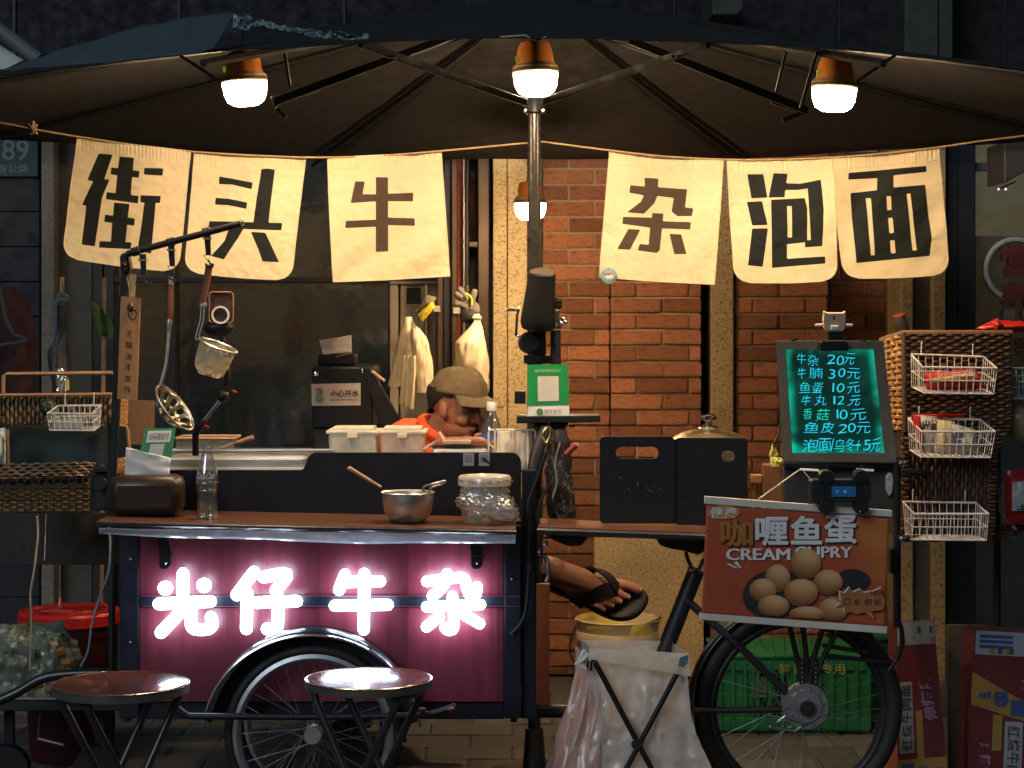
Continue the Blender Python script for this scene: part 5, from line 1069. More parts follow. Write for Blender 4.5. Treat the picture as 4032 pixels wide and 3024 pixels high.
lettering('printed_word', 'CREAM', mpx, 415, 668, 1052, 785, PW, t, .0, lift=.001, nrm=n_, fat=.012); lettering('printed_word', 'CUPRY', mpx, 1110, 648, 1680, 760, PW, t, .0, lift=.001, nrm=n_, fat=.012)
for l in ([(412, 825), (440, 822), (525, 862), (515, 872)], [(488, 812), (520, 795), (565, 868), (550, 866)]): flat(zp(l), PW, 'printed_dash', .009)
flat(zp(ell(905, 1130, 330, 250, -.15)), PB, 'printed_bowl', .0062)
flat(zp(ell(1700, 985, 172, 108, .1)), PB, 'printed_bowl', .0062)
def ball_mat(k):
    m = M('print_fishball%d' % k, (.46 + .04 * (k % 3), .25 + .02 * (k % 2), .085), .5, var=.22, vs_=30); nt_ = m.node_tree; N = nt_.nodes; L = nt_.links; b = N['Principled BSDF']
    src = b.inputs['Base Color'].links[0].from_socket; at_ = N.new('ShaderNodeAttribute'); at_.attribute_name = 'tone'
    rp = N.new('ShaderNodeValToRGB'); e = rp.color_ramp.elements; e[0].color = (.10, .03, .010, 1); e[1].color = (.66, .43, .21, 1); e2 = e.new(.5); e2.color = (.34, .15, .055, 1); L.new(at_.outputs['Fac'], rp.inputs[0])
    mx = N.new('ShaderNodeMix'); mx.data_type = 'RGBA'; mx.inputs[0].default_value = .9; L.new(src, mx.inputs[6]); L.new(rp.outputs[0], mx.inputs[7]); L.new(mx.outputs[2], b.inputs['Base Color']); return m
BMT = [ball_mat(k) for k in range(3)]
for k, (cx, cy_, a, b) in enumerate(((930, 970, 130, 140), (780, 1090, 138, 118), (1440, 1010, 150, 128), (1215, 822, 158, 156), (1490, 1290, 152, 122), (1168, 1115, 172, 140), (890, 1252, 160, 112), (1228, 1330, 180, 76))):
    n = 30; vs_ = []; tone = []; fs = []
    for i in range(9):
        for j in range(n):
            r = i / 8; an = j * 2 * math.pi / n; dx, dy = r * math.cos(an), r * math.sin(an)
            yy = min(cy_ + b * dy, 1372 + (cx + a * dx - 1200) * .07)
            vs_.append(P(2700 + (cx + a * dx) / 2.572, 1900 + yy / 2.572, DQ - .0095 - .0006 * k)); tone.append(max(0, min(1, .62 - .55 * dy - .38 * r ** 3 + .12 * dx)))
    for i in range(8):
        for j in range(n): fs.append((i * n + j, i * n + (j + 1) % n, (i + 1) * n + (j + 1) % n, (i + 1) * n + j))
    o = MB().add(vs_, fs).build('printed_fish_ball', BMT[k % 3], t, flip=False); o.data.attributes.new('tone', 'FLOAT', 'POINT').data.foreach_set('value', tone)
st = [(1450, 1145), (1560, 1190), (1548, 1095), (1600, 1110), (1648, 1050), (1690, 1100), (1760, 1068), (1800, 1105), (1900, 1090), (1975, 1050), (2000, 1130), (2020, 1200), (1995, 1290), (1880, 1300), (1905, 1375), (1820, 1310), (1740, 1330), (1672, 1312), (1600, 1320), (1590, 1260), (1500, 1262), (1560, 1215)]
flat(zp(st), PW, 'printed_burst', .0155)
flat(zp([(x + 8 + (1750 - x) * .02, y + 6 + (1200 - y) * .05) for x, y in st]), M('print_brown', (.32, .12, .035), .5), 'printed_burst', .0162)
DK = M('print_maroon', (.11, .02, .02), .5)
for ch, x0, x1 in (('口', 1600, 1660), ('感', 1700, 1770), ('细', 1800, 1880), ('腻', 1905, 1975)): lettering('printed_character', ch, mpx, x0, 1172, x1, 1240, DK, t, .02, lift=.0092, nrm=n_)
lettering('printed_word', 'NEW', mpx, 1872, 1092, 2005, 1142, DK, t, .03, lift=.0092, nrm=n_)
# ---------------------------------------------------------------- wicker cabinet
def strand_set(parent, mp, n, horiz, nm, mat, r_, wav, amp, ext=1.0):
    """woven strands across a panel: one wavy strand per row, alternate rows out of phase, each its own piece"""
    for k in range(n):
        v = (k + .5) / n; ph = math.pi * (k % 2); m_ = wav * 4; pts = []
        nn = (mp(1, .5) - mp(0, .5)).cross(mp(.5, 1) - mp(.5, 0)).normalized(); nn = -nn if nn.y > 0 else nn
        for i in range(m_ + 1):
            u = i / m_; q_ = mp(u, v) if horiz else mp(v, u); pts.append(q_ + nn * amp * math.sin(math.pi * wav * u + ph) + Vector((0, 0, .0012 * nz(i, k))))
        MB().tube(pts, r_, 6, sx=1.0).build(nm, mat, parent, smooth=True)
cab = thing('wicker_cabinet', 'tall dark wicker cabinet carrying white wire baskets', 'cabinet', P(3720, 2140, 6.6))
Z_ = 6.62
f1 = quadmap((3556, 1312, Z_), (3980, 1312, Z_ - .0), (3986, 1668, Z_), (3558, 1690, Z_))
sheet(f1, 0, 0, 1, 1, M('wicker_core', (.02, .012, .009), .7), 'core_panel', cab, .02, -.004)
strand_set(cab, f1, 28, True, 'strand', WICK, 12.5 * px(Z_) / 2, 15, .006)
f2 = quadmap((3470, 1340, Z_ + .22), (3554, 1312, Z_ + .004), (3556, 1700, Z_ + .004), (3488, 1690, Z_ + .22))
sheet(f2, 0, 0, 1, 1, M('wicker_core', (0, 0, 0)), 'core_panel', cab, .02, -.004)
strand_set(cab, f2, 17, True, 'side_strand', WICK_LIT, 17 * px(Z_) / 2, 6, .007)
for u in (.25, .5, .75): MB().tube([f2(u, 0) + Vector((0, -.008, 0)), f2(u, 1) + Vector((0, -.008, 0))], .007, 6).build('side_stake', WICK_LIT, cab)
MB().tube([P(3470, 1338, Z_ + .22), P(3556, 1310, Z_), P(3985, 1310, Z_)], .009, 8).build('top_rim', M('rim_wicker', (.16, .085, .04), .5), cab, smooth=True)
MB().tube([P(3558, 1310, Z_ - .004), P(3562, 1700, Z_ - .004)], .009, 8).build('corner_cane', WICK, cab, smooth=True)
f3 = quadmap((3556, 1800, Z_), (3920, 1800, Z_), (3905, 2130, Z_), (3556, 2130, Z_))
sheet(f3, 0, -.4, 1, 1, M('wicker_core', (0, 0, 0)), 'core_panel', cab, .02, -.006)
strand_set(cab, f3, 24, False, 'upright_strand', WICK, 13 * px(Z_) / 2, 10, .006)
strand_set(cab, quadmap((3556, 1690, Z_ + .004), (3986, 1668, Z_ + .004), (3920, 1800, Z_ + .004), (3556, 1800, Z_ + .004)), 8, True, 'strand', WICK, 12.5 * px(Z_) / 2, 15, .005)
strand_set(cab, quadmap((3548, 1720, Z_ - .012), (3576, 1720, Z_ - .012), (3576, 2110, Z_ - .012), (3548, 2110, Z_ - .012)), 22, True, 'wrap_strand', WICK, 14 * px(Z_) / 2, 2, .003)
strand_set(cab, quadmap((3896, 1760, Z_ - .012), (3926, 1760, Z_ - .012), (3916, 2110, Z_ - .012), (3888, 2110, Z_ - .012)), 22, True, 'wrap_strand', WICK, 14 * px(Z_) / 2, 2, .003)
a, b = P(3556, 1330, Z_), P(3905, 2130, Z_)
MB().box(((a.x + b.x) / 2, Z_ + .2, (a.z + b.z) / 2), (b.x - a.x, .36, a.z - b.z)).build('carcass', M('wicker_core', (0, 0, 0)), cab)
for y_ in (1860, 2120): MB().tube([P(3540, y_, 6.46), P(3700, y_, Z_ + .06)], .012, 8).build('mounting_arm', BLKM, cab, smooth=True)
WIRE = M('white_wire_coat', (.55, .5, .47), .4)
def wire_basket(label, bk, ft, bot_b, bot_f, D0, D1, hooks, nv_=10, mt=WIRE, r=.0022, grp='wire baskets'):
    """bk, ft: rim ends (left, right) at the back and front, bot_*: the same for the floor, all photo pixels"""
    t = thing('wire_basket', label, 'basket', P((bot_f[0][0] + bot_f[1][0]) / 2, bot_f[0][1], D1), grp)
    B0, B1, F0, F1 = P(*bk[0], D0), P(*bk[1], D0), P(*ft[0], D1), P(*ft[1], D1); b0, b1, f0, f1_ = P(*bot_b[0], D0), P(*bot_b[1], D0), P(*bot_f[0], D1), P(*bot_f[1], D1)
    MB().tube([B0, F0, F1, B1], r * 1.7, 8, closed=True).build('rim_wire', mt, t, smooth=True)
    mid = [x * .5 + y * .5 for x, y in ((B0, b0), (F0, f0), (F1, f1_), (B1, b1))]
    MB().tube(mid, r, 6, closed=True).build('middle_wire', mt, t); MB().tube([b0, f0, f1_, b1], r, 6, closed=True).build('floor_wire', mt, t)
    L_ = lambda p, q_, k: p * (1 - k) + q_ * k
    for k in range(nv_ + 1):
        k_ = k / nv_; MB().tube([L_(B0, B1, k_), L_(b0, b1, k_), L_(f0, f1_, k_), L_(F0, F1, k_)], r * .8, 5).build('cross_wire', mt, t)
    for k in range(1, 6):
        k_ = k / 6; MB().tube([L_(B0, F0, k_), L_(b0, f0, k_), L_(b1, f1_, k_), L_(B1, F1, k_)], r * .8, 5).build('side_wire', mt, t)
    for (x_, y0, y1) in hooks: MB().tube([P(x_, y1, D0), P(x_, y0, D0), P(x_ + 2, y0 - 4, D0 + .02)], r, 6).build('hook', mt, t)
    return t
wire_basket('white wire basket with red noodle pack, topmost on the cabinet', [(3588, 1395), (3872, 1405)], [(3634, 1446), (3926, 1450)], [(3590, 1524), (3868, 1530)], [(3640, 1548), (3912, 1552)], 6.585, 6.47, [(3628, 1352, 1400), (3830, 1360, 1405)])
wire_basket('white wire basket with white noodle bags, middle one on the cabinet', [(3576, 1648), (3858, 1652)], [(3630, 1700), (3918, 1700)], [(3582, 1772), (3850, 1776)], [(3628, 1800), (3900, 1802)], 6.585, 6.47, [(3618, 1605, 1655), (3820, 1608, 1655)])
wire_basket('empty white wire basket, lowest on the wicker cabinet', [(3556, 1976), (3842, 1980)], [(3600, 2024), (3892, 2024)], [(3566, 2106), (3840, 2108)], [(3590, 2126), (3884, 2128)], 6.585, 6.47, [(3594, 1932, 1980), (3800, 1936, 1980)])
def packet(pts, D, th_, nm, mt, parent, seed):
    f_ = quadmap(*[(*p, D) for p in pts])
    def top(s): return lambda u, v: f_(u, v) + Vector((.002 * nz(u * 6, v * 6, seed), s * th_ * (math.sin(math.pi * min(1, max(0, u * 1.06 - .03))) ** .5) * (math.sin(math.pi * min(1, max(0, v * 1.1 - .05))) ** .6) + .004 * nz(u * 5, v * 5, seed) + .002 * nz(u * 14, v * 14, seed), .002 * nz(u * 7, v * 3, seed + 5)))
    mb = MB().grid(top(-1), 22, 14); mb.grid(top(1), 22, 14); return mb.build(nm, mt, parent, smooth=60)
REDF = M('red_foil', (.42, .02, .012), .25, var=.3, vs_=14); YELF = M('yellow_print', (.55, .36, .05), .35, var=.3)
t = thing('noodle_pack', 'red and yellow instant noodle pack lying in the top basket', 'food packet', P(3760, 1545, 6.53))
packet([(3632, 1470), (3840, 1450), (3886, 1530), (3652, 1542)], 6.53, .03, 'wrapper', REDF, t, 1)
packet([(3662, 1490), (3838, 1466), (3850, 1486), (3668, 1508)], 6.497, .006, 'yellow_band', YELF, t, 2)
q = quadmap((3690, 1470, 6.487), (3830, 1452, 6.487), (3834, 1478, 6.487), (3694, 1496, 6.487)); lettering('printed_text', '红烧牛肉面', q, 0, 0, 1, 1, PW, t, .04, lift=.003, nrm=n_)
t = thing('noodle_pack', 'red and white udon pack leaning in the middle basket', 'food packet', P(3650, 1790, 6.54))
packet([(3586, 1632), (3690, 1640), (3694, 1796), (3632, 1792)], 6.55, .02, 'wrapper', M('white_red_wrap', (.5, .45, .42), .3), t, 3)
packet([(3584, 1630), (3625, 1640), (3640, 1790), (3628, 1760)], 6.525, .012, 'red_edge', REDF, t, 4)
q = quadmap((3630, 1655, 6.52), (3684, 1650, 6.52), (3684, 1700, 6.52), (3630, 1700, 6.52)); lettering('printed_character', '出', q, 0, 0, .6, 1, DPR, t, .06, nrm=n_); lettering('printed_character', '前', q, .62, 0, 1.1, 1, DPR, t, .06, nrm=n_)
packet([(3600, 1630), (3795, 1628), (3797, 1642), (3600, 1648)], 6.57, .01, 'red_top', REDF, t, 12)
t = thing('noodle_bag', 'clear bag of pale wide noodles in the middle basket', 'food packet', P(3720, 1798, 6.53))
packet([(3676, 1650), (3760, 1660), (3770, 1798), (3680, 1798)], 6.53, .03, 'bag', M('pale_noodle', (.58, .46, .28), .3, var=.2, bump=.6, bs=30), t, 5)
t = thing('noodle_bag', 'clear bag with blue print on grey noodles in the middle basket', 'food packet', P(3800, 1798, 6.52))
packet([(3750, 1668), (3840, 1690), (3860, 1798), (3756, 1798)], 6.52, .03, 'bag', M('grey_noodle', (.42, .40, .36), .2, var=.3, bump=.8, bs=30), t, 6)
q = quadmap((3755, 1700, 6.485), (3795, 1700, 6.485), (3795, 1760, 6.485), (3755, 1760, 6.485)); lettering('printed_text', '乌', q, 0, 0, 1, .5, M('print_blue', (.03, .07, .2), .5), t, .05, nrm=n_); lettering('printed_text', '冬', q, 0, .5, 1, 1, M('print_blue', (0, 0, 0)), t, .05, nrm=n_)
t = thing('paper_cup', 'dark brown cup with red rim standing on the cabinet', 'cup', P(3555, 1312, Z_ + .1))
MB().lathe(P(3556, 1312, Z_ + .1), [(0, 0), (.021, 0), (.024, .01), (.020, .055), (.019, .058)], 20, Matrix.Rotation(math.radians(-12), 3, 'Y')).build('cup', M('cup_dark', (.025, .018, .018), .4), t, smooth=True)
MB().lathe(P(3556, 1312, Z_ + .1), [(.0195, .056), (.0215, .058), (.0215, .064), (0, .064)], 20, Matrix.Rotation(math.radians(-12), 3, 'Y')).build('rim', M('red_rim', (.4, .06, .03), .4), t, smooth=True)
t = thing('snack_bag', 'crumpled red snack bag lying on top of the cabinet', 'food packet', P(3940, 1310, 6.7))
packet([(3834, 1298), (3912, 1258), (4100, 1268), (4110, 1312)], 6.72, .05, 'bag', REDF, t, 8)
packet([(3905, 1262), (3926, 1252), (3960, 1290), (3920, 1308)], 6.68, .02, 'bag_fold', REDF, t, 9)
# second rack at the frame's right edge
t = thing('wicker_rack', 'second wicker rack at the right with hanging snack bags', 'rack', P(4010, 2120, 6.8))
strand_set(t, quadmap((3990, 1330, 6.75), (4180, 1330, 6.75), (4180, 1400, 6.75), (3990, 1400, 6.75)), 5, True, 'strand', WICK, 12 * px(6.75) / 2, 8, .004)
strand_set(t, quadmap((3900, 2070, 6.75), (4180, 2040, 6.75), (4180, 2100, 6.75), (3900, 2130, 6.75)), 5, True, 'strand', WICK, 12 * px(6.75) / 2, 12, .004)
MB().tube([P(3922, 1850, 6.72), P(3936, 2010, 6.72), P(4000, 2085, 6.70)], .007, 8).build('frame_tube', M('rack_grey', (.12, .11, .1), .5), t, smooth=True)
for x_ in (3925, 4180): MB().tube([P(x_, 1330, 7.05), Vector((P(x_, 0, 7.05).x, 7.05, 0))], .014, 8).build('post', NAVY, t, smooth=True)
wire_basket('white wire basket with dumpling bag on the right hand rack', [(3975, 1450), (4180, 1450)], [(3985, 1480), (4190, 1480)], [(3978, 1556), (4180, 1556)], [(3988, 1570), (4185, 1570)], 6.73, 6.64, [], 8, M('blue_white_wire', (.2, .26, .32), .4))
t = thing('snack_bag', 'pale yellow snack bag hanging on the right hand rack', 'food packet', P(3990, 1800, 6.7))
packet([(3950, 1590), (4140, 1560), (4160, 1790), (3925, 1700)], 6.72, .04, 'bag', M('pale_yellow_foil', (.22, .19, .10), .3, var=.5), t, 10)
t = thing('snack_bag', 'red snack bag with white patch at the right edge', 'food packet', P(4010, 2060, 6.68))
packet([(3956, 1850), (4140, 1840), (4150, 2070), (3960, 2064)], 6.69, .05, 'bag', M('dark_red_foil', (.22, .012, .016), .3, var=.3), t, 11)
packet([(3985, 1900), (4060, 1890), (4066, 2010), (3985, 2012)], 6.645, .008, 'white_patch', M('patch_grey', (.3, .32, .34), .4, var=.5), t, 12)
q = quadmap((4000, 1985, 6.63), (4050, 1985, 6.63), (4050, 2008, 6.63), (4000, 2008, 6.63)); lettering('printed_character', '土', q, 0, 0, 1, 1, DPR, t, .05, nrm=n_)
t = thing('card_box', 'small wooden chopstick holder box between wind guard and menu board', 'box', P(3040, 1960, 6.5))
MB().rect(3008, 1830, 3078, 2070, 6.50, .07).build('box', M('warm_wood', (.22, .09, .04), .5, var=.3), t, bev=.003)
MB().rect(2956, 1870, 3004, 1905, 6.52, .05).build('wood_block', M('light_wood', (.4, .22, .1), .5), t, bev=.003)
for x_ in (2960, 2980, 2996): MB().rect(x_, 1905, x_ + 10, 2060, 6.53, .02).build('slat', M('light_wood', (0, 0, 0)), t, bev=.002)
t = thing('cloth_bunch', 'pale yellow cloth bunch hanging left of the menu board', 'cloth', P(3050, 1840, 6.45))
sack([(1750, 3040, 3052), (1770, 3034, 3056), (1800, 3030, 3058), (1818, 3038, 3054)], 6.45, .03, 'upper_fold', M('lemon_cloth', (.55, .48, .12), .8), t, .008, 1)
sack([(1800, 3040, 3070), (1815, 3034, 3080), (1836, 3036, 3078)], 6.43, .03, 'lower_fold', M('lemon_cloth', (0, 0, 0)), t, .008, 2)
MB().tube(spline(Pl([(3076, 1650), (3068, 1700), (3052, 1740), (3046, 1760)], 6.44)), .004, 6).build('cord', M('bronze_trim', (0, 0, 0)), t)
# ================================================================ below the shelf: bucket, bag stand, crate, cartons
D = 8.42; s_ = px(D); c = Vector((P(2432, 0, D).x, D, 0.0))
hh = P(0, 2436, D).z
t = thing('paint_bucket', 'grimy cream bucket with yellow bag liner against granite plinth', 'bucket', c)
MB().lathe(c, [(0, .004), (.15, 0), (.155, .01), (.166, hh * .72), (.172, hh * .73), (.172, hh * .84), (.167, hh * .86), (.17, hh * .96), (.178, hh), (.172, hh + .006), (.168, hh), (.155, .02), (0, .02)], 48).build('bucket', M('grimy_cream', (.56, .46, .30), .5, var=.2, dirt=.55), t, smooth=True)
def liner(u, v):
    a = 2 * math.pi * u; r = .168 - .012 * v + .014 * nz(math.cos(a) * 2, math.sin(a) * 2, v * 3) * 1; z = hh + .018 * (.4 + nz(math.cos(a) * 1.5, math.sin(a) * 1.5, 4)) - .12 * v
    if math.cos(a) > .2: r += .012 * (1 - v)
    return c + Vector((r * math.cos(a), r * math.sin(a), z))
MB().grid(liner, 64, 10).build('bag_liner', M('yellow_liner', (.80, .64, .16), .4, bump=.4, bs=30), t, smooth=True)
MB().add([c + Vector((.155 * math.cos(k * .2618), .155 * math.sin(k * .2618), hh - .2)) for k in range(24)], [tuple(range(24))]).build('bag_contents', M('dark_refuse', (.1, .08, .04), .7, var=.5), t)
MB().tube(spline([c + Vector((-.175, 0, hh * .9)), c + Vector((-.2, -.02, hh * .6)), c + Vector((-.17, -.04, hh * .4))]), .004, 6).build('handle', BLACK, t)
# folding stand with bin bag
D = 6.18
t = thing('bin_bag_stand', 'black folding cross-leg stand holding a milky bin bag', 'bin stand', Vector((P(2490, 0, D).x, D, 0)))
for D_, s1 in ((D - .03, 1), (D + .27, -1)):
    for a, b in (((2342, 2605), (2700, 3276)), ((2672, 2640), (2330, 3276))):
        A = P(*a, D_); B = P(*b, D_); B.z = .008; MB().tube([A, B], .0085, 10).build('leg', BLACK, t, smooth=True)
MB().lathe(P(2506, 2930, D - .042), [(0, .006), (.016, .006), (.016, -.01), (0, -.01)], 16, Matrix.Rotation(math.pi / 2, 3, 'X') @ Matrix.Rotation(.0, 3, 'Z')).build('pivot', BLKM, t, smooth=True)
MB().tube([P(2338, 2600, D), P(2338, 2590, D + .24)], .008, 8).build('top_bar', BLACK, t); MB().tube([P(2676, 2636, D), P(2676, 2622, D + .24)], .008, 8).build('top_bar', BLACK, t)
FILM = see_through('bin_film', (.98, .92, .88), .28, .70, .3, .5)
rim = [(2322, 2552, D + .012), (2708, 2572, D + .012), (2640, 2524, D + .25), (2290, 2520, D + .25)]
def bag2(u, v):
    k = u * 4; i = int(k) % 4; f_ = k - int(k); A = P(*rim[i]); B = P(*rim[(i + 1) % 4]); p = A * (1 - f_) + B * f_
    cx = P(2500, 0, D).x; out = v ** .9; wid = 1 + .06 * v - (.15 * math.sin(math.pi * min(1, v * 1.4)) if v < .7 else 0)
    low = Vector((cx + (p.x - cx) * ((1.6 + .5 * v) if p.x < cx else (1.45 + .4 * v)), D + .12 + (p.y - D - .12) * 1.2, .01))
    q_ = p * (1 - out) + low * out
    pinch = -.05 * math.sin(math.pi * min(1, v * 1.5)) * (1 if v < .67 else 0)
    q_.x += (cx - q_.x) * (-pinch * 2.4); fold = .028 * nz(u * 20, v * 1.2 + u * 3, 3) * min(1, v * 4) + .014 * nz(u * 55 + v * 5, v * 2, 5) * min(1, v * 4) + .008 * nz(u * 30, v * 14, 8)
    q_.y += fold; q_.x += fold * .5; q_.z = max(q_.z, .006); return q_
MB().grid(bag2, 120, 40).build('bin_bag', FILM, t, smooth=True)
def flap(u, v):
    a = P(2322, 2552, D - .042); b = P(2714, 2576, D - .042); q_ = a * (1 - u) + b * u; q_.z -= v * (.032 + .035 * u) ; q_.y -= .004 + .004 * nz(u * 8, v, 2); q_.x += .01 * v * (u - .5); return q_
MB().grid(flap, 40, 5).build('bag_cuff', see_through('cuff_film', (.90, .86, .74), .4, .7, .2, .4), t, smooth=True)
MB().poly([(2676, 2590), (2712, 2578), (2708, 2610), (2690, 2628), (2672, 2622)], D - .052, .004).build('blue_print', M('blue_grey_patch', (.08, .15, .2), .5), t)
for k in range(5): MB().tube(spline(Pl([(2320, 2574), (2312 - 6 * k, 2590 + 4 * k), (2300 - 8 * k, 2560 + 14 * k), (2286 + 6 * k, 2610 + 6 * k)], D - .02 - .004 * k)), .005, 6).build('bag_knot', M('white_film', (.7, .66, .64), .3), t, smooth=True)
for k in range(3): MB().rect(2296 + k * 14, 2596 + 6 * k, 2304 + k * 14, 2630 + 6 * k, D - .012, .02).build('stand_clip', BLACK, t)
t = thing('pink_bag', 'translucent pink plastic bag hanging left of the bin bag', 'plastic bag', Vector((P(2230, 0, D + .05).x, D + .05, 0)))
sack([(2548, 2262, 2278), (2580, 2270, 2300), (2640, 2268, 2350), (2760, 2236, 2372), (2900, 2196, 2380), (3020, 2164, 2390), (3290, 2150, 2396)], D + .06, .10, 'bag', see_through('pink_film', (.96, .56, .48), .25, .55, .3, .5), t, .022, 6, 60, 40)
# green crate behind the rear wheel
D = 7.66; GRN = M('green_crate_plastic', (.008, .12, .04), .4, var=.2, dirt=.3)
z_t = P(0, 2588, D).z; xa, xb = P(2836, 0, D).x, P(3420, 0, D).x; dy = .40
t = thing('green_crate', 'green plastic crate with latticed side behind the rear wheel', 'crate', Vector(((xa + xb) / 2, D + dy / 2, 0)))
MB().box(((xa + xb) / 2, D + dy / 2, .012), (xb - xa, dy, .02)).build('base', GRN, t, bev=.004)
for y_ in (D, D + dy):
    MB().box(((xa + xb) / 2, y_, z_t - .025), (xb - xa, .016, .05)).build('top_band', GRN, t, bev=.004)
    MB().box(((xa + xb) / 2, y_, .035), (xb - xa, .016, .05)).build('bottom_band', GRN, t, bev=.004)
    nrib = 12
    for k in range(nrib + 1): MB().box((xa + (xb - xa) * k / nrib, y_ - (.004 if y_ == D else -.004), z_t / 2), (.014, .02, z_t - .03)).build('rib', GRN, t, bev=.002)
    for x0, x1 in ((xa, xa + (xb - xa) * .22), (xa + (xb - xa) * .46, xb)): MB().box(((x0 + x1) / 2, y_ + (.004 if y_ == D else -.004), z_t / 2), (x1 - x0, .006, z_t - .06)).build('wall_panel', GRN, t)
for x_ in (xa, xb): MB().box((x_, D + dy / 2, z_t / 2), (.016, dy, z_t)).build('end_wall', GRN, t, bev=.004)
for k in range(7):
    x0 = xa + (xb - xa) * (.22 + .24 * k / 6); 
    for d_ in (-1, 1): MB().tube([Vector((x0, D, .06)), Vector((x0 + d_ * .05, D, z_t - .05))], .003, 5).build('lattice_bar', GRN, t)
MB().box(((xa + xb) / 2, D + dy / 2, z_t + .003), (xb - xa + .03, dy + .03, .012)).build('rim', GRN, t, bev=.003)
q = quadmap((3050, 2600, D - .012), (3340, 2600, D - .012), (3340, 2660, D - .012), (3050, 2660, D - .012))
lettering('faded_stencil', '鲜 配送 专用', q, .05, .2, .95, .9, M('stencil_tan', (.22, .24, .06), .6), t, .01, nrm=n_)
t = thing('green_tub', 'plain green tub beside the latticed crate', 'tub', Vector((P(3425, 0, 8.1).x, 8.1, 0)))
zz = P(0, 2500, 8.1).z
MB().lathe(wloc(t), [(0, .003), (.10, 0), (.105, .01), (.125, zz), (.135, zz), (.135, zz + .012), (.12, zz + .012), (.1, .02), (0, .02)], 32).build('tub', M('dull_green', (.006, .07, .025), .45), t, smooth=True)
# instant noodle cartons
CRED = M('carton_red', (.075, .006, .010), .6, var=.12); CYEL = M('carton_yellow', (.20, .13, .025), .6); CBLU = M('carton_blue', (.02, .04, .16), .6); CPAL = M('carton_pale', (.19, .21, .23), .6); CLIL = M('carton_lilac', (.18, .12, .2), .6); CINK = M('carton_ink', (.03, .03, .035), .6)
def carton(label, quad, D, dD):
    t = thing('noodle_carton', label, 'carton', P((quad[2][0] + quad[3][0]) / 2, quad[2][1], D), 'red noodle cartons')
    mp = quadmap((*quad[0], D + dD), (*quad[1], D + dD), (*quad[2], D), (*quad[3], D))
    o = sheet(mp, 0, 0, 1, 1, CRED, 'carton_body', t, .16); return t, mp
t, mp = carton('leaning red noodle carton next to the rear wheel', [(3530, 2450), (3676, 2440), (3752, 3260), (3530, 3280)], 6.72, .10)
sheet(mp, .02, .0, .98, .115, CPAL, 'address_label', t, .001, .002)
for k, (u, v, c_) in enumerate(((.1, .03, CYEL), (.14, .08, CBLU), (.38, .05, M('lab_grey', (.2, .22, .24), .6)), (.55, .03, CINK), (.72, .05, M('lab_grey', (0, 0, 0))), (.86, .03, CBLU), (.88, .08, CYEL))): sheet(mp, u, v, u + .08, v + .03, c_, 'printed_mark', t, .001, .004)
sheet(mp, .06, .29, .36, .63, CPAL, 'name_plate', t, .001, .002)
for k, ch in enumerate('面肉牛烧红'): lettering('name_character', ch, mp, .10, .305 + k * .064, .33, .36 + k * .064, CINK, t, .02, rot=-90, lift=.004)
for k, ch in enumerate('康师傅'): lettering('badge_character', ch, mp, .50 + k * .05, .265 + k * .075, .80 + k * .05, .335 + k * .075, CLIL, t, .04, rot=-90, lift=.004)
sheet(mp, .42, .43, .56, .66, CYEL, 'yellow_bar', t, .001, .003)
sheet(mp, .0, .66, 1, .80, CYEL, 'yellow_band', t, .001, .002)
for k, ch in enumerate('1倍半'): lettering('band_character', ch, mp, .08 + k * .3, .68 + .012 * k, .34 + k * .3, .775, CBLU, t, .05, lift=.005)
t, mp = carton('upright red noodle carton with slanted yellow band at right', [(3836, 2482), (4200, 2500), (4180, 3290), (3800, 3260)], 6.78, .03)
sheet(mp, .02, .0, .98, .12, CPAL, 'address_label', t, .001, .002)
for k in range(3): sheet(mp, .06, .018 + k * .026, .42, .034 + k * .026, CBLU, 'printed_line', t, .001, .004)
for u, c_ in ((.18, CYEL), (.26, CINK), (.34, CYEL), (.38, CINK)): sheet(mp, u, .085, u + .05, .112, c_, 'printed_mark', t, .001, .004)
n2 = (mp(1, 0) - mp(0, 0)).cross(mp(0, 1) - mp(0, 0)).normalized(); n2 = -n2 if n2.y > 0 else n2
MB().add([mp(*uv) + n2 * .002 for uv in ((.0, .21), (.62, .36), (.62, .45), (.0, .375))], [(0, 1, 2, 3)]).build('yellow_band', CYEL, t)
for k, ch in enumerate('半倍1'): lettering('band_character', ch, mp, .06 + k * .18, .26 + .04 * k, .22 + k * .18, .34 + .04 * k, CBLU, t, .05, rot=180, lift=.005)
sheet(mp, .24, .42, .34, .60, CYEL, 'yellow_bar', t, .001, .003); sheet(mp, .37, .45, .56, .82, CPAL, 'name_plate', t, .001, .002)
for k, ch in enumerate('红烧牛肉'): lettering('name_character', ch, mp, .40, .47 + k * .066, .535, .53 + k * .066, CINK, t, .02, rot=90, lift=.004)
for k, ch in enumerate('康师傅'): lettering('badge_character', ch, mp, .10 + k * .012, .565 + k * .06, .22 + k * .012, .615 + k * .06, CLIL, t, .04, rot=90, lift=.004)
lettering('badge_character', '康', mp, .52, .235, .68, .30, CLIL, t, .04, rot=90, lift=.004)
tag(MB().poly([(3730, 2460), (3880, 2462), (3838, 3260), (3735, 3260)], 7.0, .02).build('cardboard_sheet', M('brown_cardboard', (.10, .07, .045), .8, var=.2), bev=.002), 'flattened brown cardboard sheet between the two red cartons', 'cardboard')
tag(MB().poly([(3490, 2930), (3535, 2900), (3540, 3250), (3470, 3250)], 6.62, .15).build('orange_box', M('orange_carton', (.5, .12, .04), .6), bev=.002), 'small orange box corner between rear wheel and leaning carton', 'box')
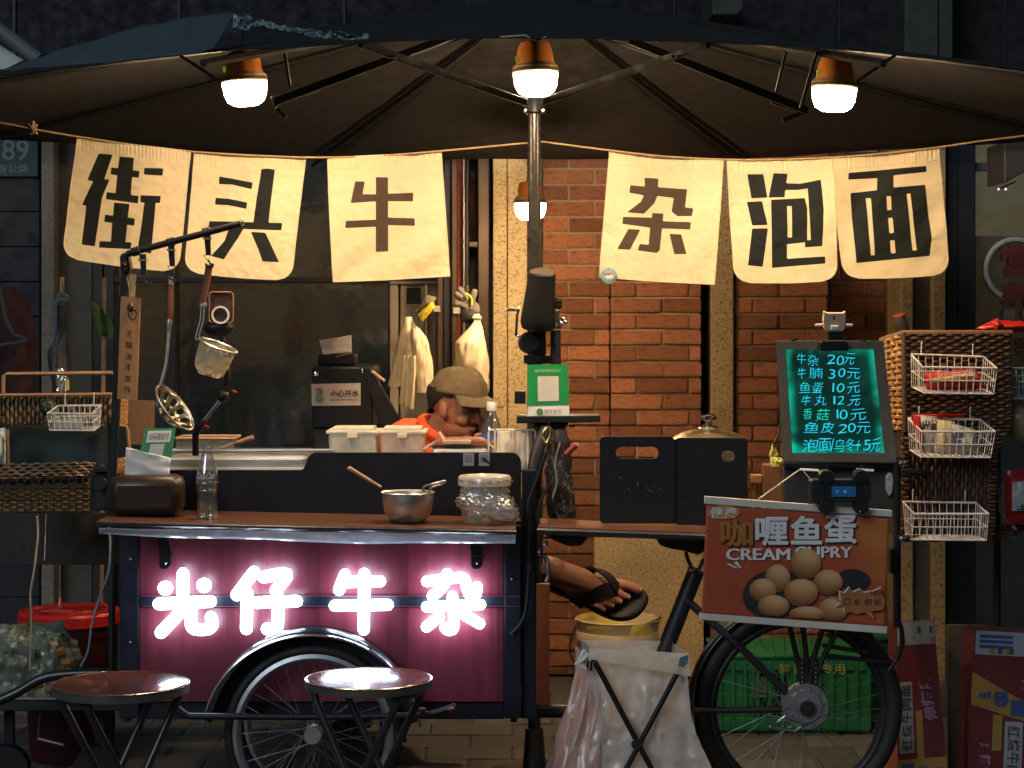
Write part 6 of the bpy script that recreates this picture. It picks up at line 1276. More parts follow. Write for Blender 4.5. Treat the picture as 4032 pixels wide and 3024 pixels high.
# ================================================================ stools
SEATW = M('stool_wood', (.10, .032, .024), .14, var=.35, vs_=7, stretch=(2, 14, 2), coat=.6, bump=.03, bs=20, rvar=.5)
def stool(cx, cy_, wpx, D, label, rz):
    c = P(cx, cy_, D); r = wpx / 2 * px(D)
    t = thing('folding_stool', label, 'stool', Vector((c.x, D, 0)), 'round folding stools')
    MB().lathe(c, [(0, -.002), (r - .012, -.002), (r - .004, 0.0), (r, -.004), (r, -.022), (r - .006, -.027), (0, -.027)], 64).build('seat', SEATW, t, smooth=30)
    MB().tube([c + Vector(((r + .0005) * math.cos(k * math.pi / 32), (r + .0005) * math.sin(k * math.pi / 32), -.0035)) for k in range(64)], .0028, 6, closed=True).build('metal_rim', M('rim_steel', (.35, .33, .32), .25, metal=.9), t, smooth=True)
    MB().lathe(c, [(r - .0005, -.006), (r + .0022, -.007), (r + .0022, -.025), (r - .0005, -.026)], 64, cap=False).build('edge_band', M('stool_band', (.07, .06, .055), .4), t, smooth=True)
    R = Matrix.Rotation(rz, 3, 'Z')
    def w(x, y, z): return Vector((c.x, D, 0)) + R @ Vector((x, y, z))
    zt = c.z - .03; q = r * .80
    for s_ in (-1, 1):
        MB().tube([w(-q * .95, s_ * q * .55, zt), w(-q * .9, s_ * q * .55, zt - .03), w(q * 1.05, s_ * q * .62, .012)], .0105, 12).build('leg', BLKM, t, smooth=True)
        MB().tube([w(q * .95, s_ * q * .45, zt), w(q * .9, s_ * q * .45, zt - .03), w(-q * 1.05, s_ * q * .50, .012)], .0105, 12).build('leg', BLKM, t, smooth=True)
        MB().ball(w(0, s_ * q * .56, zt * .5), .010).build('pivot', CHROME, t)
    for s_ in (-1, 1):
        MB().tube([w(s_ * q * 1.03, -q * .6, .06), w(s_ * q * 1.03, q * .6, .06)], .009, 10).build('foot_bar', BLKM, t, smooth=True)
        MB().tube([w(-s_ * q * .93, -q * .55, zt - .012), w(-s_ * q * .93, q * .55, zt - .012)], .009, 10).build('top_bar', BLKM, t, smooth=True)
    for x_, y_ in ((1, .62), (1, -.62), (-1, .5), (-1, -.5)): MB().lathe(w(x_ * q * 1.05, y_ * q, 0), [(0, 0), (.014, 0), (.014, .022), (.010, .03)], 12).build('rubber_foot', BLACK, t, smooth=True)
    return t
stool(477, 2686, 528, 5.42, 'round brown folding stool left of the cart wheel', math.radians(38))
stool(1452, 2667, 494, 5.62, 'round brown folding stool in front of the cart wheel', math.radians(-28))
# ================================================================ hanging rail with tools, left
t = thing('utensil_rail', 'black hook rail on a tall post above the counter', 'rail', P(450, 2010, 6.40))
MB().poly([(484, 1010), (502, 1010), (446, 2000), (410, 2000)], 6.42, .03).build('post', NAVY, t, bev=.003)
MB().tube([P(500, 1010, 6.40), P(494, 1180, 6.40)], .012, 12).build('joint_tube', BLKM, t, smooth=True)
MB().poly([(470, 1005), (486, 992), (504, 1000), (514, 1060), (500, 1084), (480, 1076), (472, 1050)], 6.37, .05).build('swivel_joint', BLACK, t, bev=.008)
MB().ball(P(490, 1035, 6.365), .008).build('swivel_bolt', CHROME, t)
MB().tube([P(500, 1002, 6.38), P(520, 994, 6.38), P(950, 880, 6.32)], .0105, 12).build('bar', BLACK, t, smooth=True)
MB().ball(P(951, 879, 6.32), .009).build('end_cap', CHROME, t)
for x_, y_ in ((534, 990), (672, 954), (812, 914)):
    d_ = P(x_, y_, 6.36); 
    for k in (-1, 0, 1): MB().lathe(d_ + Vector((k * .008, 0, k * .002)), [(.010, -.003), (.0145, -.003), (.0145, .003), (.010, .003)], 14, Matrix.Rotation(math.radians(75), 3, 'Y')).build('bar_ring', BLACK, t, smooth=True)
for (x_, y0, y1, hk) in ((562, 1000, 1080, (590, 1130)), (674, 960, 1048, (688, 1100)), (816, 915, 1005, (836, 1055))):
    st_ = MB().poly([(x_ - 14, y0), (x_ + 12, y0), (x_ + 14, y1), (x_ - 6, y1)], 6.35, .008).build('strap', BLACK, t, bev=.001)
    MB().rect(x_ - 18, y0 + 20, x_ + 16, y0 + 28, 6.345, .014).build('buckle', CHROME, st_, bev=.001)
    MB().tube(Pl([(x_ - 14, y1), (x_ + 18, y1), (x_ + 3, y1 + 22)], 6.352), .0022, 6, closed=True).build('ring', BLKM, st_)
    MB().tube(spline(Pl([(x_ + 3, y1 + 18), (x_ + 14, y1 + 34), (hk[0] + 4, hk[1] - 14), (hk[0] - 4, hk[1]), (hk[0] - 22, hk[1] - 6), (hk[0] - 26, hk[1] - 18)], 6.35)), .0028, 8).build('s_hook', BLKM, st_, smooth=True)
t = thing('wooden_plaque', 'narrow honey wooden plaque with written characters and ring knocker', 'plaque', P(500, 1575, 6.36))
PLQ = M('honey_plank', (.46, .21, .075), .5, var=.35, vs_=4, stretch=(10, 10, .8), dirt=.25)
qq = quadmap((476, 1166, 6.355), (552, 1174, 6.355), (538, 1576, 6.355), (462, 1570, 6.355))
sheet(qq, 0, 0, 1, 1, PLQ, 'plank', t, .014)
MB().poly([(454, 1165), (474, 1166), (461, 1572), (446, 1572)], 6.37, .02).build('back_strip', BLACK, t)
for k, ch in enumerate('不喝汤不欢作'): lettering('brush_character', ch, qq, .34, .33 + k * .108, .68, .40 + k * .108, M('brush_ink', (.05, .022, .012), .7), t, .01, lift=.002)
MB().ball(P(514, 1210, 6.35), (.011, .008, .014)).build('lion_head', M('dark_bronze', (.05, .04, .03), .35, metal=.7, bump=1, bs=200), t, smooth=True)
MB().tube([P(521, 1236, 6.342) + Vector((.0125 * math.cos(k * .2618), .002 * math.sin(k), .018 * math.sin(k * .2618))) for k in range(24)], .0022, 6, closed=True).build('knocker_ring', M('dark_bronze', (0, 0, 0)), t, smooth=True)
MB().tube(spline(Pl([(500, 1090), (508, 1130), (516, 1170), (514, 1200)], 6.35)), .0016, 6).build('twine', ROPE, t)
MB().tube([P(524, 1080, 6.365), P(520, 1168, 6.365)], .010, 8).build('hanging_tube', M('pale_bamboo', (.55, .42, .2), .5), t, smooth=True)
# slotted ladle
D = 6.36
t = thing('slotted_ladle', 'long slotted steel ladle with wooden grip hanging from hook', 'ladle', P(690, 1690, D))
MB().tube(spline(Pl([(672, 1090), (672, 1120)], D)), .008, 10).build('end_ferrule', STEEL, t, smooth=True)
MB().tube(spline(Pl([(672, 1118), (670, 1180), (668, 1258)], D), 4), [.008, .0088, .0098, .0105, .0105, .0108, .0105, .0098, .0085], 12).build('grip', M('rosewood_grip', (.20, .075, .035), .35), t, smooth=True)
MB().tube(spline(Pl([(668, 1256), (664, 1300), (660, 1360), (652, 1440), (636, 1500), (630, 1518)], D), 4), [.0085, .009, .009, .008, .0065, .006, .0058, .0056, .0055, .0055, .0055, .0055, .0055, .0055, .0055, .0055, .0055, .0055, .005, .005, .005], 10).build('shaft', STEEL, t, smooth=True)
cL = P(688, 1604, D); Rl = Matrix.Rotation(math.radians(-40), 3, 'Y')   # ladle bowl opens to the upper right
axis_a = (P(762, 1690, D) - P(630, 1518, D)); La = axis_a.length / 2; ax_ = axis_a.normalized(); nn_ = Vector((ax_.z, 0, -ax_.x)); nn_ = nn_ if nn_.x < 0 else -nn_
nn_ = (nn_ + Vector((0, .35, 0))).normalized(); dp_ = ax_.cross(nn_).normalized()
def lb(r, a): 
    p = cL + ax_ * (La * r * math.cos(a)) + dp_ * (.062 * r * math.sin(a)) + nn_ * (.052 * (1 - r * r)); return p
nR, nA = 9, 48; vs_ = [lb(max(.02, i / nR), j * 2 * math.pi / nA) for i in range(nR + 1) for j in range(nA)]; fs = []
for i in range(nR):
    for j in range(nA):
        if i in (3, 4, 6, 7) and j % 4 in (1, 2): continue      # slots left open
        fs.append((i * nA + j, i * nA + (j + 1) % nA, (i + 1) * nA + (j + 1) % nA, (i + 1) * nA + j))
MB().add(vs_, fs).build('slotted_bowl', M('bowl_steel', (.62, .52, .38), .28, metal=1.0), t, smooth=True, solid=.0015)
MB().tube([lb(1, j * 2 * math.pi / 40) for j in range(40)], .0025, 6, closed=True).build('bowl_rim', STEEL, t, smooth=True)
# noodle strainer
t = thing('noodle_strainer', 'mesh noodle strainer with wooden handle hanging from the rail', 'strainer', P(850, 1450, D))
MB().tube(Pl([(824, 1042), (814, 1110), (796, 1196)], D), [.011, .0115, .011], 12).build('handle', M('strainer_wood', (.16, .06, .032), .45), t, smooth=True)
MB().rect(786, 1192, 812, 1208, D - .01, .02).build('ferrule', STEEL, t, bev=.002)
for dx in (-6, 6): MB().tube(spline(Pl([(798 + dx, 1206), (794 + dx, 1260), (776 + dx, 1330), (790 + dx, 1336)], D)), .0022, 6).build('arm_wire', STEEL, t)
rimc = (P(786, 1332, D) + P(932, 1388, D)) / 2; ra = (P(932, 1388, D) - P(786, 1332, D)); rl = ra.length / 2; ra.normalize(); rdn = Vector((ra.z, 0, -ra.x)); rdn = rdn if rdn.z < 0 else -rdn
def rimp(k, f, dn): a = k; return rimc + ra * (rl * f * math.cos(a)) + Vector((0, 1, .12)) * (rl * .9 * f * math.sin(a)) + rdn * dn
MB().tube([rimp(k * 2 * math.pi / 40, 1, 0) for k in range(40)], .0032, 8, closed=True).build('rim', STEEL, t, smooth=True)
def mesh_mat():
    m = M('strainer_mesh', (.5, .42, .28), .65, metal=.2, bump=1.0, bs=300); nt_ = m.node_tree; N = nt_.nodes; L = nt_.links; b = N['Principled BSDF']
    tr_ = N.new('ShaderNodeBsdfTransparent'); mx = N.new('ShaderNodeMixShader'); no = N.new('ShaderNodeTexNoise'); no.inputs['Scale'].default_value = 35; L.new(N['Texture Coordinate'].outputs['Object'], no.inputs['Vector'])
    mr = N.new('ShaderNodeMapRange'); mr.inputs[1].default_value = .35; mr.inputs[2].default_value = .65; mr.inputs[3].default_value = .4; mr.inputs[4].default_value = .95; L.new(no.outputs[0], mr.inputs[0]); L.new(mr.outputs[0], mx.inputs[0])
    L.new(tr_.outputs[0], mx.inputs[1]); L.new(b.outputs[0], mx.inputs[2]); L.new(mx.outputs[0], N['Material Output'].inputs[0]); return m
vs_ = []; fs = []; prof = ((.97, 0), (.93, .02), (.88, .055), (.80, .080), (.6, .092), (.02, .096)); nA = 40
for f_, dn in prof: vs_ += [rimp(k * 2 * math.pi / nA, f_, dn + .006 * math.cos(k * 2 * math.pi / nA * 3)) for k in range(nA)]
for i in range(len(prof) - 1):
    for j in range(nA): fs.append((i * nA + j, i * nA + (j + 1) % nA, (i + 1) * nA + (j + 1) % nA, (i + 1) * nA + j))
MB().add(vs_, fs).build('mesh_basket', mesh_mat(), t, smooth=True)
# phone in holder on a jointed arm
D = 6.42
t = thing('phone', 'phone in clear case with white ring behind the strainer', 'phone', P(870, 1270, D))
MB().poly(rr_poly(826, 1152, 916, 1268, 12), D, .01).build('body', M('phone_back', (.05, .035, .03), .25, coat=.5), t, bev=.003)
MB().tube([P(826 + 0, 1154, D)] and [Vector(p) for p in Pl(rr_poly(824, 1150, 918, 1270, 13), D - .001)], .002, 6, closed=True).build('case_edge', M('amber_case', (.35, .16, .08), .3), t)
MB().lathe(P(868, 1240, D - .003), [(.0225, -.001), (.0285, -.001), (.0285, .002), (.0225, .002), (.0225, -.001)], 32, RXm, cap=False).build('white_ring', WHITE, t, smooth=True)
MB().ball(P(840, 1168, D - .002), .004).build('camera_lens', BLACK, t)
t = thing('gooseneck_holder', 'jointed black phone arm with red knob rising from the counter', 'phone holder', P(770, 1770, 6.44))
MB().ball(P(862, 1292, 6.45), (.05, .03, .03)).build('holder_head', BLACK, t, smooth=True)
MB().tube(spline(Pl([(868, 1300), (890, 1420), (896, 1500), (880, 1560)], 6.45)), .010, 10).build('upper_arm', BLACK, t, smooth=True)
MB().ball(P(878, 1560, 6.45), .02).build('elbow', BLACK, t, smooth=True)
MB().tube([P(878, 1562, 6.45), P(800, 1660, 6.44)], .007, 10).build('fore_arm', M('grey_arm', (.08, .08, .09), .3, metal=.6), t, smooth=True)
MB().tube([P(802, 1655, 6.44), P(770, 1710, 6.44), P(770, 1790, 6.46)], .011, 10).build('base_joint', BLACK, t, smooth=True)
for x_, y_ in ((814, 1676), (922, 1538)): MB().tube([P(x_ - 8, y_, 6.42), P(x_ + 10, y_ + 8, 6.42)], .004, 6).build('red_knob', REDP, t)
# ================================================================ left: poles, wicker rack, baskets
t = thing('mop_pole', 'silver pole with grey cloth tied round it at left', 'pole', Vector((P(244, 0, 7.4).x, 7.4, 0)))
MB().tube([P(244, 1090, 7.4), Vector((P(236, 0, 7.4).x, 7.4, 0))], .010, 12).build('tube', CHROME, t, smooth=True)
GRC = M('grey_blue_cloth', (.10, .13, .15), .85)
MB().tube(spline(Pl([(228, 1170), (244, 1158), (262, 1168), (258, 1184), (236, 1178), (226, 1190)], 7.37)), .010, 8).build('knot', GRC, t, smooth=True)
MB().tube(spline(Pl([(230, 1180), (218, 1210), (220, 1290), (216, 1340)], 7.38)), [.011] * 13 + [.010] * 6, 8).build('tail', GRC, t, smooth=True)
sack([(1200, 232, 262), (1280, 236, 256), (1330, 215, 258), (1390, 190, 256), (1470, 200, 262), (1550, 206, 268)], 7.38, .035, 'dark_fold', M('dark_umbrella_cloth', (.018, .02, .03), .6), t, .010, 4)
t = thing('tied_pouch', 'small clear pouch with yellow label tied on the left pole', 'pouch', P(240, 1550, 7.32))
sack([(1450, 226, 252), (1480, 218, 268), (1530, 220, 272), (1552, 230, 262)], 7.32, .025, 'pouch', see_through('pouch_film', (.35, .33, .3), .5, .4, .1, .2), t, .006, 7)
MB().rect(256, 1496, 272, 1534, 7.29, .003).build('label', M('label_yellow', (.45, .38, .12), .5), t)
t = thing('broom_pole', 'thin tan pole with green cloth slung over it', 'pole', Vector((P(405, 0, 7.5).x, 7.5, 0)))
MB().tube([P(410, 1094, 7.5), Vector((P(394, 0, 7.5).x, 7.5, 0))], .0085, 12).build('tube', M('tan_tube', (.40, .26, .17), .3, metal=.5), t, smooth=True)
def gcl(u, v):
    x = 340 + 50 * v + u * (52 + 26 * math.sin(3 * v)) ; y = 1168 + 150 * v + 40 * u * (1 - v) + 22 * u * v; p = P(x, y, 7.46); p.y += .012 * math.sin(u * 9 + v * 3) + .006 * nz(u * 5, v * 5, 1); return p
tag(MB().grid(gcl, 24, 24).build('green_cloth', M('moss_green_cloth', (.10, .15, .035), .85, var=.2), smooth=True, solid=.002), 'moss green cloth hanging on the thin tan pole', 'cloth')
# wicker rack on the left
rk = thing('wicker_rack', 'dark wicker rack with bronze tube rail left of the cart', 'rack', Vector((P(200, 0, 6.85).x, 6.85, 0)))
BRZ = M('bronze_tube', (.36, .20, .10), .35, metal=.4)
MB().tube(Pl([(12, 1550), (14, 1480), (30, 1472), (446, 1468)], 6.82), .007, 10).build('rail', BRZ, rk, smooth=True)
MB().tube(Pl([(-60, 1556), (440, 1552)], 6.82), .006, 10).build('rail', BRZ, rk, smooth=True)
f_ = quadmap((-60, 1562, 6.84), (442, 1558, 6.84), (440, 1668, 6.84), (-60, 1672, 6.84))
sheet(f_, 0, 0, 1, 1, M('wicker_core', (0, 0, 0)), 'core_panel', rk, .02, -.006)
WK2 = M('olive_wicker', (.12, .075, .035), .45, var=.35, vs_=30, rnd=.3)
strand_set(rk, f_, 30, False, 'upright_strand', WK2, 15 * px(6.84) / 2, 5, .004)
f_ = quadmap((464, 1572, 6.80), (504, 1572, 6.80), (500, 1670, 6.80), (458, 1670, 6.80)); sheet(f_, 0, 0, 1, 1, M('wicker_core', (0, 0, 0)), 'core_panel', rk, .02, -.006)
strand_set(rk, f_, 13, True, 'side_strand', M('gold_wicker', (.50, .27, .09), .5, rnd=.2), 7.6 * px(6.8) / 2, 8, .003)
f_ = quadmap((508, 1574, 6.84), (610, 1578, 6.9), (610, 1750, 6.9), (506, 1750, 6.84)); sheet(f_, 0, 0, 1, 1, M('brown_panel', (.10, .055, .03), .5, var=.3, stretch=(10, 10, 1)), 'brown_panel', rk, .02)
MB().tube(Pl([(458, 1674), (498, 1678), (504, 1700), (512, 1790)], 6.79), .006, 8).build('corner_tube', BRZ, rk, smooth=True)
MB().rect(36, 1676, 440, 1830, 6.95, .02).build('slate_panel', M('slate_panel', (.035, .05, .052), .4), rk)
f_ = quadmap((-60, 1826, 6.80), (378, 1818, 6.80), (340, 1880, 6.74), (-60, 1890, 6.74)); sheet(f_, 0, 0, 1, 1, M('wicker_core', (0, 0, 0)), 'core_panel', rk, .02, -.006)
strand_set(rk, f_, 5, True, 'rim_strand', WK2, 13 * px(6.8) / 2, 18, .003)
f_ = quadmap((-60, 1892, 6.76), (352, 1886, 6.76), (350, 2014, 6.76), (-60, 2016, 6.76)); sheet(f_, 0, 0, 1, 1, M('wicker_core', (0, 0, 0)), 'core_panel', rk, .02, -.006)
strand_set(rk, f_, 12, True, 'strand', WK2, 11 * px(6.8) / 2, 16, .003)
f_ = quadmap((448, 1808, 6.70), (494, 1800, 6.70), (492, 1866, 6.70), (456, 1866, 6.70)); strand_set(rk, f_, 8, True, 'side_strand', M('gold_wicker', (0, 0, 0)), 8 * px(6.7) / 2, 8, .003)
GRID = M('grid_black', (.008, .008, .01), .5)
for k in range(14): MB().tube(Pl([(-20 + k * 29, 1876), (-20 + k * 29, 2018)], 6.70), .0022, 5).build('grid_wire', GRID, rk)
for y_ in (1876, 1922, 1970, 2018): MB().tube(Pl([(-60, y_), (356, y_)], 6.70), .0024, 5).build('grid_wire', GRID, rk)
for x_ in (-40, 440): MB().tube([P(x_, 1560, 6.86), Vector((P(x_, 0, 6.86).x, 6.86, 0))], .012, 10).build('post', BLKM, rk, smooth=True)
MB().lathe(P(392, 1904, 6.60), [(.016, .004), (.022, .004), (.024, 0), (.022, -.01), (.012, -.012), (0, -.012)], 24, RXm).build('speaker_ring', BLACK, rk, smooth=True)
MB().rect(368, 1838, 446, 1862, 6.62, .05).build('clamp', BLACK, rk, bev=.004); MB().rect(370, 1862, 440, 2010, 6.64, .05).build('bracket', BLACK, rk, bev=.005)
wire_basket('small white wire basket holding a clear box on the left rack', [(228, 1598), (398, 1596)], [(186, 1628), (360, 1630)], [(232, 1680), (392, 1680)], [(196, 1694), (368, 1696)], 6.80, 6.70, [(256, 1552, 1600), (370, 1550, 1600)], 8, M('cool_white_wire', (.5, .5, .5), .4), .002)
t = thing('clear_box', 'small clear plastic box inside the left wire basket', 'box', P(260, 1692, 6.75))
MB().rect(200, 1648, 324, 1692, 6.72, .05).build('box', see_through('frosted_box', (.45, .5, .54), .4, .5, .15), t, bev=.006)
t = thing('spotted_ball', 'dark green ball with brown dots on the left wicker', 'ball', P(188, 1600, 6.78))
MB().ball(P(188, 1602, 6.79), .030).build('ball', M('ball_green', (.012, .03, .022), .4), t, smooth=True)
for x_, y_ in ((172, 1592), (196, 1588), (180, 1612), (205, 1606)): MB().ball(P(x_, y_, 6.765), .005).build('dot', M('dot_brown', (.2, .09, .04), .5), t)
t = thing('striped_bag', 'bright striped plastic bag edge left of the slate panel', 'bag', P(10, 1830, 6.75))
packet([(-60, 1690), (22, 1684), (24, 1828), (-60, 1830)], 6.78, .03, 'bag', M('mint_stripe', (.45, .55, .5), .3, var=.5, vs_=14), t, 14)
MB().tube([P(30, 1690, 6.76), P(34, 1830, 6.76)], .005, 8).build('edge_tube', BRZ, t)
# hanging red jackets far left
t = thing('red_jacket', 'dim red jacket hanging with grey straps at the left wall', 'jacket', P(60, 1560, 8.0))
sack([(1130, 0, 60), (1180, -30, 110), (1300, -40, 140), (1560, -40, 132)], 8.2, .12, 'jacket', M('dim_red_cloth', (.030, .009, .012), .8), t, .03, 5)
MB().tube(spline(Pl([(0, 1130), (20, 1240), (50, 1310), (90, 1330), (96, 1345), (0, 1360)], 8.05)), .008, 8).build('strap', M('grey_strap', (.05, .055, .06), .7), t, smooth=True)
# ---------------------------------------------------------------- lower left
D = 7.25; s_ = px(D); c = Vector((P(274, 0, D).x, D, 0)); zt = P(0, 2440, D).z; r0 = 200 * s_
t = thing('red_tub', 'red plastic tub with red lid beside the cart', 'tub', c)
MB().lathe(c, [(0, .003), (r0 * .74, 0), (r0 * .76, .01), (r0 * .92, zt - .05), (r0 * .94, zt - .05), (r0 * .96, zt), (r0 * .9, zt)], 48).build('tub', M('shaded_red_tub', (.035, .004, .007), .45), t, smooth=True)  # red body coloured dark to stand for the shade around it
ld = MB().lathe(c, [(r0 * .98, zt - .012), (r0, zt - .008), (r0, zt + .028), (r0 * .97, zt + .036), (r0 * .90, zt + .036), (r0 * .86, zt + .028), (r0 * .5, zt + .030), (r0 * .46, zt + .038), (r0 * .3, zt + .040), (0, zt + .040)], 56).build('lid', REDP, t, smooth=30)
MB().box(c + Vector((-.03, -.06, zt + .038)), (.12, .02, .012)).build('lid_ridge', REDP, ld, bev=.004); MB().box(c + Vector((.04, .03, zt + .045)), (.16, .05, .016), Matrix.Rotation(.25, 3, 'Z')).build('lid_handle', REDP, ld, bev=.006)
t = thing('hand_trolley', 'low dark flatbed trolley with bent black handle tube', 'trolley', Vector((P(150, 0, 6.75).x, 6.75, 0)))
MB().rect(-200, 2756, 500, 2800, 6.60, .38).build('deck', M('trolley_dark', (.016, .016, .02), .5), t, bev=.004)
MB().tube([P(-200, 2752, 6.59), P(500, 2752, 6.59)], .0045, 8).build('deck_edge', M('deck_edge_grey', (.12, .13, .14), .4), t)
MB().tube(spline(Pl([(-80, 2790), (60, 2730), (170, 2670), (300, 2652), (440, 2650)], 6.42)), .016, 12).build('handle_tube', BLKM, t, smooth=True)
for x_ in (20, 380): MB().lathe(Vector((P(x_, 0, 6.7).x, 6.72, .08)), [(0, .02), (.075, .02), (.08, .01), (.08, -.01), (.075, -.02), (0, -.02)], 28, RXm).build('wheel', BLACK, t, smooth=True)
zt_ = P(0, 2756, 6.6).z
for x_ in (20, 380): MB().box((P(x_, 0, 6.7).x, 6.76, (.08 + zt_) / 2), (.03, .03, zt_ - .08)).build('axle_bracket', BLACK, t)
MB().tube([P(150, 2908, 6.35), P(246, 2932, 6.35)], .006, 10).build('step_bar', CHROME, t, smooth=True); MB().tube([P(246, 2932, 6.35), P(330, 2950, 6.55)], .005, 8).build('step_bar', BLKM, t)
MB().tube([P(150, 2908, 6.35), P(160, 2800, 6.62)], .005, 8).build('step_arm', BLKM, t)
t = thing('rubbish_bag', 'crumpled grey-green plastic sack of rubbish on the trolley', 'sack', P(150, 2752, 6.75))
def rub(u, v):
    a = 2 * math.pi * u; h = math.sin(math.pi * .5 * v); r = math.cos(math.pi * .5 * v) ** .6
    p = P(105, 2756, 6.78) + Vector((.20 * r * math.cos(a), .15 * r * math.sin(a), .236 * h))
    k = .030 * nz(math.cos(a) * 1.6, math.sin(a) * 1.6, v * 2.2) + .045 * (abs(nz(math.cos(a) * 3 + v, math.sin(a) * 3, v * 4)) - .2) + .022 * (abs(nz(math.cos(a) * 8, math.sin(a) * 8 + v * 3, v * 9)) - .2)
    return p + Vector((k * math.cos(a), k * math.sin(a), max(k * .8, -.002) if v > .1 else 0))
MB().grid(rub, 110, 46).build('sack', M('sage_film', (.12, .145, .115), .3, var=.7, vs_=9), t, smooth=True)
for k, (x_, y_) in enumerate(((236, 2570), (262, 2612), (146, 2700), (196, 2716))): packet([(x_ - 26, y_ - 14), (x_ + 20, y_ - 24), (x_ + 26, y_ + 12), (x_ - 14, y_ + 22)], 6.64, .010, 'orange_scrap', M('orange_waste', (.16, .07, .02), .6, var=.6, vs_=30), t, k)
# chain hanging over the sack
t = thing('steel_chain', 'dark steel chain draped over the rubbish sack', 'chain', P(150, 2700, 6.5))
lk2 = MB().tube([Vector((.0135 * math.cos(a), 0, .0075 * math.sin(a))) for a in [k * math.pi / 5 for k in range(10)]], .0026, 6, closed=True).build('link', M('chain_steel', (.22, .22, .23), .3, metal=.8), t)
path1 = spline(Pl([(20, 2700, 6.50), (110, 2600, 6.56), (200, 2540, 6.58), (280, 2450, 6.6), (350, 2370, 6.7)], 6.5), 4); path2 = spline(Pl([(170, 2650, 6.5), (250, 2590, 6.55), (300, 2540, 6.55), (330, 2500, 6.6)], 6.5), 4)
first = True
for path in (path1, path2):
    tot = 0; last = path[0]; acc = 0.0
    for i in range(len(path) - 1):
        a, b = path[i], path[i + 1]; l = (b - a).length; dd = (b - a).normalized(); pos_ = .0195 - acc
        while pos_ < l:
            p = a + dd * pos_; Rm = dd.to_track_quat('X', 'Z').to_matrix().to_4x4() @ Matrix.Rotation(1.57 * (tot % 2), 4, 'X'); Mx = Matrix.Translation(p - wloc(t)) @ Rm
            if first: lk2.matrix_local = Mx; first = False
            else: inst(lk2, t, Mx)
            tot += 1; pos_ += .0195
        acc = l - (pos_ - .0195)
for nm, lb_, pts_, r_, mt in (('cable', 'pale cable rising left of the red tub', [(118, 2640, 6.55), (124, 2450, 6.6), (120, 2340, 6.62), (134, 2250, 6.64), (142, 2180, 6.66), (150, 2100, 6.68), (146, 2030, 6.72)], .004, M('cable_cream', (.26, .22, .15), .5)),
                              ('cable', 'grey cable curving past the red tub to the sack', [(318, 2625, 6.5), (348, 2560, 6.5), (362, 2460, 6.52), (390, 2360, 6.55), (420, 2280, 6.6), (432, 2220, 6.62), (434, 2120, 6.66), (420, 2030, 6.7)], .0045, M('cable_grey', (.14, .17, .19), .4))):
    tag(MB().tube(spline([P(*p) for p in pts_]), r_, 8).build(nm, mt, smooth=True), lb_, 'cable')
t = thing('bead_chain', 'white bead blind chain hanging below the wicker rack', 'chain', P(178, 2210, 6.72))
bd = MB().ball((0, 0, 0), .0052, 8, 6).build('bead', WHITE, t, smooth=True); k0 = True
for k in range(27):
    for s_ in (-5, 6):
        Mx = Matrix.Translation(P(182 + s_ - k * .25, 2024 + k * 7, 6.72) - wloc(t))
        if k0: bd.matrix_local = Mx; k0 = False
        else: inst(bd, t, Mx)
MB().tube([P(181, 2024, 6.722), P(175, 2206, 6.722)], .001, 5).build('cord', WHITE, t)
tag(MB().rect(-200, 2020, 470, 2224, 7.15, .02).build('wood_screen', M('dark_wood_screen', (.022, .02, .018), .6, var=.3, vs_=6, stretch=(14, 14, 1)), bev=.002), 'dark wooden screen panel hanging below the left wicker rack', 'panel')
# ================================================================ behind the cart: boiler and hanging bags
t = thing('water_boiler', 'black water boiler with white warning label in the doorway', 'boiler', Vector((P(1360, 0, 7.9).x, 7.9, 0)))
bb = MB().rect(1228, 1442, 1470, 1690, 7.75, .4).build('body', M('boiler_black', (.012, .013, .017), .3), t, bev=.01)
a, b = P(1228, 1690, 7.75), P(1470, 1690, 7.75); MB().box(((a.x + b.x) / 2, 7.95, a.z / 2), (b.x - a.x - .02, .38, a.z)).build('cabinet', M('boiler_cabinet', (.02, .022, .028), .5), t)
for x_, y_ in ((1246, 1472), (1432, 1460)): MB().lathe(P(x_, y_, 7.745), [(0, .008), (.009, .006), (.010, 0), (0, 0)], 16, RXm).build('dial', CHROME, t, smooth=True)
MB().poly([(1424, 1444), (1460, 1450), (1600, 1690), (1500, 1690)], 7.72, .03).build('slanted_leg', BLACK, t, bev=.004)
MB().tube([P(1462, 1460, 7.71), P(1514, 1500, 7.71)], .006, 8).build('handle', M('tan_grip', (0, 0, 0)), t)
q = quadmap((1226, 1512, 7.742), (1420, 1508, 7.742), (1420, 1596, 7.742), (1228, 1598, 7.742))
sheet(q, 0, 0, 1, 1, M('label_cream', (.62, .53, .44), .5), 'warning_label', t, .004, .002)
lettering('warning_text', '小心开水', q, .38, .30, .97, .62, DPR, t, .03, lift=.005); lettering('small_text', '高温烫伤请勿触摸龙头', q, .36, .69, .95, .79, DPR, t, lift=.005)
dr = [q(.165 + .075 * math.cos(a) * (1 if math.sin(a) < .6 else .8), .70 - .0 + .19 * math.sin(a) * (1 if math.sin(a) > 0 else 1.25)) + Vector((0, -.008, 0)) for a in [k * math.pi / 12 for k in range(24)]]
MB().add(dr, [tuple(range(24))]).build('drop_mark', M('drop_teal', (.14, .3, .32), .5), t)
for u in (.12, .165, .21): MB().tube(spline([q(u, .46) + Vector((0, -.008, 0)), q(u + .02, .36) + Vector((0, -.008, 0)), q(u - .01, .28) + Vector((0, -.008, 0)), q(u + .01, .18) + Vector((0, -.008, 0))]), .0016, 5).build('steam_mark', M('rust_print', (.25, .07, .03), .6), t)
t = thing('tissue_holder', 'black tissue holder with white tissue on the boiler', 'tissue holder', P(1330, 1442, 7.85))
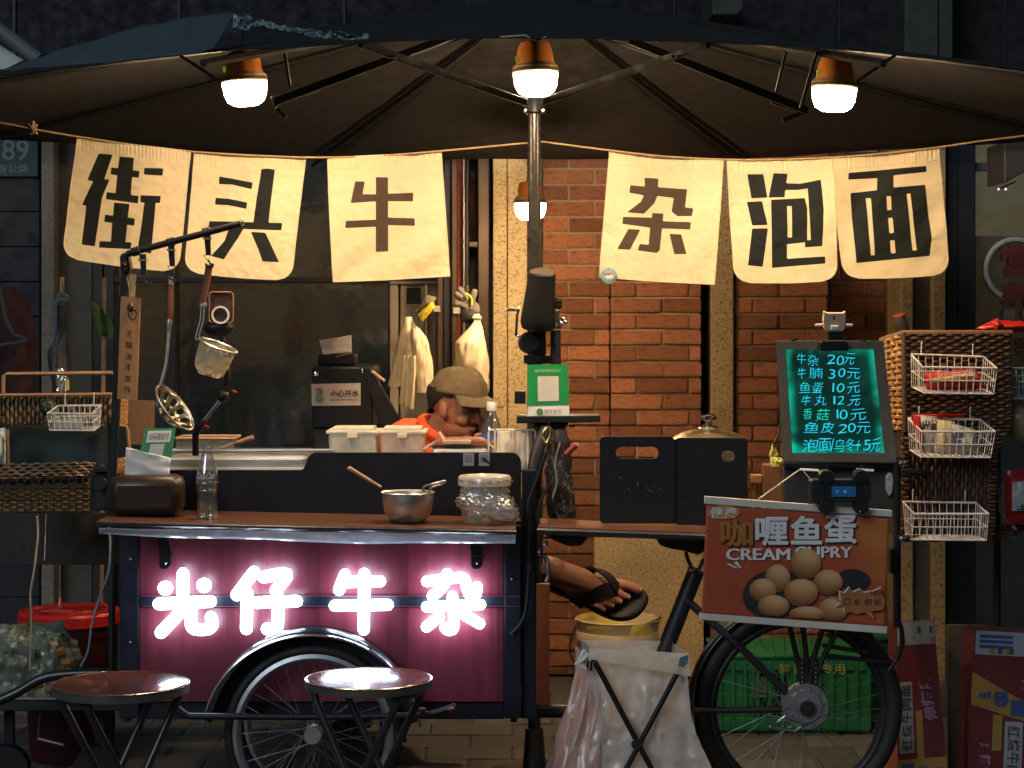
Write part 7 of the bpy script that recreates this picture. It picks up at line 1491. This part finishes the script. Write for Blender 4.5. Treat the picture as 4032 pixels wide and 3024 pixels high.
MB().rect(1252, 1392, 1400, 1440, 7.80, .14).build('holder', BLACK, t, bev=.01)
tissue([(1256, 1340), (1382, 1320), (1386, 1388), (1270, 1398)], 7.80, 'tissue', PAPER, t, .008)
MB().tube([P(1324, 1406, 7.79), P(1384, 1392, 7.79)], .003, 6).build('chrome_edge', CHROME, t)
# carrier bags hung on the door frame
BAGW = M('white_carrier_film', (.74, .62, .42), .45, var=.08, sub=.2, bump=.3, bs=18)
t = thing('bag_bunch', 'bunch of cream plastic carrier bags hung on a yellow strap', 'bags', P(1630, 1560, 8.3))
sack([(1248, 1590, 1620), (1290, 1582, 1640), (1350, 1566, 1672), (1440, 1546, 1700), (1500, 1530, 1704), (1520, 1526, 1706)], 8.3, .06, 'back_bag', BAGW, t, .012, 2, 60, 36)
sack([(1290, 1618, 1650), (1330, 1616, 1680), (1420, 1626, 1702), (1545, 1640, 1712)], 8.24, .04, 'front_bag', BAGW, t, .009, 8, 50, 36)
for k, (x0, x1, y1) in enumerate(((1592, 1580, 1590), (1606, 1600, 1600), (1622, 1614, 1600), (1630, 1622, 1610))):
    sack([(1400, x0 - 8, x0 + 8), (1480, x0 - 9, x0 + 7), (y1, x1 - 8, x1 + 7)], 8.22 - .01 * k, .012, 'bag_handle', BAGW, t, .005, k)
packet([(1646, 1238), (1706, 1180), (1712, 1214), (1662, 1268)], 8.26, .012, 'yellow_strap', M('yellow_strap', (.62, .48, .03), .5), t, 3)
packet([(1636, 1226), (1680, 1160), (1722, 1172), (1708, 1190)], 8.28, .02, 'grey_strap', M('grey_fabric', (.2, .19, .15), .8), t, 4)
t = thing('carrier_bag', 'knotted cream plastic bag hanging behind the cap', 'bag', P(1850, 1560, 8.25))
sack([(1236, 1868, 1886), (1252, 1856, 1898), (1262, 1866, 1890), (1300, 1838, 1900), (1350, 1794, 1912), (1420, 1788, 1920), (1500, 1790, 1924), (1560, 1800, 1918)], 8.25, .08, 'bag', BAGW, t, .013, 5, 64, 40)
t = thing('work_gloves', 'pair of grey and black work gloves hung by the door', 'gloves', P(1840, 1270, 8.32))
GLV = M('glove_grey', (.16, .14, .12), .8); GLB = M('glove_black', (.015, .014, .014), .6)
for k, pts_ in enumerate(([(1812, 1140), (1830, 1165), (1850, 1200)], [(1800, 1160), (1826, 1180), (1852, 1210)], [(1796, 1196), (1824, 1202), (1856, 1224)], [(1868, 1150), (1860, 1180), (1856, 1214)])):
    MB().caps(spline(Pl(pts_, 8.3 - .006 * k)), .013, 10).build('finger', GLV, t, smooth=True)
MB().ball(P(1852, 1216, 8.3), (.04, .025, .035)).build('palm', GLV, t, smooth=True); MB().ball(P(1850, 1246, 8.29), (.042, .025, .03)).build('cuff', GLB, t, smooth=True)
MB().tube(spline(Pl([(1832, 1156), (1850, 1166), (1858, 1184), (1856, 1200)], 8.27)), .005, 8).build('yellow_loop', M('yellow_strap', (0, 0, 0)), t, smooth=True)
MB().tube(Pl([(1838, 1124), (1840, 1158)], 8.3), .012, 10).build('brass_peg', M('brass', (0, 0, 0)), t, smooth=True)
# ================================================================ the seated man
SKIN = M('skin', (.29, .125, .078), .55, var=.25, vs_=14, sub=.12, bump=.12, bs=90)
def remesh(mb, vox, smooth_it):
    m = bpy.data.meshes.new('tmp'); m.from_pydata(mb.v, [], mb.f); o = bpy.data.objects.new('tmp', m); COL.objects.link(o)
    b = bmesh.new(); b.from_mesh(m); bmesh.ops.recalc_face_normals(b, faces=b.faces); b.to_mesh(m); b.free()
    r = o.modifiers.new('r', 'REMESH'); r.mode = 'VOXEL'; r.voxel_size = vox; r.adaptivity = 0
    s = o.modifiers.new('s', 'SMOOTH'); s.factor = .5; s.iterations = smooth_it
    e = bpy.data.meshes.new_from_object(o.evaluated_get(bpy.context.evaluated_depsgraph_get()))
    vs_ = [v.co.copy() for v in e.vertices]; fs = [tuple(p.vertices) for p in e.polygons]
    bpy.data.objects.remove(o); bpy.data.meshes.remove(m); bpy.data.meshes.remove(e); out = MB(); out.v = vs_; out.f = fs; return out
DH = 7.35; hc = P(1788, 1606, DH)                     # head centre, about ear level
yaw = math.radians(62); pit = math.radians(11)
fwd = Vector((math.sin(yaw) * math.cos(pit), -math.cos(yaw) * math.cos(pit), -math.sin(pit))); side = Vector((0, 0, 1)).cross(fwd).normalized(); up = fwd.cross(side).normalized()   # side: his left
RH = Matrix((fwd, side, up)).transposed()
def hp(x, y, z): return hc + RH @ Vector((x, y, z))
man = thing('person', 'man in olive cap and orange shirt behind the cart, foot raised in sandal', 'person', Vector((hc.x - .2, 7.5, 0)))
B = MB()
def el(x, y, z, a, b, c_, rx=0, n=18, m=12): B.ball(hp(x, y, z), (a, b, c_), n, m, RH @ (Matrix.Rotation(rx, 3, 'Y') if rx else Matrix.Identity(3)))
el(-.012, 0, .045, .100, .078, .088); el(.030, 0, .0, .066, .066, .085); el(.028, 0, -.062, .062, .054, .052); el(.066, 0, -.098, .026, .028, .022)      # cranium, face, jaw, chin
el(.058, .032, -.028, .030, .028, .026); el(.058, -.032, -.028, .030, .028, .026)                      # cheekbones
el(.078, 0, .024, .022, .046, .014); el(.088, .0, .012, .012, .012, .026)                              # brow, nose bridge
el(.106, 0, -.022, .020, .015, .016); el(.094, .014, -.026, .012, .010, .010); el(.094, -.014, -.026, .012, .010, .010); el(.096, 0, -.006, .013, .010, .022, .35)  # nose
el(.086, 0, -.056, .014, .026, .0075); el(.082, 0, -.069, .014, .023, .008)                            # lips
el(-.004, .074, -.006, .018, .010, .030, -.2); el(-.004, -.074, -.006, .018, .010, .030, -.2); el(.004, .070, -.026, .010, .008, .012); el(.004, -.070, -.026, .010, .008, .012)   # ears
nk0, nk1 = hp(-.02, 0, -.05), hc + Vector((-.095, .05, -.15))
B.caps([nk0, (nk0 + nk1) / 2, nk1], [.056, .058, .064], 16)
# torso, seated and leaning over
hip = Vector((hc.x - .30, 7.62, .54)); chest = hc + Vector((-.165, .075, -.235)); belly = (hip + chest) / 2 + Vector((-.02, .02, -.02))
B.ball(chest, (.17, .13, .17)); B.ball(belly, (.165, .13, .17)); B.ball(hip, (.17, .14, .12)); B.caps([nk1, chest], [.07, .13], 14); B.caps([chest, belly, hip], [.14, .14, .14], 16)
shR = chest + Vector((-.03, -.17, .10)); shL = chest + Vector((.06, .17, .10)); B.caps([shL, chest + Vector((0, 0, .08)), shR], [.058, .09, .058], 12)
# arms reach forward to the pan
elR = P(1640, 1900, 7.0); haR = P(1880, 1800, 6.82); elL = P(1950, 1900, 7.35); haL = P(1925, 1772, 7.02)
B.caps([shR, elR], [.052, .042], 12); B.caps([elR, haR], [.042, .028], 12); B.caps([shL, elL], [.052, .042], 12); B.caps([elL, haL], [.042, .028], 12)
for w_, sgn in ((haR, 1), (haL, -1)):
    f_ = Vector((.7 * sgn, -.5, .1)).normalized(); l_ = Vector((.3, .4, .8)).normalized(); B.ball(w_ + f_ * .04, (.042, .030, .034))
    for k in range(4):
        b_ = w_ + f_ * .075 + l_ * (.030 - .019 * k); B.caps([b_, b_ + f_ * .032, b_ + f_ * .050 + Vector((0, -.004, -.022))], [.0095, .009, .008], 8)
    B.caps([w_ + f_ * .02 + l_ * .03, w_ + f_ * .05 + l_ * .055, w_ + f_ * .075 + l_ * .05], [.011, .010, .009], 8)
# legs: right one crossed high, its foot out past the cart post
kneeR = Vector((-.30, 7.22, .76)); ank = P(2178, 2246, 7.12)
hR = hip + Vector((.06, -.09, -.02)); B.caps([hR, kneeR], [.088, .064], 14)
cm = kneeR * .6 + ank * .4 + Vector((0, .015, -.012)); B.caps([kneeR, cm, ank], [.062, .064, .047], 14)
kneeL = Vector((-.26, 7.40, .56)); ankL = Vector((-.34, 7.26, .26)); hL = hip + Vector((.06, .09, -.03)); B.caps([hL, kneeL], [.088, .062], 14); B.caps([kneeL, kneeL * .6 + ankL * .4, ankL], [.060, .056, .038], 14)
B.caps([ankL, ankL + Vector((.06, -.03, -.03)), ankL + Vector((.17, -.05, -.04))], [.036, .036, .026], 12)
# right foot
ff = Vector((.93, -.22, -.26)).normalized(); l0 = Vector((-.46, -.34, -.80)); fl = (l0 - ff * l0.dot(ff)).normalized(); fn_ = fl.cross(ff).normalized()
if fn_.y > 0: fn_ = -fn_
RF = Matrix((ff, fl, fn_)).transposed()
fo = ank + ff * .02 - fn_ * .035
FS = 1.2
def fp(x, y, z): return fo + (ff * x + fl * y + fn_ * z) * FS
B.ball(fp(-.03, .0, -.022), (.046, .040, .041), 16, 10, RF); B.ball(fp(.02, 0, -.0), (.06, .044, .05), 16, 10, RF)
B.caps([fp(.0, 0, .012), fp(.07, -.002, .006), fp(.135, .0, -.018)], [.048, .045, .031], 14)
B.ball(fp(.135, .004, -.026), (.054, .056, .026), 16, 10, RF); B.ball(fp(.07, .012, -.026), (.072, .043, .026), 16, 10, RF)
for k, (y_, l_, r_) in enumerate(((-.034, .078, .0145), (-.006, .066, .0100), (.013, .058, .0095), (.031, .050, .0090), (.047, .040, .0085))):
    b_ = fp(.152 - .010 * k, y_, -.028); mid = fp(.152 - .010 * k + l_ * .55, y_ * 1.06, -.018 + .002 * (k == 0)); tip = fp(.152 - .010 * k + l_, y_ * 1.08, -.030)
    B.caps([b_, mid, tip], [r_ * 1.28, r_ * 1.22, r_ * 1.24], 10)
body = remesh(B, .0042, 4).build('body', SKIN, man, smooth=180)
# nails
for k, (y_, l_, r_) in enumerate(((-.034, .078, .0145), (-.006, .066, .0100), (.013, .058, .0095), (.031, .050, .0090), (.047, .040, .0085))):
    MB().ball(fp(.152 - .010 * k + l_ + r_ * .25, y_ * 1.08, -.030 + r_ * .62), (r_ * .55, r_ * .6, r_ * .3), 10, 6, RF).build('toenail', M('nail', (.55, .36, .27), .35), man, smooth=True)
# eyes, brows and mouth line
for s_ in (-1, 1):
    MB().ball(hp(.074, s_ * .031, .004), .0115).build('eye', M('eye_white', (.5, .45, .4), .3), man, smooth=True)
    MB().tube(spline([hp(.092, s_ * .014, .022), hp(.094, s_ * .03, .027), hp(.082, s_ * .05, .022)]), .0035, 6).build('eyebrow', M('dark_hair', (.012, .010, .009), .6), man)
    MB().tube(spline([hp(.088, s_ * .016, .004), hp(.089, s_ * .03, .008), hp(.078, s_ * .046, .002)]), .0022, 6).build('eyelid', M('dark_hair', (0, 0, 0)), man)
MB().tube(spline([hp(.088, -.024, -.062), hp(.098, -.012, -.062), hp(.100, 0, -.0625), hp(.098, .012, -.062), hp(.088, .024, -.062)]), .0016, 6).build('mouth_line', M('lip_dark', (.07, .025, .018), .5), man)
for s_ in (-1, 1): MB().ball(hp(.103, s_ * .009, -.034), (.004, .0035, .003), 8, 5).build('nostril', M('lip_dark', (0, 0, 0)), man)
# hair at the temples
def hair(u, v):       # close-cropped hair below the cap: low at the nape, short over the ears
    a = math.radians(68 + 224 * u); back = max(0, -math.cos(a)); z = .066 - v * (.022 + .085 * back ** .8) + .003 * nz(u * 40, v * 9)
    k = math.sqrt(max(.05, 1 - ((z - .045) / .088) ** 2)) if z > .0 else math.sqrt(1 - (.045 / .088) ** 2) * (1 + .5 * z)
    r = k * (1.0 + .012 * nz(u * 50, v * 12)); return hp(-.012 + .1035 * r * math.cos(a), .0815 * r * math.sin(a), z)
MB().grid(hair, 60, 8).build('hair', M('greying_hair', (.014, .012, .011), .8, var=.5, vs_=90, stretch=(1, 1, .2)), man, smooth=True, solid=.003)
# cap
CAP = M('olive_cap_cloth', (.17, .122, .066), .85, var=.14, vs_=20, bump=.35, bs=160)
def crown(u, v):
    a = 2 * math.pi * u; t_ = v * math.pi / 2; k = 1 + (.045 * nz(math.cos(a) * 2.5, math.sin(a) * 2.5, v * 3) + .03 * nz(math.cos(a) * 6, math.sin(a) * 6, v * 8)) * (v > .05) * (v < .97)
    seam = -.0020 * max(0, math.cos(a * 6)) ** 24
    r = (math.cos(t_) ** .72) * k + seam * 10; z = .056 + .096 * math.sin(t_) * k + .006 * math.cos(a)
    return hp(.006 + .108 * r * math.cos(a), .086 * r * math.sin(a), z)
cp = MB().grid(crown, 96, 24).build('cap', CAP, man, smooth=180, solid=.002)
def brim(u, v):
    a = math.radians(-72 + 144 * u); e = .0
    x0, y0 = .006 + .108 * math.cos(a), .086 * math.sin(a); ext = .082 * math.cos(a * 1.12) ** .7 if abs(a) < 1.38 else 0
    x = x0 + v * ext; y = y0 * (1 + .05 * v); z = .062 + .006 * math.cos(a) - v * .022 - .30 * y * y * (8 * v + 1) * .9
    return hp(x, y, z)
MB().grid(brim, 40, 10).build('cap_brim', CAP, cp, smooth=True, solid=.003)
MB().ball(hp(.006, 0, .155), (.006, .006, .003)).build('cap_button', CAP, cp, smooth=True)
MB().tube([hp(.006 + .109 * math.cos(k * math.pi / 24), .087 * math.sin(k * math.pi / 24), .062 + .006 * math.cos(k * math.pi / 24)) for k in range(48)], .002, 5, closed=True).build('cap_band', M('cap_seam', (.10, .07, .038), .9), cp)
# orange shirt
S = MB(); S.caps([chest + Vector((0, 0, .02)), belly, hip + Vector((0, 0, -.02))], [.158, .156, .160], 18); S.ball(chest, (.188, .148, .182), 20, 14); S.ball(belly, (.182, .146, .185), 20, 14)
S.caps([shL + Vector((0, 0, .008)), chest + Vector((0, 0, .095)), shR + Vector((0, 0, .008))], [.072, .102, .072], 14); S.caps([shR, shR * .45 + elR * .55], [.070, .062], 12); S.caps([shL, shL * .45 + elL * .55], [.070, .062], 12)
S.caps([nk0 * .35 + nk1 * .65, nk1 + Vector((0, 0, .01)), chest], [.074, .090, .155], 16)
for v in S.v: v += Vector((.008 * nz(v.x * 9, v.y * 9, v.z * 9), .008 * nz(v.y * 9, v.z * 9, v.x * 9), 0))
sh_ = remesh(S, .0065, 3).build('shirt', M('orange_shirt', (.72, .10, .018), .75, var=.1, bump=.25, bs=120), man, smooth=180)
cn = nk0 * .74 + nk1 * .26 + Vector((-.012, 0, -.012)); ca = (nk1 - nk0).normalized(); cu = ca.cross(Vector((0, 1, 0))).normalized(); cw = ca.cross(cu)
MB().tube([cn + (cu * math.cos(k * math.pi / 20) + cw * math.sin(k * math.pi / 20)) * .072 for k in range(40)], [.019 + .003 * nz(k * .5, 1) for k in range(40)], 8, closed=True).build('collar', M('orange_shirt', (0, 0, 0)), sh_, smooth=True)
# shorts
T = MB(); T.ball(hip + Vector((0, 0, -.01)), (.186, .156, .12), 18, 12); T.caps([hR, hR * .25 + kneeR * .75], [.104, .086], 14); T.caps([hL, hL * .25 + kneeL * .75], [.104, .084], 14)
remesh(T, .008, 3).build('shorts', M('dark_shorts', (.014, .014, .018), .8), man, smooth=180)
# flip-flops: sole plus Y strap
SAN = M('black_foam', (.010, .010, .011), .55, bump=.2, bs=150)
def sandal(fpf, R_, parent, nm='sandal'):
    out = [(-.085, -.026), (-.098, 0), (-.085, .026), (-.02, .034), (.06, .042), (.14, .058), (.20, .058), (.245, .034), (.262, -.008), (.252, -.040), (.21, -.058), (.14, -.054), (.06, -.038), (-.02, -.034)]
    pts = spline([Vector((x, y, 0)) for x, y in out] + [Vector((*out[0], 0))], 5)[:-1]; n = len(pts); vs_ = []
    for (sc_, z) in ((.97, -.083), (1.0, -.078), (1.02, -.064), (1.0, -.054), (.95, -.050), (.90, -.052)):
        vs_ += [fpf(.08 + (p.x - .08) * sc_, p.y * sc_, z + .010 * max(0, (p.x - .17) / .09) ** 2) for p in pts]
    fs = [(i * n + k, i * n + (k + 1) % n, (i + 1) * n + (k + 1) % n, (i + 1) * n + k) for i in range(5) for k in range(n)] + [tuple(range(n - 1, -1, -1)), tuple(5 * n + k for k in range(n))]
    s = MB().add(vs_, fs).build(nm, SAN, parent, smooth=50)
    for path, w_ in (([(.178, -.020, -.040), (.170, -.016, -.008), (.140, .006, .012), (.100, .040, .000), (.075, .056, -.03), (.062, .050, -.056)], .022), ([(.178, -.020, -.040), (.170, -.018, -.008), (.140, -.036, .010), (.100, -.050, .0), (.078, -.054, -.035), (.065, -.046, -.056)], .022)):
        pp = spline([fpf(*q_) for q_ in path], 6); m_ = len(pp); mb = MB(); ring = []
        for i, p in enumerate(pp):
            a = pp[max(0, i - 1)]; b_ = pp[min(m_ - 1, i + 1)]; t_ = (b_ - a).normalized(); cc = fpf(.09, 0, -.03); o_ = (p - cc); o_ = (o_ - t_ * o_.dot(t_)).normalized(); w2 = t_.cross(o_); k = w_ * min(1, .3 + i / 7.0)
            ring += [p + o_ * .006 + w2 * k * q_ for q_ in (-1, -.4, .4, 1)] + [p + o_ * -.001 + w2 * k * q_ for q_ in (1, .4, -.4, -1)]
        for i in range(m_ - 1):
            for k in range(8): mb.f.append((i * 8 + k, i * 8 + (k + 1) % 8, (i + 1) * 8 + (k + 1) % 8, (i + 1) * 8 + k))
        mb.v = ring; mb.build('strap', SAN, s, smooth=True)
    return s
sandal(fp, RF, man)
# low stool he sits on
t = thing('plastic_stool', 'dark plastic stool under the seated man behind the cart', 'stool', Vector((hip.x, hip.y, 0)))
MB().lathe(wloc(t) + Vector((0, 0, .40)), [(0, .02), (.14, .02), (.155, .01), (.155, -.01), (.14, -.015), (0, -.015)], 32).build('seat', BLACK, t, smooth=30)
for k in range(4):
    a = math.pi / 4 + k * math.pi / 2; MB().tube([wloc(t) + Vector((.10 * math.cos(a), .10 * math.sin(a), .39)), wloc(t) + Vector((.15 * math.cos(a), .15 * math.sin(a), 0))], .014, 10).build('leg', BLACK, t, smooth=True)
